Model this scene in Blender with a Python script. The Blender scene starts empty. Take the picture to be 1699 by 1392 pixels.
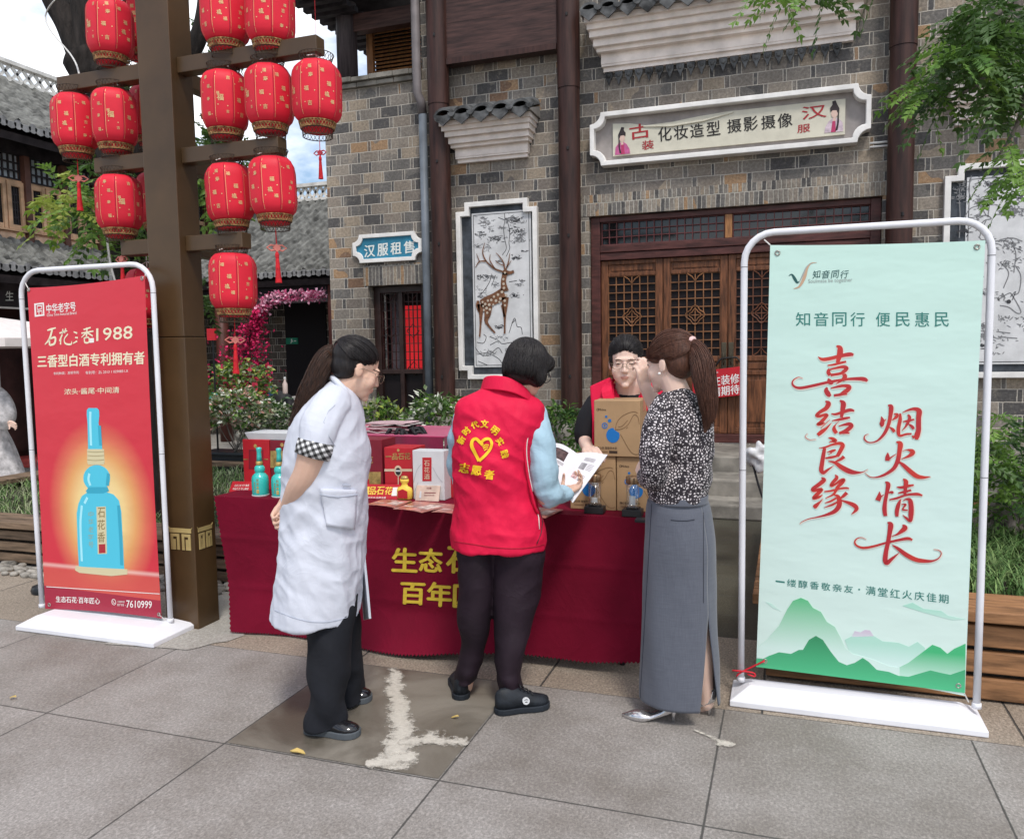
import bpy, bmesh, math, random
import numpy as np
from mathutils import Vector, Matrix, noise
from mathutils.bvhtree import BVHTree

SC = bpy.context.scene
COL = SC.collection
random.seed(7)
RNG = np.random.default_rng(7)
R = math.radians

# ------------------------------------------------------------------ camera
FPX, CX, CY, H = 1335.0, 849.5, 696.0, 1.55
YAW, PITCH, ROLL = R(19.0), R(4.8), R(0.92)
FH = np.array([-math.sin(YAW), math.cos(YAW), 0.0])
R0 = np.array([math.cos(YAW), math.sin(YAW), 0.0])
ZU = np.array([0.0, 0.0, 1.0])
FW = math.cos(PITCH) * FH - math.sin(PITCH) * ZU
U0 = np.cross(R0, FW)
RT = math.cos(ROLL) * R0 - math.sin(ROLL) * U0
UP = math.sin(ROLL) * R0 + math.cos(ROLL) * U0
CAM = np.array([0.0, 0.0, H])
cd = bpy.data.cameras.new('camera')
cam = bpy.data.objects.new('camera', cd)
COL.objects.link(cam)
cam.matrix_world = Matrix(((RT[0], UP[0], -FW[0], 0), (RT[1], UP[1], -FW[1], 0), (RT[2], UP[2], -FW[2], H), (0, 0, 0, 1)))
cd.sensor_width = 36.0
cd.lens = FPX / 1699 * 36
cd.clip_start = 0.05
cd.clip_end = 500
SC.camera = cam

# ------------------------------------------------------------------ sky, sun, exposure
SUN_EL, SUN_AZ = R(58), R(148)      # azimuth clockwise from +Y: sun behind the camera, to its right
w = bpy.data.worlds.new('World')
SC.world = w
w.use_nodes = True
nt = w.node_tree
nt.nodes.clear()
out = nt.nodes.new('ShaderNodeOutputWorld')
bg = nt.nodes.new('ShaderNodeBackground')
sky = nt.nodes.new('ShaderNodeTexSky')
sky.sky_type = 'NISHITA'
sky.sun_disc = False
sky.sun_elevation = SUN_EL
sky.sun_rotation = SUN_AZ
sky.dust_density = 1.5
tc = nt.nodes.new('ShaderNodeTexCoord')
mp = nt.nodes.new('ShaderNodeMapping')
mp.inputs['Scale'].default_value = (1.6, 1.6, 3.4)
mp.inputs['Location'].default_value = (3.7, 2.05, 0.1)
nz = nt.nodes.new('ShaderNodeTexNoise')
nz.inputs['Scale'].default_value = 1.7
nz.inputs['Detail'].default_value = 9
nz.inputs['Roughness'].default_value = 0.55
cr = nt.nodes.new('ShaderNodeValToRGB')
cr.color_ramp.elements[0].position = 0.45
cr.color_ramp.elements[1].position = 0.60
mx = nt.nodes.new('ShaderNodeMix')
mx.data_type = 'RGBA'
mx.inputs[7].default_value = (10.5, 10.7, 11.0, 1)
nt.links.new(tc.outputs['Generated'], mp.inputs[0])
nt.links.new(mp.outputs[0], nz.inputs['Vector'])
nt.links.new(nz.outputs[0], cr.inputs[0])
nt.links.new(cr.outputs[0], mx.inputs[0])
nt.links.new(sky.outputs[0], mx.inputs[6])
nt.links.new(mx.outputs[2], bg.inputs[0])
bg.inputs[1].default_value = 0.105
nt.links.new(bg.outputs[0], out.inputs[0])
sl = bpy.data.lights.new('sun', 'SUN')
sl.energy = 1.5
sl.angle = R(11)
sl.color = (1.0, 0.96, 0.9)
sun = bpy.data.objects.new('sun', sl)
COL.objects.link(sun)
sdir = Vector((math.sin(SUN_AZ) * math.cos(SUN_EL), math.cos(SUN_AZ) * math.cos(SUN_EL), math.sin(SUN_EL)))
sun.rotation_euler = sdir.to_track_quat('Z', 'Y').to_euler()
sun.location = sdir * 40
vs = SC.view_settings
vs.view_transform = 'Standard'
vs.look = 'None'
vs.exposure = 0.70
vs.gamma = 1

# ------------------------------------------------------------------ picking points in the place
def ray(x, y): return RT * ((x - CX) / FPX) - UP * ((y - CY) / FPX) + FW
def GZ(x, y, z=0.0):
    d = ray(x, y); return CAM + d * ((z - H) / d[2])
def PY(x, y, Y):
    d = ray(x, y); return CAM + d * (Y / d[1])
def PX(x, y, X):
    d = ray(x, y); return CAM + d * (X / d[0])
def PF(x, y, h):
    """point seen at (x, y) on the upright plane facing the camera, h metres ahead"""
    d = ray(x, y); return CAM + d * (h / (d @ FH))
def mpp(x, y, h): return np.linalg.norm(PF(x + 1, y, h) - PF(x, y, h))

# ------------------------------------------------------------------ materials
MATS = {}
class NT:
    def __init__(s, name):
        s.m = bpy.data.materials.new(name); s.m.use_nodes = True
        s.t = s.m.node_tree; s.t.nodes.clear()
        s.out = s.t.nodes.new('ShaderNodeOutputMaterial')
        s.b = s.t.nodes.new('ShaderNodeBsdfPrincipled')
        s.t.links.new(s.b.outputs[0], s.out.inputs[0])
    def put(s, sock, v):
        if isinstance(v, bpy.types.NodeSocket): s.t.links.new(v, sock)
        elif isinstance(v, (tuple, list)) and len(v) == 3 and sock.type == 'RGBA': sock.default_value = (*v, 1)
        else: sock.default_value = v
    def n(s, typ, ins=None, out=0, **props):
        nd = s.t.nodes.new('ShaderNode' + typ)
        for k, v in props.items(): setattr(nd, k, v)
        for k, v in (ins or {}).items(): s.put(nd.inputs[k], v)
        return nd.outputs[out]
    def math(s, op, a, b=0.0, c=0.0): return s.n('Math', {0: a, 1: b, 2: c}, operation=op)
    def mix(s, f, a, b, mode='MIX'): return s.n('Mix', {0: f, 6: a, 7: b}, out=2, data_type='RGBA', blend_type=mode)
    def ramp(s, f, stops, interp='LINEAR'):
        nd = s.t.nodes.new('ShaderNodeValToRGB'); cr = nd.color_ramp; cr.interpolation = interp
        while len(cr.elements) < len(stops): cr.elements.new(0.5)
        for e, (p, c) in zip(cr.elements, stops):
            e.position = p; e.color = (c, c, c, 1) if isinstance(c, (int, float)) else (*c, 1)
        s.put(nd.inputs[0], f); return nd.outputs[0]
    def obj(s): return s.n('TexCoord', out=3)
    def uv(s): return s.n('TexCoord', out=2)
    def noise(s, vec, scale, detail=4, rough=.5, dist=0): return s.n('TexNoise', {'Vector': vec, 'Scale': scale, 'Detail': detail, 'Roughness': rough, 'Distortion': dist})
    def bump(s, h, strength=.3, dist=.01): s.put(s.b.inputs['Normal'], s.n('Bump', {'Strength': strength, 'Distance': dist, 'Height': h}))
    def set(s, **kw):
        for k, v in kw.items(): s.put(s.b.inputs[k.replace('_', ' ')], v)
        return s

def srgb(r, g, b):
    f = lambda c: c / 12.92 if c <= .04045 else ((c + .055) / 1.055) ** 2.4
    return (f(r / 255), f(g / 255), f(b / 255))

def M(name, col=(.5, .5, .5), rough=.6, metal=0., var=.12, scale=6., bump=0., bscale=80., stretch=None, bdist=.003, spec=.3, coat=0., sheen=0., trans=0., alpha=1., sss=0., wr=0., wscale=9.):
    if name in MATS: return MATS[name]
    s = NT(name); v = s.obj()
    if stretch: v = s.n('Mapping', {0: v, 'Scale': stretch})
    if var:
        f = s.noise(v, scale, 5, .6)
        lo = tuple(c * (1 - var * 1.6) for c in col); hi = tuple(min(1, c * (1 + var * 1.6)) for c in col)
        c = s.mix(s.ramp(f, [(.3, 0.), (.7, 1.)]), lo, hi)
        r = s.math('MULTIPLY_ADD', s.noise(v, scale * 2.3, 3), .2, max(0.02, rough - .1))
    else: c, r = (*col, 1), rough
    s.set(Base_Color=c, Roughness=r, Metallic=metal)
    s.b.inputs['Specular IOR Level'].default_value = spec
    s.b.inputs['Coat Weight'].default_value = coat
    s.b.inputs['Sheen Weight'].default_value = sheen
    s.b.inputs['Transmission Weight'].default_value = trans
    s.b.inputs['Alpha'].default_value = alpha
    if sss:
        s.b.inputs['Subsurface Weight'].default_value = sss
        s.b.inputs['Subsurface Radius'].default_value = (.012, .005, .003)
        s.b.inputs['Subsurface Scale'].default_value = 1.0
    if bump and not wr: s.bump(s.noise(v, bscale, 6, .6), bump, bdist)
    if wr:   # creased cloth: sharp little ridges over the weave
        cr_ = lambda sc, ds: s.math('POWER', s.math('ABSOLUTE', s.math('SUBTRACT', s.noise(v, sc, 3, .5, ds), .5)), .6)
        h = s.math('ADD', s.math('MULTIPLY', s.math('ADD', cr_(wscale, 1.2), s.math('MULTIPLY', cr_(wscale * 2.6, .8), .35)), -1.0), s.math('MULTIPLY', s.noise(v, bscale, 3, .6), .10))
        s.bump(h, wr, .02)
    MATS[name] = s.m
    return s.m

# ------------------------------------------------------------------ mesh builder
WLOC = {}
def V3(p): return np.asarray(p, float)
def catmull(pts, n):
    P = np.asarray(pts, float)
    if len(P) < 3:
        t = np.linspace(0, 1, n)[:, None]; return P[0] * (1 - t) + P[-1] * t
    Q = np.vstack([2 * P[0] - P[1], P, 2 * P[-1] - P[-2]])
    outp = []
    for u in np.linspace(0, len(P) - 1 - 1e-9, n):
        i = int(u); t = u - i
        p0, p1, p2, p3 = Q[i], Q[i + 1], Q[i + 2], Q[i + 3]
        outp.append(.5 * ((2 * p1) + (-p0 + p2) * t + (2 * p0 - 5 * p1 + 4 * p2 - p3) * t * t + (-p0 + 3 * p1 - 3 * p2 + p3) * t ** 3))
    return np.array(outp)

class MB:
    def __init__(s): s.V = []; s.F = []; s.m = []; s.n = 0
    def add(s, verts, faces, m=0):
        o = s.n; s.V.extend([tuple(map(float, v)) for v in verts]); s.n = len(s.V)
        s.F.extend([tuple(int(i) + o for i in f) for f in faces]); s.m.extend([m] * len(faces)); return s
    def box(s, x0, x1, y0, y1, z0, z1, m=0):
        v = [(x, y, z) for z in (z0, z1) for y in (y0, y1) for x in (x0, x1)]
        return s.add(v, [(0, 2, 3, 1), (4, 5, 7, 6), (0, 1, 5, 4), (2, 6, 7, 3), (0, 4, 6, 2), (1, 3, 7, 5)], m)
    def obox(s, c, ax, hs, m=0):
        c = V3(c); a = [V3(ax[i]) * hs[i] for i in range(3)]
        v = [c + i * a[0] + j * a[1] + k * a[2] for k in (-1, 1) for j in (-1, 1) for i in (-1, 1)]
        f = [(0, 2, 3, 1), (4, 5, 7, 6), (0, 1, 5, 4), (2, 6, 7, 3), (0, 4, 6, 2), (1, 3, 7, 5)]
        if np.dot(np.cross(a[0], a[1]), a[2]) < 0: f = [q[::-1] for q in f]
        return s.add(v, f, m)
    def bar(s, p, q, wd, th, up=(0, 0, 1), m=0):
        p, q = V3(p), V3(q); d = q - p; L = np.linalg.norm(d); d /= L
        u = V3(up); u = u - d * (u @ d)
        if np.linalg.norm(u) < 1e-6: u = np.array([1., 0, 0]) - d * d[0]
        u /= np.linalg.norm(u); sd = np.cross(d, u)
        return s.obox((p + q) / 2, (d, sd, u), (L / 2, wd / 2, th / 2), m)
    def loft(s, rings, cap=(True, True), m=0):
        n = len(rings[0]); vs = [v for r in rings for v in r]; fs = []
        for k in range(len(rings) - 1):
            for i in range(n):
                j = (i + 1) % n
                fs.append((k * n + i, k * n + j, (k + 1) * n + j, (k + 1) * n + i))
        if cap[0]: fs.append(tuple(range(n))[::-1])
        if cap[1]: fs.append(tuple((len(rings) - 1) * n + i for i in range(n)))
        return s.add(vs, fs, m)
    def tube(s, path, r, n=8, m=0, rnd=False, flat=None):
        P = [V3(p) for p in path]; rs = [r] * len(P) if np.isscalar(r) else list(r)
        if rnd:
            d0 = P[0] - P[1]; d0 /= np.linalg.norm(d0) + 1e-9; d1 = P[-1] - P[-2]; d1 /= np.linalg.norm(d1) + 1e-9
            a, b, ra, rb = P[0], P[-1], rs[0], rs[-1]
            P = [a + d0 * ra * .95, a + d0 * ra * .7] + P + [b + d1 * rb * .7, b + d1 * rb * .95]
            rs = [ra * .3, ra * .72] + rs + [rb * .72, rb * .3]
        T = []
        for i in range(len(P)):
            t = P[min(i + 1, len(P) - 1)] - P[max(i - 1, 0)]; T.append(t / (np.linalg.norm(t) + 1e-12))
        u = np.array([0, 0, 1.]) if abs(T[0][2]) < .9 else np.array([1., 0, 0])
        rings = []
        for p, t, rr in zip(P, T, rs):
            u = u - t * (u @ t); u /= np.linalg.norm(u) + 1e-12; v = np.cross(t, u)
            rings.append([p + rr * (math.cos(a) * u + math.sin(a) * v) for a in np.arange(n) * 2 * math.pi / n])
        return s.loft(rings, m=m)
    def lathe(s, c, prof, n=24, m=0, mod=None, ax=None):
        c = V3(c); rings = []
        for r, z in prof:
            ring = []
            for i in range(n):
                a = 2 * math.pi * i / n; k = mod(a) if mod else 1
                ring.append(c + np.array([r * k * math.cos(a), r * k * math.sin(a), z]))
            rings.append(ring)
        return s.loft(rings, cap=(prof[0][0] > 1e-5, prof[-1][0] > 1e-5), m=m)
    def ell(s, c, rad, ax=None, n=20, k=12, m=0):
        c = V3(c); A = np.eye(3) if ax is None else np.array(ax); rings = []
        for j in range(1, k):
            ph = math.pi * j / k; ring = []
            for i in range(n):
                a = 2 * math.pi * i / n
                l = (rad[0] * math.sin(ph) * math.cos(a), rad[1] * math.sin(ph) * math.sin(a), -rad[2] * math.cos(ph))
                ring.append(c + l[0] * A[0] + l[1] * A[1] + l[2] * A[2])
            rings.append(ring)
        return s.loft(rings, m=m)
    def prism(s, poly, f, d0, d1, m=0):
        """poly: 2-D outline, f(a, b, d) -> point, extruded between depths d0 (front) and d1"""
        n = len(poly); vs = [f(a, b, d0) for a, b in poly] + [f(a, b, d1) for a, b in poly]
        fs = [tuple(range(n)), tuple(range(2 * n - 1, n - 1, -1))] + [(i, i + n, (i + 1) % n + n, (i + 1) % n) for i in range(n)]
        return s.add(vs, fs, m)
    def ringframe(s, outer, inner, f, d0, d1, m=0):
        n = len(outer); P = [f(a, b, d) for d in (d0, d1) for poly in (outer, inner) for a, b in poly]
        fs = []
        for i in range(n):
            j = (i + 1) % n
            fs += [(i, j, n + j, n + i), (n + i, n + j, 3 * n + j, 3 * n + i), (i, 2 * n + i, 2 * n + j, j), (2 * n + i, 3 * n + i, 3 * n + j, 2 * n + j)]
        return s.add(P, fs, m)
    def flat(s, verts2, faces, f, d=0., m=0): return s.add([f(a, b, d) for a, b in verts2], faces, m)
    def stroke(s, pts, f, d=0., m=0, n=None, smooth=True):
        """a brush stroke: pts (a, b, width) in the plane map f"""
        P = np.asarray(pts, float)
        if smooth and len(P) > 2: P = catmull(P, n or (len(P) - 1) * 5 + 1)
        L, Rr = [], []
        for i in range(len(P)):
            t = P[min(i + 1, len(P) - 1), :2] - P[max(i - 1, 0), :2]; t /= np.linalg.norm(t) + 1e-9
            q = np.array([-t[1], t[0]]) * max(P[i, 2], .0001) / 2
            L.append(P[i, :2] + q); Rr.append(P[i, :2] - q)
        k = len(P); vs = [f(a, b, d) for a, b in L] + [f(a, b, d) for a, b in Rr]
        return s.add(vs, [(i, i + 1, k + i + 1, k + i) for i in range(k - 1)], m)
    def disc(s, c, r, f, d=0., n=14, m=0, ry=None):
        ry = ry or r
        return s.add([f(c[0] + r * math.cos(2 * math.pi * i / n), c[1] + ry * math.sin(2 * math.pi * i / n), d) for i in range(n)], [tuple(range(n))], m)
    def build(s, name, mats, parent=None, smooth=False, bevel=0., local=False, seg=2, fix=True, auto=None):
        if not isinstance(mats, (list, tuple)): mats = [mats]
        me = bpy.data.meshes.new(name)
        off = np.zeros(3) if (parent is None or local) else WLOC.get(parent.name, np.zeros(3))
        V = np.array(s.V) - off if s.n else np.zeros((0, 3))
        me.from_pydata(V.tolist(), [], s.F)
        for mt in mats: me.materials.append(mt)
        if len(mats) > 1: me.polygons.foreach_set('material_index', s.m)
        if smooth: me.polygons.foreach_set('use_smooth', [True] * len(me.polygons))
        if auto:
            me.polygons.foreach_set('use_smooth', [True] * len(me.polygons)); me.set_sharp_from_angle(angle=R(auto))
        if fix:
            bm = bmesh.new(); bm.from_mesh(me); bmesh.ops.recalc_face_normals(bm, faces=bm.faces); bm.to_mesh(me); bm.free()
        me.update()
        o = bpy.data.objects.new(name, me); COL.objects.link(o)
        if parent is not None: o.parent = parent
        WLOC[o.name] = off
        if bevel:
            b = o.modifiers.new('bevel', 'BEVEL'); b.width = bevel; b.segments = seg; b.limit_method = 'ANGLE'; b.angle_limit = R(35)
        return o

def tag(o, label=None, cat=None, group=None, kind=None):
    if label: o['label'] = label
    if cat: o['category'] = cat
    if group: o['group'] = group
    if kind: o['kind'] = kind
    return o
def thing(name, label, cat, loc=(0, 0, 0), group=None):
    o = bpy.data.objects.new(name, None); COL.objects.link(o); o.empty_display_size = .1
    o.location = [float(c) for c in loc]; WLOC[o.name] = V3(loc)
    return tag(o, label, cat, group)
def copy_tree(o, parent=None):
    c = o.copy(); COL.objects.link(c)
    if parent is not None: c.parent = parent
    for ch in [x for x in bpy.data.objects if x.parent == o]: copy_tree(ch, c)
    return c

# planes: maps (a, b, depth towards the viewer) -> point
def planeY(Y): return lambda a, b, d=0.: (a, Y - d, b)
def planeX(X): return lambda a, b, d=0.: (X + d, a, b)
def pxY(x, y, Y):
    p = PY(x, y, Y); return (p[0], p[2])
def pix(Y): return lambda a, b, d=0.: tuple(PY(a, b, Y) - np.array([0, d, 0]))   # pixel outline laid on an upright plane

TEXTC = {}
def glyphs(body, bold=0., shear=0.):
    k = (body, bold, shear)
    if k not in TEXTC:
        c = bpy.data.curves.new('txt', 'FONT'); c.body = body; c.offset = bold; c.shear = shear; c.resolution_u = 2
        o = bpy.data.objects.new('txt', c); COL.objects.link(o)
        dg = bpy.context.evaluated_depsgraph_get()
        me = bpy.data.meshes.new_from_object(o.evaluated_get(dg))
        v = np.array([(p.co.x, p.co.y) for p in me.vertices]) if len(me.vertices) else np.zeros((0, 2))
        f = [tuple(p.vertices) for p in me.polygons]
        bpy.data.objects.remove(o); bpy.data.curves.remove(c); bpy.data.meshes.remove(me)
        TEXTC[k] = (v, f)
    return TEXTC[k]
def text(mb, body, quad, f, d=.002, bold=0., m=0, shear=0.):
    """writing fitted to a quad of plane points: lower-left, lower-right, upper-left"""
    v, fc = glyphs(body, 0., shear)
    lo, hi = v.min(0), v.max(0); t = (v - lo) / (hi - lo)
    a, b, c = [np.array(q, float) for q in quad]
    p = a + t[:, :1] * (b - a) + t[:, 1:] * (c - a)
    for k, q in enumerate(shifts(bold)): mb.flat(p + np.array(q) * np.linalg.norm(c - a), fc, f, d + .00006 * k, m)
    return mb

def shifts(bold):   # heavier lettering: the same outline printed again a hair's breadth to each side
    return [(0, 0)] + ([(bold, 0), (-bold, 0), (0, bold * .7), (0, -bold * .7)] if bold else [])
def vnoise(P, sx, sy=None, sz=None, seed=0.):
    sy = sx if sy is None else sy; sz = sx if sz is None else sz
    return np.array([noise.noise((p[0] * sx + seed, p[1] * sy + seed * .7, p[2] * sz + seed * 1.3)) for p in P])

def fuse(mbs, voxel=.005, smooth=4, factor=.5):
    """one continuous skin round overlapping closed pieces"""
    b = MB()
    for q in (mbs if isinstance(mbs, list) else [mbs]): b.add(q.V, q.F)
    o = b.build('tmp', M('tmp'), fix=True)
    md = o.modifiers.new('r', 'REMESH'); md.mode = 'VOXEL'; md.voxel_size = voxel
    if smooth:
        sm = o.modifiers.new('s', 'SMOOTH'); sm.iterations = smooth; sm.factor = factor
    dg = bpy.context.evaluated_depsgraph_get()
    me = bpy.data.meshes.new_from_object(o.evaluated_get(dg))
    V = np.zeros(len(me.vertices) * 3); me.vertices.foreach_get('co', V); V = V.reshape(-1, 3)
    N = np.zeros(len(me.vertices) * 3); me.vertices.foreach_get('normal', N); N = N.reshape(-1, 3)
    F = [tuple(p.vertices) for p in me.polygons]
    old = o.data; bpy.data.objects.remove(o); bpy.data.meshes.remove(old); bpy.data.meshes.remove(me)
    return V, N, F
def grown(VNF, name, mats, parent, disp=None, midx=None):
    V, N, F = VNF
    if disp is not None: V = V + N * disp(V, N)[:, None]
    b = MB(); b.add(V, F)
    if midx is not None:
        C = np.array([V[list(f)].mean(0) for f in F]); b.m = [int(i) for i in midx(C)]
    return b.build(name, mats, parent, smooth=True, fix=False)
# ------------------------------------------------------------------ setting: ground
def paving_mat(name, c1, c2, u0, du, v0, dv, joint=.0045, jcol=(.07, .066, .06), bump=.25, bscale=140, speck=1., chisel=False, stain=.75):
    s = NT(name); v = s.obj()
    sep = s.t.nodes.new('ShaderNodeSeparateXYZ'); s.put(sep.inputs[0], v)
    def dist(o, p0, dp):
        t = s.math('FRACT', s.math('DIVIDE', s.math('SUBTRACT', o, p0), dp))
        return s.math('MULTIPLY', s.math('MINIMUM', t, s.math('SUBTRACT', 1.0, t)), dp)
    d = s.math('MINIMUM', dist(sep.outputs[0], u0, du), dist(sep.outputs[1], v0, dv))
    d = s.math('ADD', d, s.math('MULTIPLY', s.math('SUBTRACT', s.noise(v, 30, 3), .5), .006))
    j = s.ramp(s.math('DIVIDE', d, joint * 2), [(.25, 1.), (.6, 0.)])
    iu = s.math('FLOOR', s.math('DIVIDE', s.math('SUBTRACT', sep.outputs[0], u0), du)); iv = s.math('FLOOR', s.math('DIVIDE', s.math('SUBTRACT', sep.outputs[1], v0), dv))
    slab = s.n('TexWhiteNoise', {'Vector': s.n('CombineXYZ', {0: iu, 1: iv})}, out=0, noise_dimensions='2D')
    f = s.noise(v, 85, 4, .75); g = s.noise(s.n('Mapping', {0: v, 'Rotation': (0, 0, .5), 'Scale': (1, .55, 1)}), 95, 3, .65); big = s.noise(v, 1.7, 6, .65)
    c = s.mix(s.ramp(f, [(.36, 0.), (.64, 1.)]), c1, c2)
    c = s.mix(s.math('MULTIPLY', s.ramp(g, [(.50, 0.), (.62, 1.)]), .28 * speck), c, tuple(min(1, q * 1.75) for q in c2))
    c = s.mix(s.math('MULTIPLY', s.ramp(s.noise(v, 130, 2, .5), [(.52, 0.), (.66, 1.)]), .3 * speck), c, tuple(q * .4 for q in c1))
    c = s.mix(s.math('MULTIPLY', s.ramp(big, [(.35, 1.), (.62, 0.)]), stain), c, (.55, .52, .48), 'MULTIPLY')
    c = s.mix(s.math('MULTIPLY', s.math('SUBTRACT', slab, .3), .5), c, (.62, .60, .57), 'MULTIPLY')
    c = s.mix(j, c, jcol)
    s.set(Base_Color=c, Roughness=s.math('MULTIPLY_ADD', big, .25, .5)); s.b.inputs['Specular IOR Level'].default_value = .35
    if chisel:
        vv = s.n('Mapping', {0: v, 'Rotation': (0, 0, .5), 'Scale': (1, .45, 1)})
        h = s.math('ADD', s.noise(vv, bscale, 4, .6), s.math('MULTIPLY', s.n('TexVoronoi', {'Vector': vv, 'Scale': bscale * .7}), .5))
    else: h = s.math('ADD', s.noise(v, bscale, 5, .7), s.math('MULTIPLY', big, .3))
    s.bump(s.math('SUBTRACT', h, s.math('MULTIPLY', j, 1.5)), bump, .006)
    return s.m
def sheet(name, poly, mt, z=0., kind='structure'):
    o = MB().add([(x, y, z) for x, y in poly], [tuple(range(len(poly)))]).build(name, mt); o['kind'] = kind; return o
G1, G2 = (.235, .217, .202), (.37, .345, .322)
sheet('ground', [(-150, -60), (120, -60), (120, 150), (-150, 150)], paving_mat('plaza_stone', (.30, .29, .27), (.40, .385, .36), 0, 1.2, 0, .45, stain=.3), -.012)
sheet('paving', [(-14, -6), (9, -6), (9, 3.46), (-14, 3.46)], paving_mat('granite_slabs', G1, G2, -1.187, .942, 2.565, .9), 0.)
sheet('stone_strip', [(-14, 3.46), (9, 3.46), (9, 4.36), (-14, 4.36)], paving_mat('chiselled_granite', (.19, .155, .12), (.40, .335, .27), -2.06, .985, 3.46, .902, bump=1., bscale=30, chisel=True, stain=.35), 0.)
sheet('rear_paving', [(-2.9, 4.36), (9, 4.36), (9, 9.0), (-2.9, 9.0)], paving_mat('dark_wet_stone', (.055, .052, .036), (.10, .092, .068), -.6, .75, 4.36, .38, joint=.004, stain=.8), 0.)
# damp slab and cement splash: stains with a shape of their own
def ragged(pts, amp, seed, n=6):
    P = [V3((p[0], p[1], 0)) for p in pts]; o = []
    for i in range(len(P)):
        a, b = P[i], P[(i + 1) % len(P)]
        for k in range(n):
            p = a + (b - a) * k / n; q = p + amp * np.array([noise.noise((p[0] * 14, p[1] * 14, seed)), noise.noise((p[0] * 14, p[1] * 14, seed + 9)), 0]) * (2 if k else 1)
            o.append((q[0], q[1]))
    return o
damp = NT('damp_stone'); dv = damp.obj()
dn = damp.noise(dv, 1.9, 8, .62, .6)
dc = damp.mix(damp.ramp(dn, [(.38, 0.), (.6, 1.)]), (.070, .058, .042), (.205, .182, .148))
dc = damp.mix(damp.math('MULTIPLY', damp.noise(dv, 180, 3), .4), dc, (.2, .18, .15))
damp.set(Base_Color=dc, Roughness=damp.ramp(dn, [(.35, .3), (.6, .6)])); damp.bump(damp.noise(dv, 120, 4), .15, .004)
sheet('damp_slab', [(-2.122, 2.572), (-1.193, 2.572), (-1.193, 3.453), (-2.122, 3.453)], damp.m, .003)
cem = NT('dried_cement'); cv = cem.obj(); cn = cem.noise(cv, 13, 9, .75)
cem.set(Base_Color=cem.mix(cem.noise(cv, 60, 4), (.40, .365, .31), (.60, .56, .49)), Roughness=.9)
uvx = cem.t.nodes.new('ShaderNodeSeparateXYZ'); cem.put(uvx.inputs[0], cem.uv())
cem.put(cem.b.inputs['Alpha'], cem.ramp(cem.math('MULTIPLY_ADD', uvx.outputs[0], .55, cem.math('MULTIPLY_ADD', cn, 1.7, -.35)), [(.60, 0.), (.78, .85), (.95, 1.)])); cem.bump(cem.noise(cv, 80, 5), .6, .006)
gp = lambda L: [tuple(GZ(x, y)[:2]) for x, y in L]
def stain(name, spine, z, k_=1.):
    # spine: (x, y, half-width in metres); strength fades from the middle (u = 1) to the rim (u = 0)
    P = catmull([(*GZ(x, y)[:2], w_) for x, y, w_ in spine], 40); vs, us, fs = [], [], []
    for i, (x, y, w_) in enumerate(P):
        t = P[min(i + 1, 39), :2] - P[max(i - 1, 0), :2]; t /= np.linalg.norm(t) + 1e-9; e = min(1., min(i, 39 - i) / 3.)
        for k in (-1, -.5, 0, .5, 1): vs.append((x - t[1] * w_ * k, y + t[0] * w_ * k, z)); us.append((1 - abs(k)) * e * k_)
    for i in range(39):
        for k in range(4): fs.append((i * 5 + k, i * 5 + k + 1, i * 5 + k + 6, i * 5 + k + 5))
    o = MB().add(vs, fs).build(name, cem.m); uv = o.data.uv_layers.new(name='uv')
    for lp_ in o.data.loops: uv.data[lp_.index].uv = (us[lp_.vertex_index], 0)
    o['kind'] = 'structure'
stain('cement_splash', [(656, 1108, .04), (655, 1135, .055), (660, 1170, .06), (666, 1205, .07), (664, 1238, .09), (655, 1262, .10), (645, 1282, .07)], .006)
stain('cement_splash', [(655, 1232, .04), (690, 1231, .07), (720, 1226, .075), (750, 1233, .06), (778, 1229, .03)], .0072, .72)
stain('cement_splash', [(690, 1255, .03), (660, 1262, .06), (625, 1268, .06), (604, 1271, .03)], .0084)
stain('cement_smear', [(1150, 1212, .008), (1175, 1222, .018), (1200, 1232, .045), (1222, 1240, .02)], .006, .55)
conc = paving_mat('poured_concrete', (.30, .28, .25), (.42, .40, .36), 50, 100, 50, 100, stain=.4, bscale=60)
sheet('concrete_patch', ragged([(-3.5, 3.30), (-3.0, 3.36), (-2.86, 3.62), (-2.95, 4.3), (-3.55, 4.3)], .03, 8, 4), conc, .004)
cb = MB()
for i in range(420):
    x, y = random.uniform(-8.2, -3.45), random.uniform(4.20, 4.43); r = random.uniform(.018, .04)
    cb.ell((x, y, .012), (r * 1.3, r, r * .75), n=7, k=5)
tag(cb.build('pebbles', M('pebble', (.26, .24, .21), .8, var=.5, scale=11, bump=.2), smooth=True), 'grey pebbles lying in a band along the foot of the wooden planter', 'pebbles', kind='stuff')
RED = M('carpet_red', (.62, .10, .09), .9)
q = [GZ(x, y) for x, y in ((8, 772), (60, 776), (64, 742), (22, 742))]
tag(MB().prism([(p[0], p[1]) for p in q], lambda a, b, d: (a, b, d), .012, -.008).build('red_carpet', RED), 'pale red carpet strip lying on the plaza beyond the left planter', 'carpet')
for x, y, s_, lab in ((494, 1250, 1, 'small yellow leaf lying on the damp slab edge'), (22, 1160, .6, 'tiny pale leaf lying on the far left paving joint'), (755, 1193, .5, 'pale leaf lying near the black sneaker on the damp slab')):
    p = GZ(x, y); tag(MB().prism([(p[0] + s_ * a, p[1] + s_ * b) for a, b in ((-.035, 0), (-.01, .012), (.02, .01), (.036, -.002), (.01, -.013), (-.02, -.01))], lambda a, b, d: (a, b, d + .006 * math.sin(a * 90)), .014, .010).build('fallen_leaf', M('dry_leaf', (.5, .36, .12), .7)), lab, 'leaf', 'fallen leaves')

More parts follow.
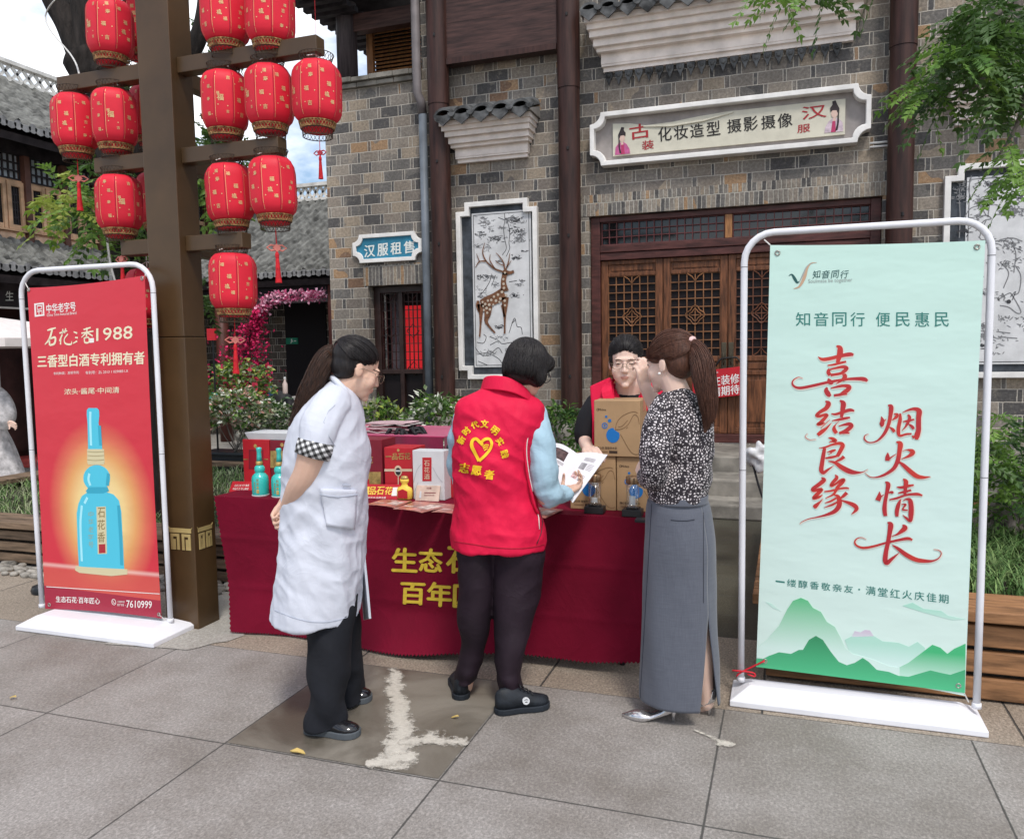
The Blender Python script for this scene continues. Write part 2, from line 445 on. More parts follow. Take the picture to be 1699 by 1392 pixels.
# ------------------------------------------------------------------ main building
def brick_mat(name, w=.30, h=.135, thin=.15, stops=None, mortar=(.40, .375, .335), vertical=False):
    s = NT(name); v = s.obj(); sep = s.t.nodes.new('ShaderNodeSeparateXYZ'); s.put(sep.inputs[0], v)
    vd = s.n('Mapping', {0: v}); wob = s.noise(v, 7, 3)
    U = s.math('ADD', sep.outputs[0], sep.outputs[1]); Z = sep.outputs[2]
    Z = s.math('ADD', Z, s.math('MULTIPLY', s.math('SUBTRACT', wob, .5), .012))
    U = s.math('ADD', U, s.math('MULTIPLY', s.math('SUBTRACT', s.noise(v, 5, 2), .5), .02))
    vv = s.math('DIVIDE', Z, h); row = s.math('FLOOR', vv); fv = s.math('FRACT', vv)
    jit = s.n('TexWhiteNoise', {'W': row}, out=0, noise_dimensions='1D')
    uu = s.math('ADD', s.math('DIVIDE', U, w), s.math('ADD', s.math('MULTIPLY', row, .5), s.math('MULTIPLY', jit, .28)))
    col = s.math('FLOOR', uu); fu = s.math('FRACT', uu)
    t0 = s.math('MULTIPLY_ADD', s.n('TexWhiteNoise', {'Vector': s.n('CombineXYZ', {0: col, 1: row, 2: 7.0})}, out=0), .08, 1 - thin - .04) if thin else 2.0
    isthin = s.math('GREATER_THAN', fu, t0)
    du = s.math('MINIMUM', fu, s.math('SUBTRACT', 1.0, fu))
    if thin: du = s.math('MINIMUM', du, s.math('ABSOLUTE', s.math('SUBTRACT', fu, t0)))
    d = s.math('MINIMUM', s.math('MULTIPLY', du, w), s.math('MULTIPLY', s.math('MINIMUM', fv, s.math('SUBTRACT', 1.0, fv)), h))
    d = s.math('ADD', d, s.math('MULTIPLY', s.math('SUBTRACT', s.noise(v, 55, 4, .65), .5), .011))
    mort = s.ramp(s.math('MULTIPLY', d, 100), [(.36, 1.), (.64, 0.)])
    idv = s.n('CombineXYZ', {0: s.math('MULTIPLY_ADD', isthin, .37, col), 1: row})
    rnd = s.n('TexWhiteNoise', {'Vector': idv}, out=0); rnd2 = s.n('TexWhiteNoise', {'Vector': s.n('VectorMath', {0: idv, 1: (3.3, 9.1, 5.)})}, out=0)
    big = s.noise(v, .9, 3, .5)
    rr = s.math('ADD', s.math('MULTIPLY', rnd, .86), s.math('MULTIPLY', s.math('SUBTRACT', big, .5), .5))
    c = s.ramp(rr, stops or [(0., (.070, .068, .068)), (.14, (.115, .110, .105)), (.27, (.165, .150, .134)), (.42, (.205, .182, .156)), (.55, (.18, .157, .134)), (.66, (.235, .198, .156)), (.76, (.145, .128, .114)), (.82, (.25, .165, .10)), (.885, (.15, .095, .065)), (.94, (.275, .245, .205))], 'CONSTANT')
    c = s.mix(s.math('MULTIPLY', isthin, s.math('MULTIPLY', rnd2, .75)), c, (.075, .075, .078))
    mot = s.noise(v, 34, 7, .72)
    c = s.mix(.75, c, s.ramp(mot, [(.25, .40), (.5, 1.), (.75, 1.9)]), 'MULTIPLY')
    c = s.mix(s.math('MULTIPLY', s.ramp(s.noise(v, 11, 6, .7), [(.55, 0.), (.72, 1.)]), .5), c, (.33, .30, .25))
    c = s.mix(mort, c, s.mix(s.noise(v, 20, 4), tuple(q * .6 for q in mortar), tuple(q * 1.3 for q in mortar)))
    c = s.mix(.9, c, s.ramp(s.noise(s.n('Mapping', {0: v, 'Scale': (1, 1, .25)}), 1.4, 5), [(.3, .72), (.65, 1.12)]), 'MULTIPLY')
    c = s.mix(1., c, (1.26, 1.23, 1.19), 'MULTIPLY'); s.set(Base_Color=c, Roughness=.88); s.b.inputs['Specular IOR Level'].default_value = .2
    hgt = s.math('ADD', s.math('MULTIPLY', s.math('SUBTRACT', 1.0, mort), s.math('MULTIPLY_ADD', rnd2, .4, .7)), s.math('MULTIPLY', mot, .5))
    s.bump(hgt, .7, .012)
    return s.m
BRICK = brick_mat('old_brick')
SOLDIER = brick_mat('soldier_brick', w=.052, h=.30, thin=0, mortar=(.36, .345, .31))
WOODR = M('red_brown_wood', (.040, .016, .012), .5, var=.35, scale=3, bump=.15, bscale=30, stretch=(6, 6, .6), spec=.3)
WOODP = M('dark_panel_wood', (.050, .024, .020), .55, var=.4, scale=4, bump=.3, bscale=25, stretch=(.7, 1, 8))
WOODD = M('door_wood', (.13, .050, .022), .5, var=.45, scale=5, bump=.25, bscale=40, stretch=(7, 7, .8))
WOODL = M('orange_wood', (.30, .135, .052), .5, var=.35, scale=5, stretch=(6, 6, 1))
DARK = M('dark_interior', (.012, .010, .012), .8, var=0)
WHITE = M('white_plaster', (.76, .74, .71), .75, var=.12, scale=3, bump=.1, bscale=60)
WHITE2 = M('pinkish_plaster', (.76, .68, .62), .75, var=.14, scale=3.5, bump=.1, bscale=60)
TILE = M('grey_roof_tile', (.085, .087, .088), .8, var=.5, scale=7, bump=.3, bscale=50)
STONE = M('weathered_stone', (.19, .175, .15), .85, var=.35, scale=3.5, bump=.5, bscale=30)
SLATE = M('slate_band', (.045, .052, .062), .55, var=.45, scale=6, bump=.15)
GREYM = M('grey_downpipe_paint', (.13, .15, .175), .5, var=.2, scale=3)
YW = 9.6
bld = thing('brick_building', 'long old grey brick building with brown wooden columns and carved wooden doors', 'building', (-2, YW, 0))
for bx in ((-5.87, -5.30, YW, YW + .45, 0, 5.0), (-5.30, -4.50, YW, YW + .45, 2.45, 5.0), (-5.30, -4.50, YW, YW + .45, 0, .45), (-4.50, -2.29, YW, YW + .45, 0, 5.0), (-4.44, -2.29, YW, YW + .45, 5.0, 9.0), (-2.29, .93, YW, YW + .45, 3.15, 9.0), (-2.29, .93, YW, YW + .45, 0, .45), (.93, 10, YW, YW + .45, 0, 9.0), (-5.87, -5.45, YW + .45, 12.4, 0, 5.0)):
    MB().box(*bx).build('wall', BRICK, bld)
so = MB(); so.box(-2.40, 1.05, YW - .006, YW + .1, 3.152, 3.40); so.build('lintel', SOLDIER, bld)
so = MB(); so.box(-5.36, -4.5, YW - .006, YW + .1, 2.452, 2.72); so.build('lintel', SOLDIER, bld)
# coping of the lower left wall
cp = MB()
x = -5.95
while x < -4.46:
    l = random.uniform(.22, .4)
    cp.box(x, min(x + l, -4.45), YW - .05 - random.uniform(0, .015), YW + .47, 5.0 + .003, 5.055 + random.uniform(0, .01)); x += l + .004
x = -5.97
while x < -4.46:
    l = random.uniform(.2, .36); cp.box(x, min(x + l, -4.45), YW - .09 - random.uniform(0, .02), YW + .47, 5.068, 5.12 + random.uniform(0, .015)); x += l + .004
cp.build('coping', STONE, bld, bevel=.006)
for cx, zt, zb in ((-4.135, 9, .75), (-2.475, 9, .75), (1.075, 9, .75)):
    m = MB(); m.lathe((cx, 9.42, 0), [(.128, zb), (.13, 2.5), (.127, 4.6)], 28)
    m.lathe((cx, 9.42, 0), [(.134, 4.603), (.131, zt)], 28)
    co = m.build('column', WOODR, bld, auto=40)
    for z in (1.25, 2.9, 3.9, 5.4):
        MB().lathe((cx + .015, 9.42 - .131, z), [(.0001, -.02), (.014, -.018), (.014, .018), (.0001, .02)], 8).build('bolt', M('bolt_iron', (.02, .018, .018), .5), co)
    m = MB(); m.lathe((cx, 9.42, 0), [(.19, .40), (.215, .48), (.215, .62), (.18, .70), (.165, .748)], 24); m.build('column_base', STONE, bld, auto=35)
m = MB()
for k in range(5):
    m.box(-4.005, -2.61, 9.40 + .002 * (k % 2), 9.5, 5.13 + k * .42, 5.13 + k * .42 + .417)
m.build('wood_panel', WOODP, bld)
m = MB(); m.box(-4.005, -2.61, 9.37, 9.52, 5.06, 5.128); m.build('panel_rail', WOODR, bld)
m = MB()
m.tube([(-4.395, 9.50, .4), (-4.395, 9.50, 4.55)], .052, 12); m.build('downpipe', GREYM, bld, smooth=True)
m = MB(); m.tube([(-4.395, 9.50, 4.552), (-4.40, 9.47, 4.70), (-4.44, 9.45, 4.80), (-4.44, 9.45, 9.0)], .055, 12); m.build('upper_downpipe', M('dull_grey_pipe', (.17, .15, .15), .5), bld, smooth=True)
# upper gallery: round post, beam, louvred shutter, dark roof above
m = MB(); m.lathe((-5.70, 9.95, 0), [(.14, 5.05), (.135, 7.2)], 24); m.build('gallery_post', M('weathered_dark_wood', (.045, .034, .036), .6, var=.4, scale=4, stretch=(6, 6, .5)), bld, smooth=True)
m = MB(); m.box(-5.57, -4.3, 9.9, 10.05, 5.85, 6.08); m.build('beam', WOODP, bld, bevel=.01)
sh = MB(); a, b_ = PY(612, 132, 10.5), PY(700, 30, 10.5)
x0, z0, x1, z1 = a[0], 5.0, -4.1, 6.15
sh.box(x0, x0 + .10, 10.45, 10.52, z0, z1); sh.box(x1 - .10, x1, 10.45, 10.52, z0, z1)
shf = sh.build('louvre_shutter', WOODL, bld, bevel=.006)
sl_ = MB(); k = z0 + .03
while k < z1 - .02:
    sl_.add([(x0 + .1, 10.46, k), (x1 - .1, 10.46, k), (x1 - .1, 10.50, k + .035), (x0 + .1, 10.50, k + .035), (x0 + .1, 10.47, k - .006), (x1 - .1, 10.47, k - .006), (x1 - .1, 10.51, k + .029), (x0 + .1, 10.51, k + .029)], [(0, 1, 2, 3), (7, 6, 5, 4), (0, 4, 5, 1), (2, 6, 7, 3)]); k += .052
sl_.build('slat', WOODL, shf)
m = MB(); m.box(x0 + .1, x1, 10.53, 10.6, z0, z1); m.build('shutter_back', DARK, bld)
m = MB(); rz = 6.12
m.add([(-6.0, 8.9, rz), (-4.3, 8.9, rz + .5), (-4.3, 16, rz + .5), (-6.0, 16, rz), (-6.0, 8.9, rz + .12), (-4.3, 8.9, rz + .62), (-4.3, 16, rz + .62), (-6.0, 16, rz + .12)], [(3, 2, 1, 0), (4, 5, 6, 7), (0, 1, 5, 4), (2, 3, 7, 6), (0, 4, 7, 3)])
for k in range(34):
    y = 8.95 + k * .2; m.box(-6.11, -5.45, y, y + .09, rz - .07, rz - .002); m.lathe((-6.08, y + .1, rz + .02), [(.0001, -.06), (.07, -.055), (.07, .055), (.0001, .06)], 8)
m.build('gallery_roof', M('dark_eave', (.030, .024, .026), .7, var=.4), bld)
# corbelled canopies with a row of grey tiles
def canopy(x0, x1, zb, zt, parts, depth, dent=False):
    prof = [(0.03, zb)]
    for dz, dd in parts: prof.append((prof[-1][0], prof[-1][1])); prof[-1] = (prof[-1][0] + dd * depth, prof[-1][1]); prof.append((prof[-1][0], prof[-1][1] + dz * (zt - zb)))
    m = MB(); rings = []
    for d, z in prof: rings.append([(x0 - d * .45 + .0, YW - .001, z), (x0 - d * .45, YW - d, z), (x1 + d * .45, YW - d, z), (x1 + d * .45, YW - .001, z)])
    m.loft(rings)
    o = m.build('canopy', WHITE2, bld, bevel=.008)
    D = prof[-1][0]; t = MB(); n = max(3, int((x1 - x0 + D) / .205)); X0 = x0 - D * .45 - .03; X1 = x1 + D * .45 + .03; st = (X1 - X0) / n
    for i in range(n):
        cx = X0 + (i + .5) * st
        sec = [(cx + st * .50 * math.cos(q), .012 + st * .40 * math.sin(q)) for q in np.linspace(0, math.pi, 9)]
        sec2 = [(cx + st * .42 * math.cos(q), .0 + st * .32 * math.sin(q)) for q in np.linspace(math.pi, 0, 9)]
        P = sec + sec2
        t.loft([[(px_, YW - D - .07, zt + .03 + pz) for px_, pz in P], [(px_, YW - .0, zt + .16 + pz) for px_, pz in P]])
        # pan tile hanging between, with a pointed drip face
        f = lambda a, b, d: (a, YW - D - .085 - d, b)
        t.prism([(cx - st * .5, zt + .055), (cx - st * .40, zt - .01), (cx, zt - .085), (cx + st * .40, zt - .01), (cx + st * .5, zt + .055), (cx, zt + .035)], f, .012, -.012)
        t.prism([(cx + st * .5 + a * .048, zt + .06 + b * .05) for a, b in [(math.cos(q), math.sin(q)) for q in np.linspace(-math.pi, 0, 7)]], f, .03, 0)
    t.build('tile_row', TILE, o, auto=40)
    mm = MB(); mm.add([(X0, YW - D - .05, zt + .028), (X1, YW - D - .05, zt + .028), (X1, YW, zt + .14), (X0, YW, zt + .14), (X0, YW - D - .05, zt + .002), (X1, YW - D - .05, zt + .002), (X1, YW, zt + .002), (X0, YW, zt + .002)], [(0, 1, 2, 3), (7, 6, 5, 4), (0, 4, 5, 1), (1, 5, 6, 2), (0, 3, 7, 4)]); mm.build('tile_bed', M('tile_mortar', (.22, .205, .19), .9), o)
    if dent:
        dm = MB(); k = x0 + .03
        while k < x1 - .02:
            dm.prism([(k - .045, zb - .005), (k + .045, zb - .005), (k + .04, zb - .06), (k + .022, zb - .09), (k, zb - .15), (k - .022, zb - .09), (k - .04, zb - .06)], lambda a, b, d: (a, YW - .02 - d, b), .03, -.01)
            dm.ell((k, YW - .055, zb - .045), (.026, .02, .026), n=8, k=5); k += .118
        dm.build('pendant_row', TILE, o)
prof_big = [(.10, .08), (.05, .10), (.22, .02), (.09, .22), (.16, .16), (.14, .18), (.12, .12), (.12, .12)]
canopy(-2.06, .58, 4.78, 5.30, prof_big, .36, True)
canopy(-3.93, -3.06, 3.91, 4.36, prof_big, .30)
canopy(1.62, 3.2, 3.80, 4.30, prof_big, .34)

# main doorway: frame, transom, four carved leaves
def lattice(mb, x0, x1, z0, z1, y, nx, nz, t=.012, dp=.02):
    for i in range(nx + 1):
        x = x0 + (x1 - x0) * i / nx; mb.box(x - t / 2, x + t / 2, y, y + dp, z0, z1)
    for k in range(nz + 1):
        z = z0 + (z1 - z0) * k / nz; mb.box(x0, x1, y + .0015, y + dp + .0015, z - t / 2, z + t / 2)
fr = MB(); Yd = 9.66
fr.box(-2.28, -2.17, Yd, Yd + .14, .45, 3.145); fr.box(.82, .925, Yd, Yd + .14, .45, 3.145); fr.box(-2.17, .82, Yd, Yd + .14, 3.08, 3.145); fr.box(-2.17, .82, Yd - .004, Yd + .14, 2.72, 2.81)
fr.box(-2.17, .82, Yd + .01, Yd + .13, 2.63, 2.715); fr.box(-2.17, .82, Yd, Yd + .2, .452, .55)
fr.build('door_frame', M('frame_red_wood', (.075, .026, .022), .45, var=.35, scale=5, stretch=(1, 1, 5)), bld, bevel=.006)
tr = MB(); tr.box(-.71, -.63, Yd + .005, Yd + .12, 2.812, 3.078); tr.build('transom_mullion', WOODL, bld, bevel=.004)
GLASS = M('dark_window_glass', (.010, .009, .010), .06, var=0, spec=.6); PANEK = M('dark_pane', (.012, .009, .010), .45, var=0, spec=.15)
tw = MB(); tw.box(-2.17, .82, Yd + .06, Yd + .075, 2.81, 3.08); tw.build('transom_glass', GLASS, bld)
tl = MB(); lattice(tl, -2.15, -.72, 2.815, 3.075, Yd + .03, 16, 3, .01); lattice(tl, -.62, .81, 2.815, 3.075, Yd + .03, 16, 3, .01); tl.build('transom_lattice', M('maroon_lattice', (.10, .028, .028), .5), bld)
LW = (.82 + 2.17) / 4
for k in range(4):
    x0 = -2.17 + k * LW + .003; x1 = x0 + LW - .006; zt = 2.625; zb = .555; st = .085; Y = Yd + .05
    m = MB()
    m.box(x0, x0 + st, Y, Y + .05, zb, zt).box(x1 - st, x1, Y, Y + .05, zb, zt)
    for za, zc in ((zt - .05, zt), (zt - .19, zt - .145), (1.40, 1.46), (1.24, 1.29), (.57, .63), (zb, zb + .012)): m.box(x0 + st, x1 - st, Y + .002, Y + .048, za, zc)
    lf = m.build('door_leaf', WOODD, bld, bevel=.007)
    for za, zc in ((zt - .145, zt - .05), (1.29, 1.40), (.63, 1.24)):
        p = MB(); p.box(x0 + st, x1 - st, Y + .022, Y + .04, za, zc)
        if zc - za < .2: p.prism([(x0 + st + .03, za + .02), (x1 - st - .03, za + .02), (x1 - st - .03, zc - .02), (x0 + st + .03, zc - .02)], lambda a, b, d: (a, Y + .02 - d, b), .006, -.004)
        else: p.prism([(x0 + st + .05, za + .06), (x1 - st - .05, za + .06), (x1 - st - .05, zc - .06), (x0 + st + .05, zc - .06)], lambda a, b, d: (a, Y + .02 - d, b), .010, -.004)
        p.build('carved_panel', WOODD, lf, bevel=.005)
    la = MB(); a0, a1, c0, c1 = x0 + st, x1 - st, 1.46, zt - .19
    lattice(la, a0, a1, c0, c1, Y + .012, 6, 10, .011)
    cx, cz, w_ = (a0 + a1) / 2, (c0 + c1) / 2, (a1 - a0) / 6
    f = lambda a, b, d=0.: (a, Y + .008 - d, b)
    for R_ in (1.0, .62):
        pts = [(cx + w_ * R_ * (1 + .18 * math.cos(4 * q)) * math.cos(q), cz + w_ * R_ * (1 + .18 * math.cos(4 * q)) * math.sin(q)) for q in np.linspace(0, 2 * math.pi, 25)]
        la.tube([f(*q) for q in pts], .007, 5)
    for zz, sg in ((c1, -1), (c0, 1)):
        la.tube([f(cx - w_, zz), f(cx - w_ * .4, zz + sg * w_ * .4), f(cx, zz + sg * w_ * .95), f(cx + w_ * .4, zz + sg * w_ * .4), f(cx + w_, zz)], .007, 5)
    la.build('lattice', M('lattice_wood', (.21, .095, .042), .55, var=.3) if k < 2 else M('mid_lattice_wood', (.13, .05, .027), .5), lf)
    g_ = MB(); g_.box(a0, a1, Y + .036, Y + .042, c0, c1); g_.build('pane', PANEK, lf)
m = MB()
for cx in (-.715, -.635):
    m.box(cx - .028, cx + .028, Yd + .035, Yd + .048, 1.28, 1.62)
    m.tube([(cx, Yd + .01, 1.5), (cx, Yd, 1.46), (cx, Yd, 1.40), (cx, Yd + .02, 1.36)], .009, 6)
m.build('handle_plate', M('old_brass', (.10, .085, .06), .45, .7), bld, bevel=.003)
m = MB(); m.box(-2.28, .93, 10.04, 10.1, .4, 3.2); m.build('interior', DARK, bld)
# side door in the lower left wall
Yd = 9.74
m = MB(); m.box(-5.295, -5.20, Yd, Yd + .1, .45, 2.445).box(-4.60, -4.505, Yd, Yd + .1, .45, 2.445).box(-5.2, -4.6, Yd, Yd + .1, 2.36, 2.445).box(-4.93, -4.87, Yd, Yd + .08, .45, 2.36).box(-5.2, -4.6, Yd + .001, Yd + .081, 1.28, 1.34)
sd = m.build('side_door', M('near_black_wood', (.028, .014, .012), .4, var=.3), bld, bevel=.005)
m = MB()
for a0, a1 in ((-5.19, -4.94), (-4.86, -4.61)):
    lattice(m, a0, a1, 1.35, 2.35, Yd + .03, 4, 9, .009); c = (a0 + a1) / 2
    for z in (1.35, 1.85, 2.35): m.tube([(c - .09, Yd + .025, z), (c, Yd + .025, z + .09), (c + .09, Yd + .025, z), (c, Yd + .025, z - .09), (c - .09, Yd + .025, z)], .006, 5)
m.build('lattice', M('near_black_wood'), sd)
m = MB(); m.box(-5.2, -4.6, Yd + .06, Yd + .066, .45, 1.28); m.build('pane', PANEK, sd)
m = MB(); m.box(-5.2, -5.02, Yd + .30, Yd + .32, 1.3, 2.36); m.build('grey_curtain', M('grey_curtain', (.20, .18, .2), .9), bld)
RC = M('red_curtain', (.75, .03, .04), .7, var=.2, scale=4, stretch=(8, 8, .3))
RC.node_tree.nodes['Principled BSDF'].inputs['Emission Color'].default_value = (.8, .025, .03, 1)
RC.node_tree.nodes['Principled BSDF'].inputs['Emission Strength'].default_value = .28  # the cloth itself glows, standing in for the lit room behind it
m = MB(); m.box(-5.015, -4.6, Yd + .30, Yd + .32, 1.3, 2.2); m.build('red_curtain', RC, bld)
m = MB(); m.box(-5.3, -4.5, Yd + .36, Yd + .4, .4, 2.5); m.build('interior', DARK, bld)

# stone steps up to the doors
stp = thing('stone_steps', 'worn grey stone steps leading up to the carved wooden doors', 'steps', (-.6, 7.5, 0))
def blocks(x0, x1, y0, y1, z0, z1, n, mt):
    m = MB(); xs = np.linspace(x0, x1, n + 1)
    for i in range(n): m.box(xs[i] + .003, xs[i + 1] - .003, y0 - random.uniform(0, .015), y1, z0, z1 - random.uniform(0, .006))
    return m
blocks(-3.2, 1.6, 7.45, 7.95, .0, .14, 4, 0).build('step', STONE, stp, bevel=.015)
blocks(-3.1, 1.5, 7.9, 8.5, .0, .29, 3, 0).build('step', STONE, stp, bevel=.015)
blocks(-6.4, 9, 8.45, YW - .002, .0, .45, 9, 0).build('landing', STONE, stp, bevel=.012)

# ------------------------------------------------------------------ signs and reliefs on the facade
def notched(x0, x1, z0, z1, nx, nz, concave=False):
    if not concave:
        return [(x0, z0 + nz), (x0 + nx, z0 + nz), (x0 + nx, z0), (x1 - nx, z0), (x1 - nx, z0 + nz), (x1, z0 + nz), (x1, z1 - nz), (x1 - nx, z1 - nz), (x1 - nx, z1), (x0 + nx, z1), (x0 + nx, z1 - nz), (x0, z1 - nz)]
    o = []
    for cx, cz, a0 in ((x0, z0, 90), (x1, z0, 180), (x1, z1, 270), (x0, z1, 0)):
        for k in range(6):
            q = R(a0 - 90 * k / 5); o.append((cx + nx * math.cos(q), cz + nz * math.sin(q)))
    return o
f9 = planeY(YW)
sg = thing('shop_sign', 'long white framed shop sign with cream board and black Chinese lettering', 'sign', (-.73, YW, 3.98))
o_, i_ = notched(-2.24, .79, 3.70, 4.31, .13, .13, True), notched(-2.19, .74, 3.755, 4.255, .13, .13, True)
m = MB(); m.ringframe(o_, i_, f9, .14, -.02); m.build('frame', WHITE, sg, bevel=.008)
m = MB(); m.prism(i_, f9, .03, -.01); m.build('back_board', M('sign_recess', (.30, .27, .255), .8), sg)
m = MB(); m.prism([(-1.98, 3.815), (.54, 3.815), (.54, 4.185), (-.70, 4.185), (-1.0, 4.165), (-1.3, 4.135), (-1.6, 4.13), (-1.78, 4.17), (-1.98, 4.185)], f9, .06, .032)
m.tube([f9(-1.62, 4.12, .061), f9(-1.3, 4.09, .068), f9(-.95, 4.11, .068), f9(-.62, 4.17, .061)], .012, 6)
m.build('board', M('cream_vinyl', (.56, .53, .43), .6, var=.06), sg)
BLK, REDI = M('sign_black', (.02, .018, .016), .6, var=0), M('sign_red', (.34, .025, .03), .6, var=0)
L = MB()
def tpx(mb, body, bl, br, tl, Y, d, bold=0., m=0, shear=0.): text(mb, body, (pxY(*bl, Y), pxY(*br, Y), pxY(*tl, Y)), planeY(Y), d, bold, m, shear)
for ch, bl, br, tl in (('化', (1094, 238), (1116, 235), (1093, 215)), ('妆', (1120, 235), (1143, 232), (1119, 213)), ('造', (1147, 232), (1169, 229), (1146, 210)), ('型', (1174, 229), (1196, 226), (1173, 206)), ('摄', (1208, 224), (1231, 221), (1207, 202)), ('影', (1235, 221), (1258, 218), (1234, 198)), ('摄', (1264, 218), (1287, 215), (1263, 196)), ('像', (1291, 216), (1315, 212), (1290, 193))):
    tpx(L, ch, bl, br, tl, YW, .064, .012)
for ch, bl, br, tl in (('古', (1047, 235), (1081, 230), (1046, 211)), ('装', (1067, 252), (1086, 249), (1067, 237)), ('汉', (1331, 202), (1371, 197), (1330, 181)), ('服', (1323, 224), (1344, 221), (1323, 211))):
    tpx(L, ch, bl, br, tl, YW, .064, .016, 1)
L.build('lettering', [BLK, REDI], sg)
# two printed ladies in old dress at the ends of the board
def lady_print(cx, cz, s, flip, robe, name):
    m = MB(); F_ = lambda a, b, d=0.: f9(cx + s * a * flip, cz + s * b, d)
    m.prism([(-.55, -1.), (-.5, -.45), (-.25, -.15), (.1, -.1), (.35, -.3), (.55, -.65), (.6, -1.)], F_, .0650, .0605, 0)
    m.prism([(-.1, -1.), (-.05, -.3), (.12, -.3), (.2, -1.)], F_, .0662, .0605, 3)
    m.disc((0, .18), .21, F_, .0664, ry=.28, m=1); m.prism([(-.07, -.02), (.07, -.02), (.1, -.3), (-.1, -.3)], F_, .0658, .0605, 1)
    m.prism([(-.27, .1), (-.3, .45), (-.15, .75), (-.05, 1.), (.15, .95), (.12, .75), (.27, .55), (.24, .3), (.1, .38), (-.12, .36), (-.2, .15)], F_, .0672, .0605, 2)
    m.prism([(-.27, .2), (-.2, .2), (-.16, -.5), (-.05, -.95), (-.2, -.9), (-.28, -.4)], F_, .0670, .0605, 2)
    return m.build(name, [robe, M('print_skin', (.62, .44, .37), .6, var=0), M('print_hair', (.03, .022, .024), .6, var=0), M('print_sash', (.42, .04, .12), .6, var=0)], sg)
a, b_ = pxY(1034, 236, YW); lady_print(a, b_, .155, 1, M('print_magenta', (.45, .10, .24), .6, var=.2, scale=20), 'printed_figure')
a, b_ = pxY(1384, 196, YW); lady_print(a, b_, .165, -1, M('print_lilac', (.50, .40, .45), .6, var=.2, scale=20), 'printed_figure')

bs = thing('rental_sign', 'small blue shop sign in a white notched frame above the dark side door', 'sign', (-4.98, YW, 2.9))
o_, i_ = notched(-5.49, -4.48, 2.75, 3.12, .10, .10, True), notched(-5.44, -4.53, 2.80, 3.07, .10, .10, True)
m = MB(); m.ringframe(o_, i_, f9, .045, -.02); m.build('frame', WHITE, bs, bevel=.006)
m = MB(); m.prism(i_, f9, .02, -.01); m.build('board', M('sign_blue', (.03, .20, .31), .5, var=.25, scale=3), bs)
L = MB()
for k, ch in enumerate('汉服租售'):
    x = 606 + k * 21.8; tpx(L, ch, (x, 428 - k * 2.2), (x + 17.5, 426 - k * 2.2), (x, 408 - k * 2.2), YW, .024, .022)
L.build('lettering', M('sign_white', (.72, .76, .72), .6, var=0), bs)

INK = M('relief_ink', (.045, .045, .05), .7, var=0)
INK2 = M('relief_ink_soft', (.20, .20, .205), .7, var=0)
DEERC = M('relief_brown', (.165, .072, .036), .65, var=.3, scale=20)
SPOT = M('relief_cream', (.50, .42, .33), .7, var=0)
PANEL = M('relief_panel', (.60, .60, .60), .6, var=.12, scale=4, bump=.25, bscale=25)
def relief(root, x0, x1, z0, z1, px0, px1, pz0, pz1):
    o = notched(x0, x1, z0, z1, .12, .11); i = notched(x0 + .06, x1 - .06, z0 + .06, z1 - .06, .12, .11)
    m = MB(); m.ringframe(o, i, f9, .075, -.02); m.build('frame', WHITE, root, bevel=.006)
    m = MB(); m.prism(i, f9, .012, -.01); m.build('slate_surround', SLATE, root)
    m = MB(); m.prism([(px0, pz0), (px1, pz0), (px1, pz1), (px0, pz1)], f9, .03, .0); m.build('panel', PANEL, root, bevel=.004)
    m = MB(); e = .025
    for a, b in (((px0 + e, pz0 + e), (px0 + e, pz1 - e)), ((px1 - e, pz0 + e), (px1 - e, pz1 - e)), ((px0 + e, pz1 - e), (px1 - e, pz1 - e)), ((px0 + e, pz0 + e), (px1 - e, pz0 + e))): m.stroke([(*a, .008), (*b, .008)], f9, .0312, smooth=False)
    return m
dr = thing('deer_relief', 'tall white wall relief of a brown spotted deer under pine branches', 'wall relief', (-3.45, YW, 1.2))
ln = relief(dr, -3.99, -2.92, 1.21, 3.42, -3.79, -3.01, 1.36, 3.285)
def dpx(L_, k=1.0, sc=4.493, ox=760, oy=330):
    o = []
    for x, y, *w_ in L_:
        p = pxY(ox + x / sc, oy + y / sc, YW - .03); o.append((*p, (w_[0] / sc if w_ else 1) * mpp(830, 480, 9.3) * k))
    return o
def pine(mb, x, y, r, n, seed, m=0, sc=4.493, ox=760, oy=330):
    rg = random.Random(seed)
    for i in range(n):
        a, b = x + rg.gauss(0, r), y + rg.gauss(0, r * .45); t = rg.uniform(0, math.pi); l = rg.uniform(6, 16)
        mb.stroke(dpx([(a - l * math.cos(t), b - l * math.sin(t) * .6, 2), (a, b, 5), (a + l * math.cos(t), b + l * math.sin(t) * .6, 2)], 1, sc, ox, oy), f9, .0318 + .0002 * (i % 5), m, n=3, smooth=False)
for i, (x, y, r) in enumerate([(200, 180, 28), (160, 265, 24), (275, 305, 28), (150, 355, 16), (420, 160, 30), (430, 240, 30), (450, 310, 26), (440, 440, 20), (190, 580, 28), (480, 610, 14), (430, 720, 22), (490, 390, 8), (320, 215, 14), (310, 955, 18)]): pine(ln, x, y, r, int(r * 1.3), i, 0 if i % 3 else 1)
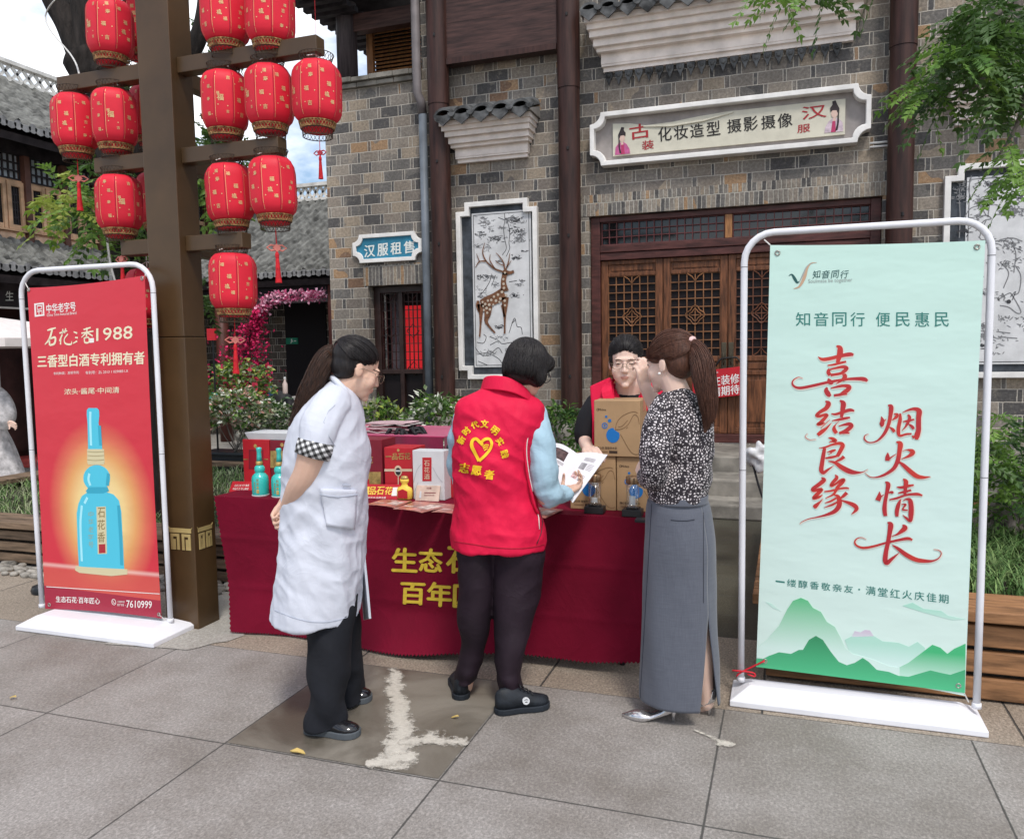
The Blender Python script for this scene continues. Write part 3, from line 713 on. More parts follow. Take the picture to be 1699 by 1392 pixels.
for st_ in ([(345, 110), (350, 160), (340, 220), (348, 300), (360, 370), (330, 420)], [(365, 160), (385, 240), (380, 330), (385, 370), (360, 430)], [(350, 160), (300, 140)], [(352, 150), (400, 140), (460, 160)], [(380, 620), (440, 610)], [(250, 560), (235, 620), (190, 690), (150, 730)], [(280, 570), (250, 650)], [(140, 1070), (190, 1075), (210, 1030), (190, 1010)], [(140, 1160), (220, 1150), (300, 1190), (330, 1230)], [(240, 1090), (300, 1060), (330, 1080), (400, 1070)], [(250, 1150), (300, 1110), (330, 1150)], [(150, 1210), (220, 1240)], [(380, 1000), (420, 890), (440, 950), (470, 960), (480, 1010)], [(400, 930), (430, 900)], [(240, 1030), (300, 1050)], [(130, 1110), (170, 1160), (230, 1170)]):
    ln.stroke(dpx([(x, y, 5) for x, y in st_]), f9, .0320, 0)
rr_ = random.Random(21)
for i in range(26): pine(ln, rr_.uniform(150, 490), rr_.choice([rr_.uniform(110, 480), rr_.uniform(560, 780), rr_.uniform(1000, 1220)]), rr_.uniform(12, 30), 16, 200 + i, 1)
ln.build('ink_drawing', [INK, INK2], dr)
dm = MB()
for st_ in ([(352, 552, 44), (340, 620, 44), (350, 690, 70)], [(345, 700, 90), (285, 740, 92), (215, 768, 84), (170, 782, 60)], [(352, 735, 66), (352, 800, 46), (350, 870, 24), (350, 940, 15), (349, 1005, 16)], [(168, 785, 58), (172, 850, 36), (170, 930, 18), (163, 1030, 14)], [(225, 800, 78), (222, 860, 56), (212, 915, 30), (245, 965, 17), (278, 1000, 15)], [(330, 790, 22), (338, 830, 16), (348, 880, 18)], [(330, 552, 24), (352, 550, 42), (390, 552, 26), (418, 541, 22)], [(150, 760, 22), (150, 800, 34), (158, 845, 12)]): dm.stroke(dpx(st_), f9, .040, 0)
for st_ in ([(335, 545, 14), (272, 520, 14), (212, 465, 12), (186, 400, 9), (200, 330, 4)], [(212, 465, 12), (160, 470, 9), (130, 515, 4)], [(162, 470, 9), (140, 410, 4)], [(275, 520, 10), (240, 460, 8), (242, 415, 4)], [(350, 535, 13), (342, 480, 11), (310, 430, 8), (284, 404, 4)], [(357, 530, 12), (378, 470, 9), (388, 405, 4)], [(345, 500, 8), (300, 480, 6), (280, 460, 4)], [(365, 510, 8), (400, 460, 4)]): dm.stroke(dpx(st_), f9, .041, 0)
rg = random.Random(4)
for x, y, r in [(340, 600, 10), (342, 635, 11), (345, 665, 11), (330, 695, 12), (360, 720, 11), (300, 715, 11), (318, 745, 12), (350, 760, 11), (270, 730, 10), (285, 760, 12), (250, 755, 11), (225, 760, 10), (235, 790, 12), (205, 785, 11), (185, 770, 9), (215, 815, 12), (240, 825, 11), (190, 800, 8), (220, 850, 10), (195, 830, 9), (352, 795, 9), (265, 790, 9), (310, 770, 9), (352, 552, 9)]:
    p = dpx([(x, y, r)])[0]; dm.disc(p[:2], p[2] * 1.0, f9, .0425, 10, 1)
dm.build('deer', [DEERC, SPOT], dr)
gr = thing('goat_relief', 'pale ink wall relief of an animal by a tree, half hidden behind the green banner', 'wall relief', (2.4, YW, 1.2))
ln = relief(gr, 1.51, 3.6, 1.20, 3.40, 1.72, 3.4, 1.34, 3.27)
gpx = dict(sc=3.483, ox=1550, oy=240)
for i, (x, y, r) in enumerate([(340, 230, 30), (430, 240, 40), (470, 390, 40), (410, 400, 20), (490, 300, 20), (270, 330, 30), (160, 220, 14), (160, 300, 14), (170, 500, 20), (450, 590, 40), (300, 850, 26), (290, 1050, 14), (285, 1160, 14)]): pine(ln, x, y, r, int(r * 1.4), 50 + i, 1 if i % 4 else 0, **gpx)
for st_ in ([(150, 180), (145, 300), (150, 420), (145, 540)], [(215, 180), (200, 260), (215, 320)], [(170, 430), (210, 370), (280, 350)], [(240, 420), (300, 410), (330, 430), (290, 440), (240, 500)], [(260, 540), (280, 480), (300, 440)], [(310, 420), (320, 340)], [(300, 410), (260, 340)], [(380, 550), (450, 540), (510, 560)], [(380, 680), (430, 740), (400, 830)], [(470, 700), (500, 760), (490, 850), (460, 870)], [(330, 560), (420, 560), (470, 620), (460, 740)], [(380, 890), (430, 860), (450, 870), (500, 960), (480, 975), (430, 940), (380, 930)], [(440, 880), (470, 850), (450, 900)], [(390, 880), (395, 860), (410, 890)], [(360, 1080), (440, 1090)], [(370, 1110), (480, 1120)], [(300, 680), (330, 720), (310, 760)]): ln.stroke(dpx([(x, y, 5) for x, y in st_], 1, **gpx), f9, .0322, 1)
ln.disc(dpx([(430, 908, 9)], 1, **gpx)[0][:2], .022, f9, .0325, 10, 0)
for i in range(30): pine(ln, rr_.uniform(140, 600), rr_.choice([rr_.uniform(180, 420), rr_.uniform(540, 900), rr_.uniform(1000, 1240)]), rr_.uniform(18, 46), 20, 300 + i, 1, **gpx)
ln.build('ink_drawing', [INK, INK2], gr)
# red renovation notice hung on the door handles
ns = thing('door_notice', 'red hanging notice with white lettering on the carved wooden door', 'sign', (-.5, 9.62, .95))
ps = [pxY(x, y, 9.62) for x, y in ((1148, 618), (1236, 607), (1237, 655), (1150, 664))]
m = MB(); m.prism(ps, planeY(9.62), .008, -.008); m.build('board', M('notice_red', (.46, .015, .025), .5, var=.06), ns, bevel=.002)
m = MB(); m.tube([PY(1186, 609, 9.62), PY(1195, 596, 9.64), PY(1204, 594, 9.64), PY(1222, 593, 9.64), PY(1234, 605, 9.62)], .012, 6); m.build('hanger', M('bolt_iron'), ns, smooth=True)
L = MB()
tpx(L, '正在装修', (1166, 643), (1227, 635.5), (1165.5, 627), 9.62, .011, .014); tpx(L, '敬请期待', (1166, 661), (1227, 653), (1165.5, 645.5), 9.62, .011, .014)
tpx(L, '即将开业', (1166, 622.5), (1192, 619), (1166, 619.5), 9.62, .011, 0)
L.disc(pxY(1234.5, 636, 9.62), .042, planeY(9.62), .010, 14, 1); L.disc(pxY(1234.5, 638, 9.62), .02, planeY(9.62), .0112, 10, 0)
L.build('lettering', [M('notice_white', (.75, .72, .7), .6, var=0), BLK], ns)
m = MB(); m.tube([f9(.79, 3.66, .04), f9(1.0, 3.66, .04)], .012, 6); m.tube([f9(.79, 3.70, .04), f9(1.0, 3.70, .04)], .012, 6)
tag(m.build('conduit', WHITE, smooth=True), 'pair of thin white conduits running from the shop sign to the column', 'conduit')
# ------------------------------------------------------------------ far buildings
TILE2 = M('weathered_roof_tile', (.13, .13, .12), .85, var=.45, scale=5, bump=.3, bscale=40)
TILEEND = M('tile_end_grey', (.20, .20, .20), .8, var=.3)
RIDGE = M('ridge_white', (.62, .60, .56), .8, var=.15)
def tiled_roof(name, parent, p00, p10, p01, p11, n, amp=.06, seed=0):
    """corrugated tiles running from the eave p00-p10 up to the ridge p01-p11"""
    p00, p10, p01, p11 = map(V3, (p00, p10, p01, p11)); nrm = np.cross(p10 - p00, p01 - p00); nrm /= np.linalg.norm(nrm)
    if nrm[2] < 0: nrm = -nrm
    m = MB(); K = 8; rows = 26; vs = []; rg = np.random.default_rng(seed); jig = rg.normal(0, .012, (n + 1, rows + 1))
    for r in range(rows + 1):
        v = r / rows
        for i in range(n * K + 1):
            u = i / (n * K); ph = (i % K) / K
            z = amp * (math.sin(ph * math.pi * 2) if ph < .5 else .55 * math.sin(ph * math.pi * 2)) + jig[min(i // K, n)][r] + (.02 if (r % 2) else 0)
            a = p00 + (p10 - p00) * u; b = p01 + (p11 - p01) * u; sag = -.10 * math.sin(v * math.pi)
            vs.append(a + (b - a) * v + nrm * z + ZU * sag * np.linalg.norm(p01 - p00) * .25)
    W = n * K + 1
    m.add(vs, [(r * W + i, r * W + i + 1, (r + 1) * W + i + 1, (r + 1) * W + i) for r in range(rows) for i in range(n * K)])
    o = m.build(name, TILE2, parent, fix=True)
    e = MB(); ed = (p10 - p00) / np.linalg.norm(p10 - p00); dn = (p00 - p01) / np.linalg.norm(p00 - p01)
    for i in range(n):
        c = p00 + (p10 - p00) * ((i + .25) / n) + dn * .03; wd = np.linalg.norm(p10 - p00) / n
        f = lambda a, b, d: c + ed * a + ZU * b + dn * d
        e.disc((0, .0), wd * .3, f, .0, 10); c2 = p00 + (p10 - p00) * ((i + .75) / n) + dn * .02
        f2 = lambda a, b, d: c2 + ed * a + ZU * b + dn * d
        e.prism([(-wd * .36, .02), (-wd * .34, -.03), (-wd * .2, -.065), (0, -.08), (wd * .2, -.065), (wd * .34, -.03), (wd * .36, .02)], f2, .01, -.01)
    e.build('tile_end_row', TILEEND, o)
    m = MB(); t = -nrm * .14
    q = [p00 + t, p10 + t, p11 + t, p01 + t, p00 + t * 1.8, p10 + t * 1.8, p11 + t * 1.8, p01 + t * 1.8]
    m.add(q, [(0, 1, 2, 3), (7, 6, 5, 4), (0, 4, 5, 1), (1, 5, 6, 2), (2, 6, 7, 3), (3, 7, 4, 0)]); m.build('rafters', M('dark_eave', (.03, .024, .026)), o)
    return o
def ridge_band(parent, p, q, h, n):
    p, q = V3(p), V3(q); d = q - p; L = np.linalg.norm(d); d /= L; nn = np.cross(d, ZU)
    m = MB()
    m.bar(p + ZU * .03, q + ZU * .03, .14, .06).bar(p + ZU * h, q + ZU * h, .18, .07)
    s_ = L / n
    for i in range(n):
        a = p + d * s_ * i
        m.bar(a + ZU * .06, a + d * s_ + ZU * (h - .03), .05, .04, nn); m.bar(a + ZU * (h - .03), a + d * s_ + ZU * .06, .055, .04, nn)
    return m.build('ridge_band', RIDGE, parent)
TAN = M('tan_carved_wood', (.60, .37, .22), .6, var=.3, scale=3)
TAN2 = M('tan_panel_wood', (.66, .43, .285), .6, var=.2, scale=3)
BRW = M('brown_post_wood', (.11, .048, .034), .5, var=.3, scale=3)
LATB = M('lattice_dark', (.035, .03, .032), .6, var=0)
PANE = M('sky_tinted_window', (.62, .68, .74), .15, var=.2, scale=2)  # reflected sky put into the pane colour as pale blue
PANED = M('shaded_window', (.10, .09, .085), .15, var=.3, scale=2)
XF = -11.5
lb = thing('timber_house', 'two storey tan timber house with lattice windows and grey tiled roofs on the left', 'house', (XF, 11, 0))
tiled_roof('roof', lb, (-10.7, 4.0, 4.98), (-10.7, 15.5, 4.98), (-14.2, 4.0, 6.85), (-14.2, 15.5, 6.85), 48, .065, 1)
ridge_band(lb, (-14.2, 4, 6.85), (-14.2, 15.5, 6.85), .36, 46)
tiled_roof('lower_roof', lb, (-10.1, 4.0, 2.84), (-10.1, 12.6, 2.84), (-11.48, 4.0, 3.42), (-11.48, 12.6, 3.42), 38, .055, 2)
m = MB(); m.box(-14.2, XF - .3, 4, 15.5, 0, 4.9); m.build('wall', M('house_core', (.10, .055, .04), .8), lb)
m = MB(); m.box(XF - .28, XF + .02, 4, 15.5, 4.76, 5.1).box(-11.3, -10.7, 4, 12.6, 2.55, 2.66); m.build('eave_beam', M('dark_eave', (.03, .024, .026)), lb)
bay0 = 9.73; bw = .70
up = MB(); lo = MB(); pn = MB(); pst = MB(); wf = MB(); lt = MB(); cv_ = MB()
y = 4.25
ys = [bay0 + bw * k + .12 for k in range(-8, 9)]
for yb in ys: MB().box(XF - .1, XF + .06, yb - .05, yb + .05, 3.3, 4.75).build('post', BRW, lb)
for yb in ys[:-1]:
    a, b_ = yb + .05, yb + bw - .05
    # upper fret strip
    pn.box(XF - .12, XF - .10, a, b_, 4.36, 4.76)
    for k in range(7): lt.box(XF - .06, XF - .035, a + (b_ - a) * k / 6 - .012, a + (b_ - a) * k / 6 + .012, 4.38, 4.76)
    for k in range(4): lt.box(XF - .061, XF - .036, a + .0, b_, 4.38 + .126 * k - .012, 4.38 + .126 * k + .012)
    # two casements with lattice
    for c0, c1 in ((a, (a + b_) / 2 - .01), ((a + b_) / 2 + .01, b_)):
        wf = MB(); wf.box(XF - .06, XF + .02, c0, c0 + .07, 3.58, 4.33).box(XF - .06, XF + .02, c1 - .06, c1, 3.58, 4.33).box(XF - .06, XF + .02, c0 + .06, c1 - .06, 4.25, 4.33).box(XF - .06, XF + .02, c0 + .06, c1 - .07, 3.58, 3.66); wf.build('window_frame', TAN, lb, bevel=.008)
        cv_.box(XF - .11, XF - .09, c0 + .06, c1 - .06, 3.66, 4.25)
        for k in range(5): lt.box(XF - .04, XF - .02, c0 + .06 + (c1 - c0 - .12) * k / 4 - .009, c0 + .06 + (c1 - c0 - .12) * k / 4 + .009, 3.66, 4.25)
        for k in range(6): lt.box(XF - .041, XF - .021, c0 + .06, c1 - .06, 3.66 + .118 * k - .008, 3.66 + .118 * k + .008)
    lo.box(XF - .06, XF - .01, a, b_, 3.30, 3.555)
    lo.prism([(a + .06, 3.38), (b_ - .06, 3.38), (b_ - .06, 3.52), (a + .06, 3.52)], planeX(XF - .01), .02, -.01)
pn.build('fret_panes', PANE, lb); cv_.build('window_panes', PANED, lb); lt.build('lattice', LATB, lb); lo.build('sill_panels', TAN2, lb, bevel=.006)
m = MB(); m.box(XF - .3, XF - .02, 4, 12.6, 4.335, 4.358).box(XF - .08, XF + .05, 4, 12.6, 3.555, 3.578); m.build('rail', TAN, lb)
m = MB()
for k in range(7): MB().lathe((-10.95, 5.0 + 1.5 * k, 0), [(.11, 0), (.105, 2.56)], 14).build('veranda_post', M('dark_red_post', (.085, .028, .022), .5), lb, smooth=True)
m = MB(); m.box(XF - .2, XF - .1, 4, 12.6, 0, 2.5)
for k in range(9): m.box(XF - .1, XF - .05, 4.2 + k * .95, 4.95 + k * .95, .1, 2.2)
m.build('shop_front', M('dark_shop_wood', (.045, .018, .016), .5, var=.5, scale=2), lb)
sgn = thing('eatery_sign', 'black shop fascia sign with a white border and white characters at far left', 'sign', (-10.8, 8.5, 2.4))
m = MB(); m.box(-10.82, -10.78, 6.0, 10.0, 2.32, 2.56); m.build('board', M('sign_charcoal', (.03, .027, .03), .5), sgn)
m = MB(); m.box(-10.83, -10.765, 6.0, 10.0, 2.56, 2.585).box(-10.83, -10.765, 6.0, 10.0, 2.295, 2.32); m.build('border', WHITE, sgn)
L = MB(); fx = lambda a, b, d=0.: (-10.78 + d, a, b)
def pxX(x, y, X): p = PX(x, y, X); return (p[1], p[2])
for ch, x in (('味', -38), ('人', -14), ('生', 9)):
    a = pxX(x, 499, -10.78); b_ = pxX(x + 13, 499, -10.78); c = pxX(x, 483, -10.78); text(L, ch, (a, b_, c), fx, .004, .01)
L.build('lettering', M('sign_white', (.72, .76, .72)), sgn)

mb_ = thing('tiled_hall', 'low hall with a wide grey tiled roof and dark open front in the middle distance', 'hall', (-8, 12.5, 0))
tiled_roof('roof', mb_, (-14, 12.0, 2.97), (-5.2, 12.0, 2.97), (-14, 15.4, 4.86), (-5.2, 15.4, 4.86), 46, .06, 3)
ridge_band(mb_, (-14, 15.4, 4.86), (-5.2, 15.4, 4.86), .34, 48)
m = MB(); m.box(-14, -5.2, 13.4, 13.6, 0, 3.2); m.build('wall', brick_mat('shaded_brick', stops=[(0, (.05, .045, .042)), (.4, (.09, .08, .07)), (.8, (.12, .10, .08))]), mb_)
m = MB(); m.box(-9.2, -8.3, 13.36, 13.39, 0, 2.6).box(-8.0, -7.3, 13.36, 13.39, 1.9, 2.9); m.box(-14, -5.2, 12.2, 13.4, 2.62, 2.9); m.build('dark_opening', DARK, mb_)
m = MB()
for xx in (-13.2, -11.6, -9.78, -7.42): MB().lathe((xx, 12.25, 0), [(.12, 0), (.115, 2.9)], 14).build('veranda_post', M('dark_red_post'), mb_, smooth=True)
m = MB(); m.box(-14, -5.2, 12.16, 12.34, 2.46, 2.62); m.build('beam', M('dark_eave'), mb_)
ex = thing('exit_sign', 'small green emergency exit sign on the shaded brick wall', 'sign', (-7.6, 13.36, 1.55))
p = PY(485, 566, 13.35)
m = MB(); m.box(p[0] - .13, p[0] + .13, 13.33, 13.395, p[2] - .06, p[2] + .06); m.build('board', M('exit_green', (.02, .22, .13), .5), ex)
L = MB(); ff = planeY(13.33); L.disc((p[0], p[2] + .03), .014, ff, .003); L.stroke([(p[0] - .02, p[2] - .045, .016), (p[0] - .005, p[2] - .01, .02), (p[0] + .004, p[2] + .012, .02), (p[0] + .03, p[2] - .02, .012)], ff, .003, n=8); L.stroke([(p[0] + .05, p[2], .016), (p[0] + .10, p[2], .016)], ff, .003, smooth=False); L.build('pictogram', M('sign_white'), ex)

# ------------------------------------------------------------------ leaves and trees
def leaf_mat(name, c1, c2, rough=.5):
    s = NT(name); v = s.obj(); f = s.noise(v, 5, 3); g_ = s.n('ObjectInfo', out=4)
    c = s.mix(s.ramp(f, [(.35, 0.), (.65, 1.)]), c1, c2)
    s.set(Base_Color=c, Roughness=rough)
    tr = s.t.nodes.new('ShaderNodeBsdfTranslucent'); s.put(tr.inputs[0], c)
    mxs = s.t.nodes.new('ShaderNodeMixShader'); mxs.inputs[0].default_value = .35
    s.t.links.new(s.b.outputs[0], mxs.inputs[1]); s.t.links.new(tr.outputs[0], mxs.inputs[2]); s.t.links.new(mxs.outputs[0], s.out.inputs[0])
    return s.m
LEAFD = leaf_mat('leaf_dark', (.045, .10, .020), (.085, .165, .035))
LEAFB = leaf_mat('leaf_bright', (.10, .22, .035), (.20, .34, .06))
LEAFY = leaf_mat('leaf_yellow', (.26, .36, .05), (.42, .48, .10))
LEAFV = leaf_mat('leaf_variegated', (.10, .16, .06), (.44, .46, .30))
LEAFR = leaf_mat('leaf_bluegreen', (.035, .09, .035), (.09, .17, .06))
def leaf_quad(mb, p, d, w_, up, m=0):
    p, d, up = V3(p), V3(d), V3(up); s_ = np.cross(d, up); s_ /= np.linalg.norm(s_) + 1e-9; u = np.cross(s_, d); u /= np.linalg.norm(u) + 1e-9
    L = np.linalg.norm(d)
    mb.add([p, p + d * .4 + s_ * w_ + u * L * .10, p + d + u * -.08 * L, p + d * .4 - s_ * w_ + u * L * .10, p + d * .45 + u * .02 * L], [(0, 4, 1), (1, 4, 2), (0, 3, 4), (4, 3, 2)], m)
def frond(mb, p, d, n=9, l=.055, w_=.011, m=0, rg=random, droop=.5):
    """pinnate leaf: leaflets in pairs along a drooping stalk"""
    p, d = V3(p), V3(d); L = np.linalg.norm(d); dd = d / L
    sd = np.cross(dd, ZU); sd /= np.linalg.norm(sd) + 1e-9
    tw = rg.uniform(-.6, .6); sd = sd * math.cos(tw) + np.cross(dd, sd) * math.sin(tw)
    path = []
    for i in range(n + 1):
        t = i / n; path.append(p + d * t - ZU * droop * L * t * t)
    mb.tube(path, .0016, 3, m)
    for i in range(1, n + 1):
        t_ = path[i] - path[i - 1]; t_ /= np.linalg.norm(t_)
        k = l * (1 - .45 * abs(i / n - .45)) * rg.uniform(.85, 1.15)
        for sg in (-1, 1):
            v = t_ * .55 + sd * sg * .85 - ZU * rg.uniform(.0, .35); v /= np.linalg.norm(v)
            leaf_quad(mb, path[i], v * k, w_, np.cross(t_, sd) * 1.0 + .3 * RNG.normal(size=3), m)
    leaf_quad(mb, path[-1], (path[-1] - path[-2]) / np.linalg.norm(path[-1] - path[-2]) * l, w_, ZU, m)
BARK = M('dark_bark', (.020, .016, .014), .95, var=.5, scale=14, bump=1., bscale=22, stretch=(1, 1, .25), bdist=.03)
BARKL = M('pale_bark', (.16, .14, .12), .9, var=.4, scale=10, bump=1., bscale=24, stretch=(1, 1, .3), bdist=.03)
def wobble_tube(mb, path, rs, n=14, seg=24, amp=.12, seed=0.):
    P = catmull(path, seg); rr = catmull([(r, 0, 0) for r in rs], seg)[:, 0]; T = np.gradient(P, axis=0); rings = []
    u = np.array([1., 0, 0])
    for p, t, r in zip(P, T, rr):
        t = t / np.linalg.norm(t); u = u - t * (u @ t); u /= np.linalg.norm(u); v = np.cross(t, u)
        ring = []
        for a in np.arange(n) * 2 * math.pi / n:
            dv_ = math.cos(a) * u + math.sin(a) * v
            k = 1 + amp * noise.noise((dv_[0] * 2.2 + seed, dv_[1] * 2.2, dv_[2] * 2.2 + p[2] * 1.2)) + amp * .6 * noise.noise((dv_[0] * 6 + seed, dv_[1] * 6, p[2] * 2.5))
            ring.append(p + r * k * dv_)
        rings.append(ring)
    mb.loft(rings)
TD = 6.6
tree = thing('old_tree', 'old dark barked tree leaning behind the lantern post with light green leaves', 'tree', PF(262, 850, TD) * [1, 1, 0])
m = MB()
s_ = mpp(200, 400, TD)
def tp(x, y, h=TD): return PF(x, y, h)
wobble_tube(m, [tp(272, 870), tp(262, 740), tp(246, 600), tp(224, 460), tp(208, 350), tp(193, 250), tp(172, 150), tp(150, 95)], [36 * s_, 31 * s_, 29 * s_, 29 * s_, 31 * s_, 34 * s_, 38 * s_, 44 * s_], 18, 34, .22)
wobble_tube(m, [tp(158, 120), tp(120, 45), tp(92, 0), tp(60, -70), tp(30, -160)], [36 * s_, 24 * s_, 20 * s_, 17 * s_, 12 * s_], 14, 20, .15, 3.)
wobble_tube(m, [tp(168, 140), tp(158, 50), tp(150, -20), tp(165, -140)], [40 * s_, 34 * s_, 28 * s_, 20 * s_], 14, 18, .15, 5.)
wobble_tube(m, [tp(200, 300), tp(260, 180), tp(330, 60), tp(345, -60)], [24 * s_, 17 * s_, 14 * s_, 10 * s_], 12, 20, .15, 7.)
wobble_tube(m, [tp(212, 380), tp(180, 320), tp(140, 300), tp(100, 310)], [8 * s_, 6 * s_, 4 * s_, 2 * s_], 8, 12, .1, 9.)
wobble_tube(m, [tp(215, 400), tp(270, 330), tp(330, 290), tp(350, 250)], [10 * s_, 7 * s_, 5 * s_, 3 * s_], 8, 12, .1, 9.)
m.build('trunk', BARK, tree, smooth=True)
rg = random.Random(11)
cr_ = MB()
def cluster(mb, x, y, rx, ry, n, h, m=0, l=.055, L=.24, spread=.25, rgx=rg, dirb=(0, 0)):
    for i in range(n):
        a = rgx.uniform(0, 2 * math.pi); q = rgx.random() ** .5
        p = PF(x + rx * q * math.cos(a), y + ry * q * math.sin(a), h + rgx.uniform(-spread, spread))
        d = R0 * (rgx.gauss(0, 1) + dirb[0]) + FH * rgx.gauss(0, .7) + ZU * (rgx.gauss(-.1, .5) + dirb[1]); d = d / np.linalg.norm(d) * L * rgx.uniform(.7, 1.2)
        frond(mb, p, d, rgx.randint(6, 9), l, l * .22, m, rgx)
cluster(cr_, 138, 318, 44, 34, 20, 6.0, 0, .075, .30, .3)
cluster(cr_, 112, 338, 26, 30, 14, 6.0, 2, .07, .28, .3)
cluster(cr_, 175, 310, 30, 55, 26, 6.3, 1, .08, .32, .4)
cluster(cr_, 175, 370, 22, 24, 16, 6.1, 0, .08, .3)
cluster(cr_, 230, 330, 30, 50, 30, 6.5, 1, .08, .3)
cluster(cr_, 262, 130, 50, 60, 18, 6.8, 1, .07, .3); cluster(cr_, 235, 250, 45, 30, 20, 6.8, 1, .07, .3)
cluster(cr_, 345, 235, 30, 40, 30, 7.0, 1, .09, .35, .5); cluster(cr_, 340, 290, 22, 40, 22, 7.1, 0, .09, .35, .5)
cluster(cr_, 348, 90, 16, 60, 14, 7.0, 1, .09, .3, .5); cluster(cr_, 240, 430, 22, 50, 26, 6.5, 1, .08, .3, .3); cluster(cr_, 395, 250, 30, 20, 10, 7.1, 1, .08, .3)
cluster(cr_, 342, 480, 16, 50, 16, 7.3, 1, .08, .3, .4)
cr_.build('crown', [LEAFB, LEAFD, LEAFY], tree, fix=False)
# the tree reaching in from the right
RD = 4.6
rt_ = thing('leafy_tree', 'green feathery leaved tree whose branches hang in from the upper right', 'tree', (2.9, 5.6, 0))
m = MB(); s_ = mpp(1600, 200, RD)
top = PF(1790, -80, RD)
wobble_tube(m, [(2.95, 5.6, 0), (2.9, 5.5, 1.2), (2.8, 5.3, 2.4), top], [.16, .13, .11, .08], 14, 24, .15, 2.)
for br in ([top, PF(1700, -20, RD), PF(1640, 40, RD), PF(1560, 110, RD)], [top, PF(1720, 80, RD), PF(1690, 200, RD + .2), PF(1650, 270, RD + .2)], [top, PF(1650, -70, RD), PF(1480, -60, RD), PF(1300, -22, RD)], [PF(1700, -20, RD), PF(1640, 120, RD), PF(1580, 165, RD)]): wobble_tube(m, br, [.03, .02, .012, .005], 8, 14, .1, 1.)
m.build('trunk', BARKL, rt_, smooth=True)
rg2 = random.Random(5); c = MB()
K = dict(rgx=rg2)
cluster(c, 1660, 30, 55, 55, 84, RD, 0, .062, .26, .35, **K); cluster(c, 1612, 90, 52, 45, 50, RD, 0, .060, .25, .3, **K); cluster(c, 1570, 145, 40, 22, 14, RD - .1, 0, .058, .24, .2, dirb=(-.8, -.2), **K)
cluster(c, 1655, 135, 40, 34, 34, RD, 0, .06, .25, .3, **K); cluster(c, 1695, 120, 25, 75, 30, RD + .2, 1, .062, .26, .3, **K); cluster(c, 1684, 262, 22, 28, 16, RD - .1, 1, .058, .22, .2, dirb=(-.5, -.3), **K); cluster(c, 1690, 300, 16, 20, 10, RD, 1, .055, .2, .2, **K)
cluster(c, 1540, 142, 18, 14, 9, RD - .2, 1, .055, .2, .1, dirb=(-1.2, -.2), **K); cluster(c, 1600, 85, 30, 20, 14, RD - .2, 1, .055, .22, .2, **K)
cluster(c, 1300, -20, 40, 12, 12, RD, 1, .055, .2, .2, **K); cluster(c, 1355, -12, 22, 12, 10, RD, 0, .055, .2, .2, **K); cluster(c, 1440, -75, 80, 26, 14, RD, 0, .055, .22, .2, **K)
c.build('crown', [LEAFD, LEAFB, LEAFR], rt_, fix=False)

# ------------------------------------------------------------------ wooden planters with grass
def planter(label, X0, X1, Y0, Y1, h, wood, lid=.30, over=.06, n=3):
    t = thing('wooden_planter', label, 'planter', ((X0 + X1) / 2, Y0, 0), 'slatted wooden planters')
    m = MB(); sh_ = (h - .07) / n
    for k in range(n):
        za, zb = .012 + k * sh_, .012 + (k + 1) * sh_ - .022
        m.box(X0, X1, Y0, Y0 + .04, za, zb)
    m.build('front_slats', wood, t, bevel=.006)
    for X in (X0 + .041, X1 - .001):
        m = MB()
        for k in range(n): m.box(X - .04, X, Y0 + .042, Y1, .012 + k * sh_, .012 + (k + 1) * sh_ - .022)
        m.build('side_slats', wood, t, bevel=.006)
    m = MB(); b = lid / 3
    for k in range(3): m.box(X0 - over, X1 + over, Y0 - over + k * b, Y0 - over + (k + 1) * b - .008, h - .05 + .0015 * k, h)
    for X in (X0 - over, X1 + over - lid):
        for k in range(3): m.box(X + k * b, X + (k + 1) * b - .008, Y0 - over + lid + .004, Y1, h - .05, h + .001)
    m.box(X0 - over, X1 + over, Y1 + .003, Y1 + .12, h - .05, h + .002)
    m.build('rim_boards', wood, t, bevel=.006)
    m = MB(); m.box(X0 + .06, X1 - .06, Y0 + .06, Y1, .02, h - .10); m.build('soil', M('soil', (.04, .032, .025), .95, var=.5, scale=20, bump=.5), t)
    return t
def grass(name, label, X0, X1, Y0, Y1, z, n, hh, mats, seed, fall=.6):
    rgx = np.random.default_rng(seed); m = MB(); vs = []; fs = []; mi = []
    for i in range(n):
        x, y = rgx.uniform(X0, X1), rgx.uniform(Y0, Y1); a = rgx.uniform(0, 2 * math.pi); h_ = hh * rgx.uniform(.6, 1.25); w_ = rgx.uniform(.003, .006)
        d = np.array([math.cos(a), math.sin(a), 0]); sd = np.array([-d[1], d[0], 0]); o = len(vs)
        for t in (0, .35, .7, 1.):
            c_ = np.array([x, y, z]) + d * h_ * fall * t * t + ZU * h_ * (t - .45 * t * t); wk = w_ * (1 - t * .85)
            vs += [c_ - sd * wk, c_ + sd * wk]
        fs += [(o, o + 1, o + 3, o + 2), (o + 2, o + 3, o + 5, o + 4), (o + 4, o + 5, o + 7, o + 6)]; mi += [int(rgx.random() * len(mats))] * 3
    m.add(vs, fs); m.m = mi
    return tag(m.build(name, mats, fix=False), label, 'grass', kind='stuff')
GR1, GR2, GR3 = M('grass_green', (.06, .13, .03), .6, var=.4), M('grass_light', (.16, .24, .08), .6, var=.4), M('grass_pale', (.27, .30, .17), .6, var=.3)
WOODG = M('weathered_planter_wood', (.155, .105, .068), .7, var=.45, scale=4, bump=.3, bscale=30, stretch=(.8, 6, 8))
WOODW = M('warm_planter_wood', (.27, .135, .062), .6, var=.4, scale=4, bump=.3, bscale=30, stretch=(.8, 6, 8))
planter('grey brown slatted wooden planter with grass behind the red banner and lantern post', -7.75, -2.95, 4.46, 7.6, .335, WOODG)
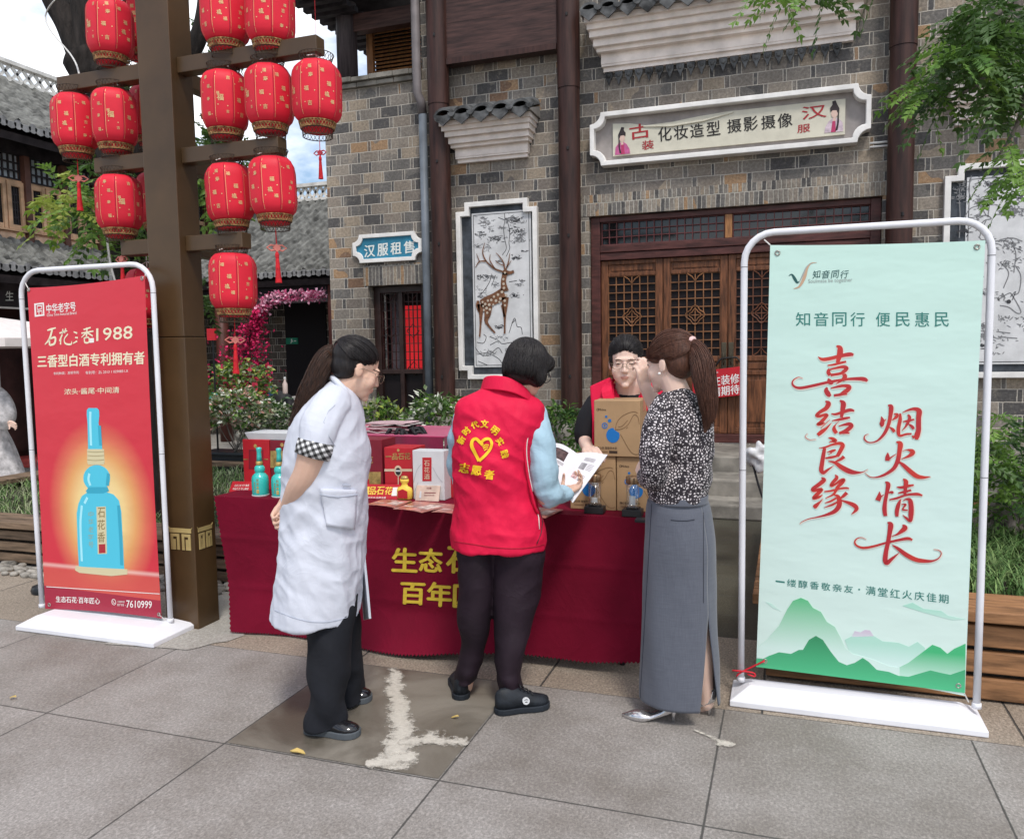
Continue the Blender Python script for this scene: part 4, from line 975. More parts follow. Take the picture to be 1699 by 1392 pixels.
grass('grass', 'grey green grass growing in the long planter on the left', -7.5, -3.2, 4.78, 7.5, .24, 9000, .15, [GR1, GR2, GR3], 3)
planter('warm brown slatted wooden planter with grass behind the green banner', -.085, 6., 3.86, 6.6, .42, WOODW)
grass('grass', 'long green grass growing in the planter behind the green banner', .2, 2.6, 4.2, 5.6, .33, 6000, .22, [GR1, GR2, M('grass_mid', (.09, .17, .05), .6)], 4)

# shrubs
def shrub(name, label, base, H_, Rr, n, lw, mats, seed, cat='shrub', group=None, ball=None, stems=5, ll=.06):
    t = thing(name, label, cat, base, group); rgx = random.Random(seed); b = V3(base); m = MB(); lv = MB(); ball = ball or .35
    for s in range(stems):
        a = rgx.uniform(0, 2 * math.pi); e = b + np.array([Rr * .6 * math.cos(a), Rr * .6 * math.sin(a), H_ * rgx.uniform(.6, .95)])
        m.tube(catmull([b + .02 * RNG.normal(size=3) * [1, 1, 0], (b + e) / 2 + [rgx.uniform(-.05, .05)] * 3, e], 7), [.008, .007, .006, .005, .004, .003, .002], 5)
    m.build('stem', BARKL, t, smooth=True)
    for i in range(n):
        th, ph, q = rgx.uniform(0, 2 * math.pi), rgx.uniform(-.9, 1.4), rgx.uniform(.55, 1.)
        k = 1 + .35 * noise.noise((math.cos(th) * 1.6 + seed, math.sin(th) * 1.6, ph * 1.7))
        c_ = b + np.array([0, 0, H_ * (1 - ball)]) + np.array([Rr * math.cos(th) * math.cos(ph) * q * k, Rr * math.sin(th) * math.cos(ph) * q * k, H_ * ball * math.sin(ph) * q * k])
        d = np.array([math.cos(th), math.sin(th), rgx.uniform(-.4, .8)]) + .6 * RNG.normal(size=3); d = d / np.linalg.norm(d) * ll * rgx.uniform(.7, 1.3)
        leaf_quad(lv, c_, d, ll * lw, ZU + .5 * RNG.normal(size=3), rgx.randrange(len(mats)))
    lv.build('foliage', mats, t, fix=False)
    return t
def onpix(x, y, Y): return PY(x, y, Y)
WHITEL, PINKL, ROSE = M('leaf_white', (.55, .56, .48), .6), M('leaf_pink', (.55, .30, .24), .6), M('petal_red', (.4, .02, .05), .6)
b = onpix(395, 775, 7.95); b[2] = .32
shrub('potted_shrub', 'shrub with pale pink and white leaves in a black trough beside the lantern post', b + [-.0, 0, .1], .74, .42, 1500, .30, [LEAFV, LEAFD, WHITEL, PINKL, LEAFB, LEAFV], 1, ll=.075)
m = MB(); m.box(b[0] - .42, b[0] + .26, b[1] - .16, b[1] + .16, b[2] - .14, b[2] + .10); tr_ = thing('black_trough', 'black plastic trough holding the pale leaved shrub', 'plant trough', b - [0, 0, .14])
m.build('trough', M('black_plastic', (.015, .018, .022), .35, var=0), tr_, bevel=.02); m = MB(); m.box(b[0] - .45, b[0] + .29, b[1] - .19, b[1] + .19, b[2] + .07, b[2] + .105); m.build('rim', M('black_plastic'), tr_, bevel=.01)
m = MB(); m.box(b[0] - .6, b[0] + .5, b[1] - .25, b[1] + .3, .0, b[2] - .145); tag(m.build('stone_plinth', STONE, bevel=.02), 'low rough stone plinth under the black plant trough', 'plinth')
b2 = onpix(402, 760, 9.2)
shrub('rose_bush', 'taller rose bush with yellowish leaves behind the pale leaved shrub', np.array([b2[0], b2[1], .15]), 1.34, .48, 1200, .32, [LEAFV, LEAFD, LEAFB, LEAFY, LEAFD, ROSE], 2, ball=.28, ll=.085)
b3 = onpix(452, 760, 8.6)
shrub('leafy_shrub', 'dense green and white leaved shrub left of the woman in the white coat', np.array([b3[0], b3[1], .2]), .80, .44, 1200, .30, [LEAFV, LEAFD, WHITEL, LEAFR, LEAFD], 3, ball=.4, ll=.07)
b4 = onpix(632, 712, 8.3)
shrub('leafy_shrub', 'upright glossy shrub in front of the dark side door', np.array([b4[0], b4[1], .05]), .98, .26, 420, .28, [LEAFB, LEAFD, LEAFV, LEAFY], 4, ball=.3, ll=.09)
b5 = onpix(728, 718, 8.2)
shrub('leafy_shrub', 'broad variegated shrub between the grey downpipe and the red vest', np.array([b5[0], b5[1], .05]), 1.05, .44, 1000, .30, [LEAFV, LEAFD, LEAFB, WHITEL, LEAFD], 5, ball=.34, ll=.085)
b6 = onpix(930, 740, 8.1)
shrub('leafy_shrub', 'dark green narrow leaved shrub beside the stone column base', np.array([b6[0], b6[1], .05]), .95, .30, 700, .16, [LEAFD, LEAFR, LEAFD, LEAFB], 6, ball=.36, ll=.10)
# fern-like shrub, old stump and rear plants on the right
fb = thing('fern_shrub', 'bright green feathery shrub growing in front of the wall on the right', 'shrub', (1.35, 5.4, .3)); rgf = random.Random(9)
m = MB(); c = MB()
for i in range(130):
    a = rgf.uniform(0, 2 * math.pi); q = rgf.random() ** .5
    p = PF(1668 + 62 * q * math.cos(a), 770 + 88 * q * math.sin(a), 4.75 + rgf.uniform(-.25, .25)); d = R0 * rgf.gauss(0, 1) + FH * rgf.gauss(0, .6) + ZU * rgf.gauss(.15, .6); d = d / np.linalg.norm(d) * .26
    frond(c, p, d, 8, .06, .011, 0 if rgf.random() < .55 else (1 if rgf.random() < .6 else 2), rgf)
for k in range(5): e = PF(1640 + 18 * k, 740 + 10 * (k % 2), 5.5); m.tube([V3((1.4, 5.5, .3)), (V3((1.4, 5.5, .3)) + e) / 2 + [.03, 0, .05], e], [.012, .009, .004], 6)
m.build('stem', BARKL, fb, smooth=True); c.build('foliage', [LEAFB, LEAFR, LEAFD], fb, fix=False)
m = MB(); a = PF(1665, 905, 4.95); a[2] = .3; wobble_tube(m, [a, a + [0, .02, .16], a + [.03, .03, .30], a + [.08, .05, .44]], [.085, .08, .07, .05], 20, 20, .45, 4.)
tag(m.build('tree_stump', M('stump_bark', (.22, .19, .165), .9, var=.5, scale=9, bump=1., bscale=30, bdist=.02), smooth=True), 'gnarled grey tree stump in the grass of the right planter', 'stump')
m = MB()
for i, (x, y, r) in enumerate([(430, 712, .2), (452, 722, .15), (412, 722, .14), (470, 715, .12)]):
    p = onpix(x, y, 8.9); m2 = MB(); m2.ell((0, 0, 0), (r * 1.3, r, r * .7), n=14, k=9)
    V = np.array(m2.V); V *= (1 + .3 * vnoise(V, 5, seed=i))[:, None]; m2.V = [tuple(v + p) for v in V]; labs = ('largest grey rock between the plants behind the bottles', 'pale grey rock lying right of the largest rock', 'small grey rock lying left of the largest rock', 'small grey rock nearest the white coat')
    tag(m2.build('garden_rock', STONE, smooth=True), labs[i], 'rock', 'garden rocks')
for i, (x0, y0, x1, y1) in enumerate([(385, 700, 440, 690), (392, 708, 445, 699), (380, 692, 430, 705)]):
    p, q = onpix(x0, y0, 9.6), onpix(x1, y1, 9.6); m = MB(); m.tube(catmull([p, (p + q) / 2 + [0, 0, .03], q], 6), [.055, .06, .065, .06, .055, .05], 10)
    tag(m.build('driftwood_log', M('pale_driftwood', (.36, .27, .20), .85, var=.4, bump=.5), smooth=True), ('top pale driftwood log of the small heap behind the rose bush', 'lower right driftwood log of the small heap behind the rose bush', 'lower left driftwood log crossing under the others')[i], 'log', 'driftwood heap')

# ------------------------------------------------------------------ flower arch, parasol, chairs at the far left and middle
ar = thing('flower_arch', 'arch of crimson paper flowers turning pale pink at its top', 'flower arch', (-8.5, 11.2, 0))
ap = [onpix(x, y, 11.2) for x, y in ((398, 650), (405, 600), (418, 550), (432, 515), (455, 496), (500, 491), (540, 492))]
wd = [.44, .42, .22, .13, .10, .085, .08]
P = catmull(ap, 60); Wd = catmull([(q, 0, 0) for q in wd], 60)[:, 0]; rgp = np.random.default_rng(2); pm = MB(); pm2 = MB()
for i in range(3400):
    k = int(rgp.random() ** 1.5 * 59); c_ = P[k] + Wd[k] * rgp.normal(size=3) * [.55, .4, .55] * .9; c_[0] += -.0; d = rgp.normal(size=3); d /= np.linalg.norm(d); d *= rgp.uniform(.03, .055)
    leaf_quad(pm2 if k + rgp.normal() * 2 > 31 else pm, c_, d, .03, rgp.normal(size=3), 0 if rgp.random() < .6 else 1)
m = MB(); m.tube(P[:56], .03, 6); m.build('arch_frame', M('black_plastic'), ar)
pm.build('crimson_petals', [M('crimson_petal', (.55, .014, .10), .6, var=.4, scale=8), M('crimson_petal_dark', (.25, .008, .045), .6, var=.4, scale=8)], ar, fix=False)
pm2.build('pink_petals', [M('pink_petal', (.72, .36, .47), .6, var=.3), M('rose_petal', (.55, .10, .22), .6, var=.3)], ar, fix=False)
um = thing('market_parasol', 'off white market parasol at the far left edge behind the red banner', 'parasol', (-8.6, 7.0, 0))
uc = PY(-8, 552, 7.6); m = MB(); ur = 1.05; rim = []
for k in range(9):
    pass
pts = [(ur * math.cos(q), ur * math.sin(q)) for q in np.arange(8) * math.pi / 4 + .2]
vs = [(uc[0], uc[1], uc[2] + .20)] + [(uc[0] + .5 * a, uc[1] + .5 * b_, uc[2] + .12) for a, b_ in pts] + [(uc[0] + a, uc[1] + b_, uc[2] - .09) for a, b_ in pts] + [(uc[0] + a, uc[1] + b_, uc[2] - .19) for a, b_ in pts]
fs = [(0, 1 + i, 1 + (i + 1) % 8) for i in range(8)] + [(1 + i, 9 + i, 9 + (i + 1) % 8, 1 + (i + 1) % 8) for i in range(8)] + [(9 + i, 17 + i, 17 + (i + 1) % 8, 9 + (i + 1) % 8) for i in range(8)]
m.add(vs, fs); m.build('canopy', M('parasol_white', (.68, .62, .60), .8, var=.06), um)
m = MB(); m.tube([(uc[0], uc[1], 0), (uc[0], uc[1], uc[2] + .22)], .022, 8); m.build('pole', M('white_pole', (.6, .6, .6), .4), um, smooth=True)
m = MB(); m.lathe((uc[0], uc[1], 0), [(.25, 0), (.25, .04), (.06, .08), (.03, .2)], 18); m.build('base', M('black_plastic'), um)
def cafe_chair(loc, rz, label):
    t = thing('cafe_chair', label, 'chair', loc, 'black cafe chairs'); t.rotation_euler = (0, 0, rz); B = M('black_metal', (.015, .015, .017), .4, .3, var=0)
    m = MB(); m.box(-.22, .22, -.22, .22, .43, .455); m.build('seat', B, t, local=True, bevel=.008)
    m = MB(); m.tube([(-.21, .20, .455), (-.22, .26, .70), (-.18, .29, .88), (0, .30, .92), (.18, .29, .88), (.22, .26, .70), (.21, .20, .455)], .014, 6)
    for k in range(6): m.tube([(-.16 + k * .064, .215, .46), (-.16 + k * .064, .29, .89)], .007, 4)
    for k in range(5): m.tube([(-.20, .235 + k * .012, .54 + k * .08), (.20, .235 + k * .012, .54 + k * .08)], .007, 4)
    m.build('backrest', B, t, local=True)
    for sx in (-1, 1):
        for sy in (-1, 1):
            m = MB(); m.tube([(sx * .19, sy * .19, .44), (sx * .22, sy * .23, 0)], .014, 6); m.build('leg', B, t, local=True)
    return t
c1 = GZ(20, 712); cafe_chair(c1 * [1, 1, 0], 2.2, 'black metal cafe chair with grid back nearest the red banner pole')
c2 = GZ(55, 700); cafe_chair(c2 * [1, 1, 0], -.7, 'black metal cafe chair partly behind the red banner')
tb = thing('cafe_table', 'cafe table under a white cloth at the far left edge', 'table', GZ(-6, 715)); p = GZ(-6, 715)
m = MB(); m.lathe((p[0], p[1], 0), [(.46, .74), (.46, .755)], 24); m.build('tabletop', WHITE, tb); m = MB(); m.lathe((p[0], p[1], 0), [(.2, 0), (.04, .05), (.035, .735)], 14); m.build('leg', M('black_metal'), tb)
for i, (dx, dy) in enumerate(((.16, -.2), (.26, -.1), (.05, -.3))):
    t = thing('water_bottle', ('clear capped bottle at the right on the far left cafe table', 'clear bottle behind the right one on the far left cafe table', 'clear bottle nearest the frame edge on the far left cafe table')[i], 'bottle', (p[0] + dx, p[1] + dy, .756), 'bottles on the cafe table')
    m = MB(); m.lathe((p[0] + dx, p[1] + dy, .756), [(.03, 0), (.032, .02), (.032, .13), (.013, .175), (.013, .2)], 12); m.build('body', M('bottle_plastic', (.5, .52, .54), .15, trans=.5, var=0), t, smooth=True)
    m = MB(); m.lathe((p[0] + dx, p[1] + dy, .756), [(.015, .2005), (.015, .22)], 10); m.build('cap', M('cap_white', (.75, .75, .75), .4), t)
bag = thing('black_bag', 'black bag with a white brush mark lying behind the shrubs', 'bag', onpix(460, 700, 9.9)); p = onpix(462, 672, 9.9)
m = MB(); m.ell((0, 0, 0), (.33, .16, .22), n=20, k=12); V = np.array(m.V); V *= (1 + .25 * vnoise(V, 4))[:, None]; m.V = [tuple(v + p) for v in V]; m.build('body', M('black_fabric', (.016, .016, .018), .6), bag, smooth=True)
L = MB(); L.stroke([(p[0] - .12, p[2] - .08, .03), (p[0] - .02, p[2] - .01, .05), (p[0] + .1, p[2] + .08, .02)], planeY(p[1] - .2), 0); L.stroke([(p[0] - .05, p[2] + .02, .03), (p[0] + .05, p[2] + .03, .03)], planeY(p[1] - .2), 0.001, smooth=False); L.build('print', M('sign_white'), bag)
for i, (x, y, colr) in enumerate(((448, 648, (.10, .22, .42)), (473, 642, (.62, .5, .46)))):
    p = onpix(x, y, 9.7); t = thing('water_bottle', ('blue labelled water bottle standing behind the black bag', 'white capped pinkish bottle standing right of the blue labelled one')[i], 'bottle', p, 'bottles behind the shrubs')
    m = MB(); m.lathe(p, [(.034, -.10), (.036, -.08), (.036, .04), (.014, .09), (.014, .11)], 12); m.build('body', M('bottle_col%d' % i, colr, .2, var=0), t, smooth=True); m = MB(); m.lathe(p, [(.017, .111), (.017, .14)], 10); m.build('cap', M('cap_white'), t)
m = MB(); p = onpix(482, 662, 10.4); m.box(p[0] - .2, p[0] + .5, p[1], p[1] + .5, p[2] - .02, p[2] + .02); m.box(p[0] - .18, p[0] - .13, p[1] + .05, p[1] + .1, 0, p[2] - .02); m.box(p[0] + .43, p[0] + .48, p[1] + .05, p[1] + .1, 0, p[2] - .02)
tag(m.build('side_table', M('pale_wood_grey', (.4, .38, .36), .7)), 'pale side table behind the black bag near the ponytail', 'table')
bl = thing('teal_balloon', 'teal balloon peeping out from behind the lantern post', 'balloon', onpix(357, 664, 8.8)); p = onpix(357, 664, 8.8)
m = MB(); m.ell(p, (.09, .09, .11), n=20, k=14); m.build('body', M('teal_rubber', (.02, .34, .33), .25, var=0), bl, smooth=True); m = MB(); m.lathe(p - [0, 0, .125], [(.014, 0), (.004, .016)], 8); m.build('knot', M('teal_rubber'), bl)
nt_ = thing('notice_plate', 'small bright red plate fixed behind the lantern post', 'plate', onpix(352, 555, 8.0)); p = onpix(350, 555, 8.0)
m = MB(); m.box(p[0] - .06, p[0] + .06, p[1], p[1] + .02, p[2] - .07, p[2] + .07); m.build('board', M('notice_red'), nt_); m = MB(); m.tube([(p[0], p[1] + .03, 0), (p[0], p[1] + .03, p[2])], .012, 6); m.build('stake', M('black_metal'), nt_)
# ------------------------------------------------------------------ lantern post
POSTM = M('brown_post_paint', (.070, .039, .016), .36, var=.16, scale=2.5, spec=.45)
GOLD = M('gold_paint', (.52, .40, .17), .45, .3, var=.15)
PXL, PXR, PYF, PYB = -3.385, -3.165, 3.645, 3.815
lp = thing('lantern_post', 'tall square brown painted metal post with stepped arms for hanging red lanterns', 'lantern post', ((PXL + PXR) / 2, (PYF + PYB) / 2, 0))
m = MB(); m.box(PXL, PXR, PYF, PYB, 1.6635, 5.2); m.build('shaft', POSTM, lp, bevel=.004)
m = MB(); m.box(PXL - .004, PXR + .004, PYF - .004, PYB + .004, 0, 1.66); m.build('lower_shaft', POSTM, lp, bevel=.004)
for z, xl, xr in ((4.07, -4.6, -1.85), (3.72, -4.3, -2.05), (3.13, -4.02, -2.29), (2.65, -3.78, -2.54), (2.175, -3.62, -2.79)):
    for a, b_ in ((xl, PXL - .001), (PXR + .001, xr)):
        m = MB(); m.box(a, b_, 3.69, 3.77, z - .042, z + .042); m.build('arm', POSTM, lp, bevel=.004)
    m = MB(); m.box(-3.34, -3.26, PYB + .001, PYB + (xr - PXR) * .8, z - .042, z + .042); m.build('arm', POSTM, lp, bevel=.004)
def fret(mb, f, c, w_, h_, t):
    x, z = c
    def B(a0, a1, b0, b1): mb.prism([(x + w_ * a0, z + h_ * b0), (x + w_ * a1, z + h_ * b0), (x + w_ * a1, z + h_ * b1), (x + w_ * a0, z + h_ * b1)], f, .004, -.001)
    tx, tz = t / w_, t / h_
    B(-.5, .5, .5 - tz, .5); mb.prism([(x - w_ * .5, z + h_ * .5), (x + w_ * .5, z + h_ * .5), (x + w_ * .56, z + h_ * .66), (x + w_ * .5, z + h_ * .58), (x - w_ * .5, z + h_ * .58), (x - w_ * .56, z + h_ * .66)], f, .004, -.001)
    for sg in (-1, 1):
        g = lambda a0, a1, b0, b1: B(min(sg * a0, sg * a1), max(sg * a0, sg * a1), b0, b1)
        g(.06, .06 + tx, -.5, .30); g(.06 + tx, .46, .30 - tz, .30); g(.46 - tx, .46, -.5, .30 - tz); g(.24, .46 - tx, -.5, -.5 + tz); g(.24, .24 + tx, -.5 + tz, .02); g(.24 + tx, .36, .02 - tz, .02)
m = MB(); p = pxY(294, 895, PYF - .004); fret(m, planeY(PYF - .004), (PXL + .13, p[1]), .15, .115, .016)
m2 = planeX(PXR + .004); p = PX(346, 890, PXR + .004); fret(m, m2, ((PYF + PYB) / 2, p[2]), .115, .115, .014); m.build('gold_fret', GOLD, lp)

# ------------------------------------------------------------------ lanterns
LRED = M('lantern_silk', (.62, .018, .038), .55, var=.08, scale=4, spec=.25)
LNT = LRED.node_tree
LTRIM = M('lantern_trim', (.32, .20, .085), .5, .3, var=.6, scale=60)
LGOLD = M('lantern_gold', (.62, .42, .20), .45, .25, var=.1)
LINE = M('lantern_seam', (.40, .012, .035), .6, var=0)
def make_lantern():
    t = thing('red_lantern', 'red silk lantern', 'lantern', (0, 0, 0), 'red lanterns on the post arms')
    mod = lambda a: .35 + .65 * min(1.03, .955 / math.cos((a % (math.pi / 4)) - math.pi / 8)) * 1.02
    prof = [(.070, -.048), (.085, -.050), (.103, -.066), (.116, -.09), (.121, -.12), (.121, -.2), (.121, -.27), (.117, -.305), (.105, -.33), (.088, -.345), (.07, -.347)]
    m = MB(); m.lathe((0, 0, 0), prof, 64, mod=mod); m.build('body', LRED, t, smooth=True, local=True)
    def band(r0, r1, z0, z1, name, n=30, th=.0028, rim=.004, mt=None):
        m = MB()
        for z, r in ((z0, r0), (z1, r1)):
            m.tube([(r * math.cos(a), r * math.sin(a), z) for a in np.linspace(0, 2 * math.pi, 33)], rim, 5)
        for i in range(n):
            a, b_ = 2 * math.pi * i / n, 2 * math.pi * (i + 1) / n
            m.tube([(r0 * math.cos(a), r0 * math.sin(a), z0), (r1 * math.cos(b_), r1 * math.sin(b_), z1)], th, 4)
            m.tube([(r0 * math.cos(b_), r0 * math.sin(b_), z0), (r1 * math.cos(a), r1 * math.sin(a), z1)], th, 4)
        return m.build(name, mt or LTRIM, t, local=True)
    WIRE = M('lantern_wire', (.05, .035, .022), .5, var=0); band(.076, .088, -.046, -.006, 'top_ring', 26, .0012, .0024, WIRE); band(.094, .086, -.348, -.378, 'bottom_trim', 34, .0022, .003); band(.080, .075, -.383, -.418, 'lower_ring', 24, .0013, .0026, WIRE)
    m = MB(); m.lathe((0, 0, 0), [(.083, -.349), (.078, -.389)], 32); m.build('trim_lining', LRED, t, smooth=True, local=True)
    m = MB(); m.tube([(0, 0, .06), (0, 0, -.05)], .0035, 5); m.tube([(-.07, 0, -.03), (0, 0, .0), (.07, 0, -.03)], .003, 4); m.build('cord', M('white_cord', (.6, .58, .55), .7, var=0), t, local=True)
    # gold good-luck characters scattered over the silk
    rgl = random.Random(3); m = MB(); prR = np.array([q[0] for q in prof]); prZ = np.array([q[1] for q in prof])
    def onl(a, z, d=.0018):
        r = np.interp(-z, -prZ, prR) * mod(a) + d; return (r * math.cos(a), r * math.sin(a), z)
    for k in range(8):
        a0 = k * math.pi / 4 + math.pi / 8
        for q in range(4):
            ch = rgl.choice('福福福福寿吉'); sz = rgl.choice([.016, .020, .022, .024, .034 if q == 2 else .020]); a = a0 + rgl.uniform(-.26, .26); z = -.085 - .235 * (q + rgl.uniform(.15, .85)) / 4
            v, fc = glyphs(ch, .015); lo, hi = v.min(0), v.max(0)
            m.add([onl(a + (p_[0] - lo[0] - .35) / .95 * sz / .12, z + (p_[1] - lo[1]) / (hi[1] - lo[1]) * sz) for p_ in v], fc)
        for q in range(4):
            a, z = a0 + rgl.uniform(-.3, .3), rgl.uniform(-.31, -.08); m.add([onl(a + .028 * math.cos(w_), z + .0034 * math.sin(w_)) for w_ in np.arange(6) * math.pi / 3], [tuple(range(6))])
        m.add([onl(a0 - .34, z) for z in np.linspace(-.07, -.33, 9)] + [onl(a0 - .325, z) for z in np.linspace(-.07, -.33, 9)], [(i, i + 1, 10 + i, 9 + i) for i in range(8)])
    m.build('gold_lettering', LGOLD, t, local=True)
    m = MB()
    for k in range(8):
        a = k * math.pi / 4; m.tube([onl(a, z, .0008) for z in np.linspace(-.05, -.344, 14)], .0018, 4)
    m.build('seam_ribs', LINE, t, local=True)
    return t
TASR, KNOT = M('tassel_red', (.50, .012, .02), .7, var=.2, scale=40), M('knot_pink', (.62, .20, .16), .6)
def tassel(t, knot=KNOT):
    m = MB(); m.tube([(0, 0, -.43), (0, 0, -.50)], .003, 4)
    m.tube([(0, 0, -.345), (0, 0, -.43)], .002, 4); tt = m.build('tassel', TASR, t, local=True)
    m = MB()
    for sx in (-1, 1): m.tube([(0, 0, -.505), (sx * .03, 0, -.50), (sx * .052, 0, -.515), (sx * .03, 0, -.53), (0, 0, -.523)], .005, 5)
    m.obox((0, 0, -.515), ((.7, 0, .7), (0, 1, 0), (-.7, 0, .7)), (.016, .006, .016)); m.build('knot', knot, tt, local=True)
    m = MB(); m.lathe((0, 0, 0), [(.004, -.53), (.011, -.55), (.011, -.565), (.009, -.57), (.016, -.68), (.018, -.70)], 10); m.build('fringe', TASR, tt, local=True)
proto = make_lantern()
first = True
LAN = [ # pixel of the body's middle, row Y, rotation, tassel, label
 (373, 26, 3.73, 0, 'red lantern right of the post in the topmost visible row, nearer the post'), (450, 24, 3.73, 1, 'red lantern right of the post in the topmost visible row, farther from the post'),
 (374, 170, 3.73, 0, 'red lantern nearest the post under the long right arm'), (447, 161, 3.73, 0, 'middle red lantern of the three under the long right arm'), (527, 156, 3.73, 0, 'outermost red lantern at the tip of the long right arm'),
 (379, 322, 3.73, 0, 'red lantern nearest the post under the middle right arm'), (452, 312, 3.73, 1, 'red lantern at the tip of the middle right arm with a tassel below'),
 (388, 468, 3.73, 1, 'single red lantern under the lowest right arm in front of the crimson flower arch'),
 (185, 50, 3.73, 0, 'topmost red lantern left of the post over the dark tree trunk'), (236, 46, 4.05, 0, 'topmost red lantern left of the post, half hidden behind the brown shaft'),
 (125, 204, 3.73, 1, 'outermost red lantern left of the post with a long tassel'), (191, 197, 3.73, 0, 'red lantern with a large gold character left of the post'), (252, 188, 4.05, 0, 'red lantern mostly hidden behind the post, beside the lantern with the large character'),
 (198, 338, 3.73, 1, 'red lantern lowest in the open left of the post above the banner'), (262, 332, 4.05, 0, 'sliver of red lantern behind the post beside the lowest open left lantern'),
 (246, 490, 3.9, 0, 'red lantern half hidden behind the top corner of the red banner')]
lan = []
for i, (x, y, Y, ts, lab) in enumerate(LAN):
    t = proto if i == 0 else copy_tree(proto)
    p = PY(x, y, Y); t.location = p + np.array([0, 0, .198]); t.rotation_euler = (R(random.uniform(-2, 2)), R(random.uniform(-2, 2)), random.uniform(0, 6.28)); t['label'] = lab
    s_ = 1.0; t.scale = (s_, s_, s_); lan.append((t, ts))
for t, ts in lan:
    if ts: tassel(t)
hk = thing('hanging_tassel', 'lone red knotted tassel hanging in the sky left of the brick wall', 'tassel', PY(530, 252, 5.2)); hk.location = PY(531, 254, 5.2) + np.array([0, 0, .515])
m = MB(); m.tube([(0, 0, -.50), (0, 0, .75)], .0016, 4); m.build('cord', TASR, hk, local=True); tassel(hk, M('knot_red', (.5, .05, .07), .6))
m = MB(); e = PY(528, 252, 5.2); m.bar((e[0] - .9, 5.2, e[2] + 1.72), (e[0] + .4, 5.2, e[2] + 1.72), .03, .03)
m = MB(); a, b_ = PY(120, 0, 3.7), PY(132, 120, 3.7); m.tube(catmull([PY(118, -30, 4.6), PY(75, 30, 4.9), PY(120, 95, 4.4), PY(133, 128, 3.76)], 20), .006, 5); tag(m.build('power_cable', M('white_cord'), smooth=True), 'thin pale cable running down along the tree trunk to the left arm', 'cable')
m = MB(); m.tube(catmull([PY(170, 330, 4.6), PY(178, 400, 4.6), PY(184, 440, 4.6), PY(192, 470, 4.6)], 14), .008, 5); tag(m.build('power_cable', M('white_cord'), smooth=True), 'pale cable hanging beside the trunk above the red banner frame', 'cable')

# ------------------------------------------------------------------ banner stands
WPL = M('white_plastic', (.72, .72, .75), .45, var=.05, scale=3)
WTU = M('white_tube_paint', (.70, .70, .73), .35, var=.04)
def stand(name, label, X0, X1, Y0, Y1, Yp, xa, xb, ztop, r=.14, tr=.0145):
    t = thing(name, label, 'banner stand', ((X0 + X1) / 2, (Y0 + Y1) / 2, 0), 'banner stands')
    m = MB(); q = lambda i, z: [(X0 + i, Y0 + i, z), (X1 - i, Y0 + i, z), (X1 - i, Y1 - i, z), (X0 + i, Y1 - i, z)]
    m.loft([q(0, .002), q(0, .028), q(.012, .034), q(.075, .072), q(.085, .075)]); m.build('base', WPL, t, bevel=.004)
    zb = .07; P = [(xa, Yp, zb), (xa, Yp, .55), (xa, Yp, 1.2), (xa, Yp, ztop - r)]
    for k in range(1, 7): q_ = math.pi - math.pi / 2 * k / 6; P.append((xa + r + r * math.cos(q_), Yp, ztop - r + r * math.sin(q_)))
    for k in range(0, 7): q_ = math.pi / 2 - math.pi / 2 * k / 6; P.append((xb - r + r * math.cos(q_), Yp, ztop - r + r * math.sin(q_)))
    P += [(xb, Yp, 1.2), (xb, Yp, .55), (xb, Yp, zb)]
    m = MB(); m.tube(P, tr, 12)
    for x in (xa, xb): m.lathe((x, Yp, 0), [(tr * 1.3, .068), (tr * 1.25, .088), (tr * 1.02, .09)], 14)
    m.build('frame', WTU, t, smooth=True)
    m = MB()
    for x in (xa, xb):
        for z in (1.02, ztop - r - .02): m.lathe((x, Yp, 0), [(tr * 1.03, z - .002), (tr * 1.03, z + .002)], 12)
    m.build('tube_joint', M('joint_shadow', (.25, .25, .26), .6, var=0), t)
    return t
# red banner
YR = 3.52
rs = stand('banner_stand', 'red drinks banner on a white tube frame showing a large turquoise bottle', -4.185, -3.195, 3.33, 3.665, 3.545, -4.225, -3.27, 2.06)
def wavR(a, b): return .0002 * math.sin(a * 9 + b * 2.2)
RTL, RTR, RBL, RBR = pxY(45, 478, YR), pxY(240, 457, YR), pxY(75, 1010, YR), pxY(268, 1026, YR)
fR = lambda a, b, d=0.: (a, YR + wavR(a, b) - d * .4, b)
def sheetgrid(mb, TL, TR, BL, BR, f, nu, nv, d=0., th=.0015, sag=0.):
    TL, TR, BL, BR = [np.array(q) for q in (TL, TR, BL, BR)]; vs = []
    for k in (0, 1):
        for j in range(nv + 1):
            for i in range(nu + 1):
                u, v = i / nu, j / nv; a = BL + (BR - BL) * u; b_ = TL + (TR - TL) * u; p = a + (b_ - a) * v
                sg = sag * 4 * u * (1 - u) * ((v - .5) * 2) ** 7; ins = sag * .6 * math.sin(math.pi * v) * (1 if u < .5 else -1) * abs(2 * u - 1) ** 6
                vs.append(f(p[0] + ins, p[1] - sg, d - k * th))
    W = nu + 1; N = W * (nv + 1); fs = []
    for j in range(nv):
        for i in range(nu):
            q = (j * W + i, j * W + i + 1, (j + 1) * W + i + 1, (j + 1) * W + i); fs.append(q); fs.append(tuple(x + N for x in q[::-1]))
    return mb.add(vs, fs)
s = NT('red_banner_print'); v = s.n('Mapping', {0: s.obj(), 'Location': tuple(WLOC[rs.name])})
sp = s.t.nodes.new('ShaderNodeSeparateXYZ'); s.put(sp.inputs[0], v)
gc = pxY(168, 850, YR)
dx = s.math('DIVIDE', s.math('SUBTRACT', sp.outputs[0], gc[0]), .40); dz = s.math('DIVIDE', s.math('SUBTRACT', sp.outputs[2], gc[1]), .54)
dd = s.math('SQRT', s.math('ADD', s.math('MULTIPLY', dx, dx), s.math('MULTIPLY', dz, dz)))
RB = (.60, .028, .048)
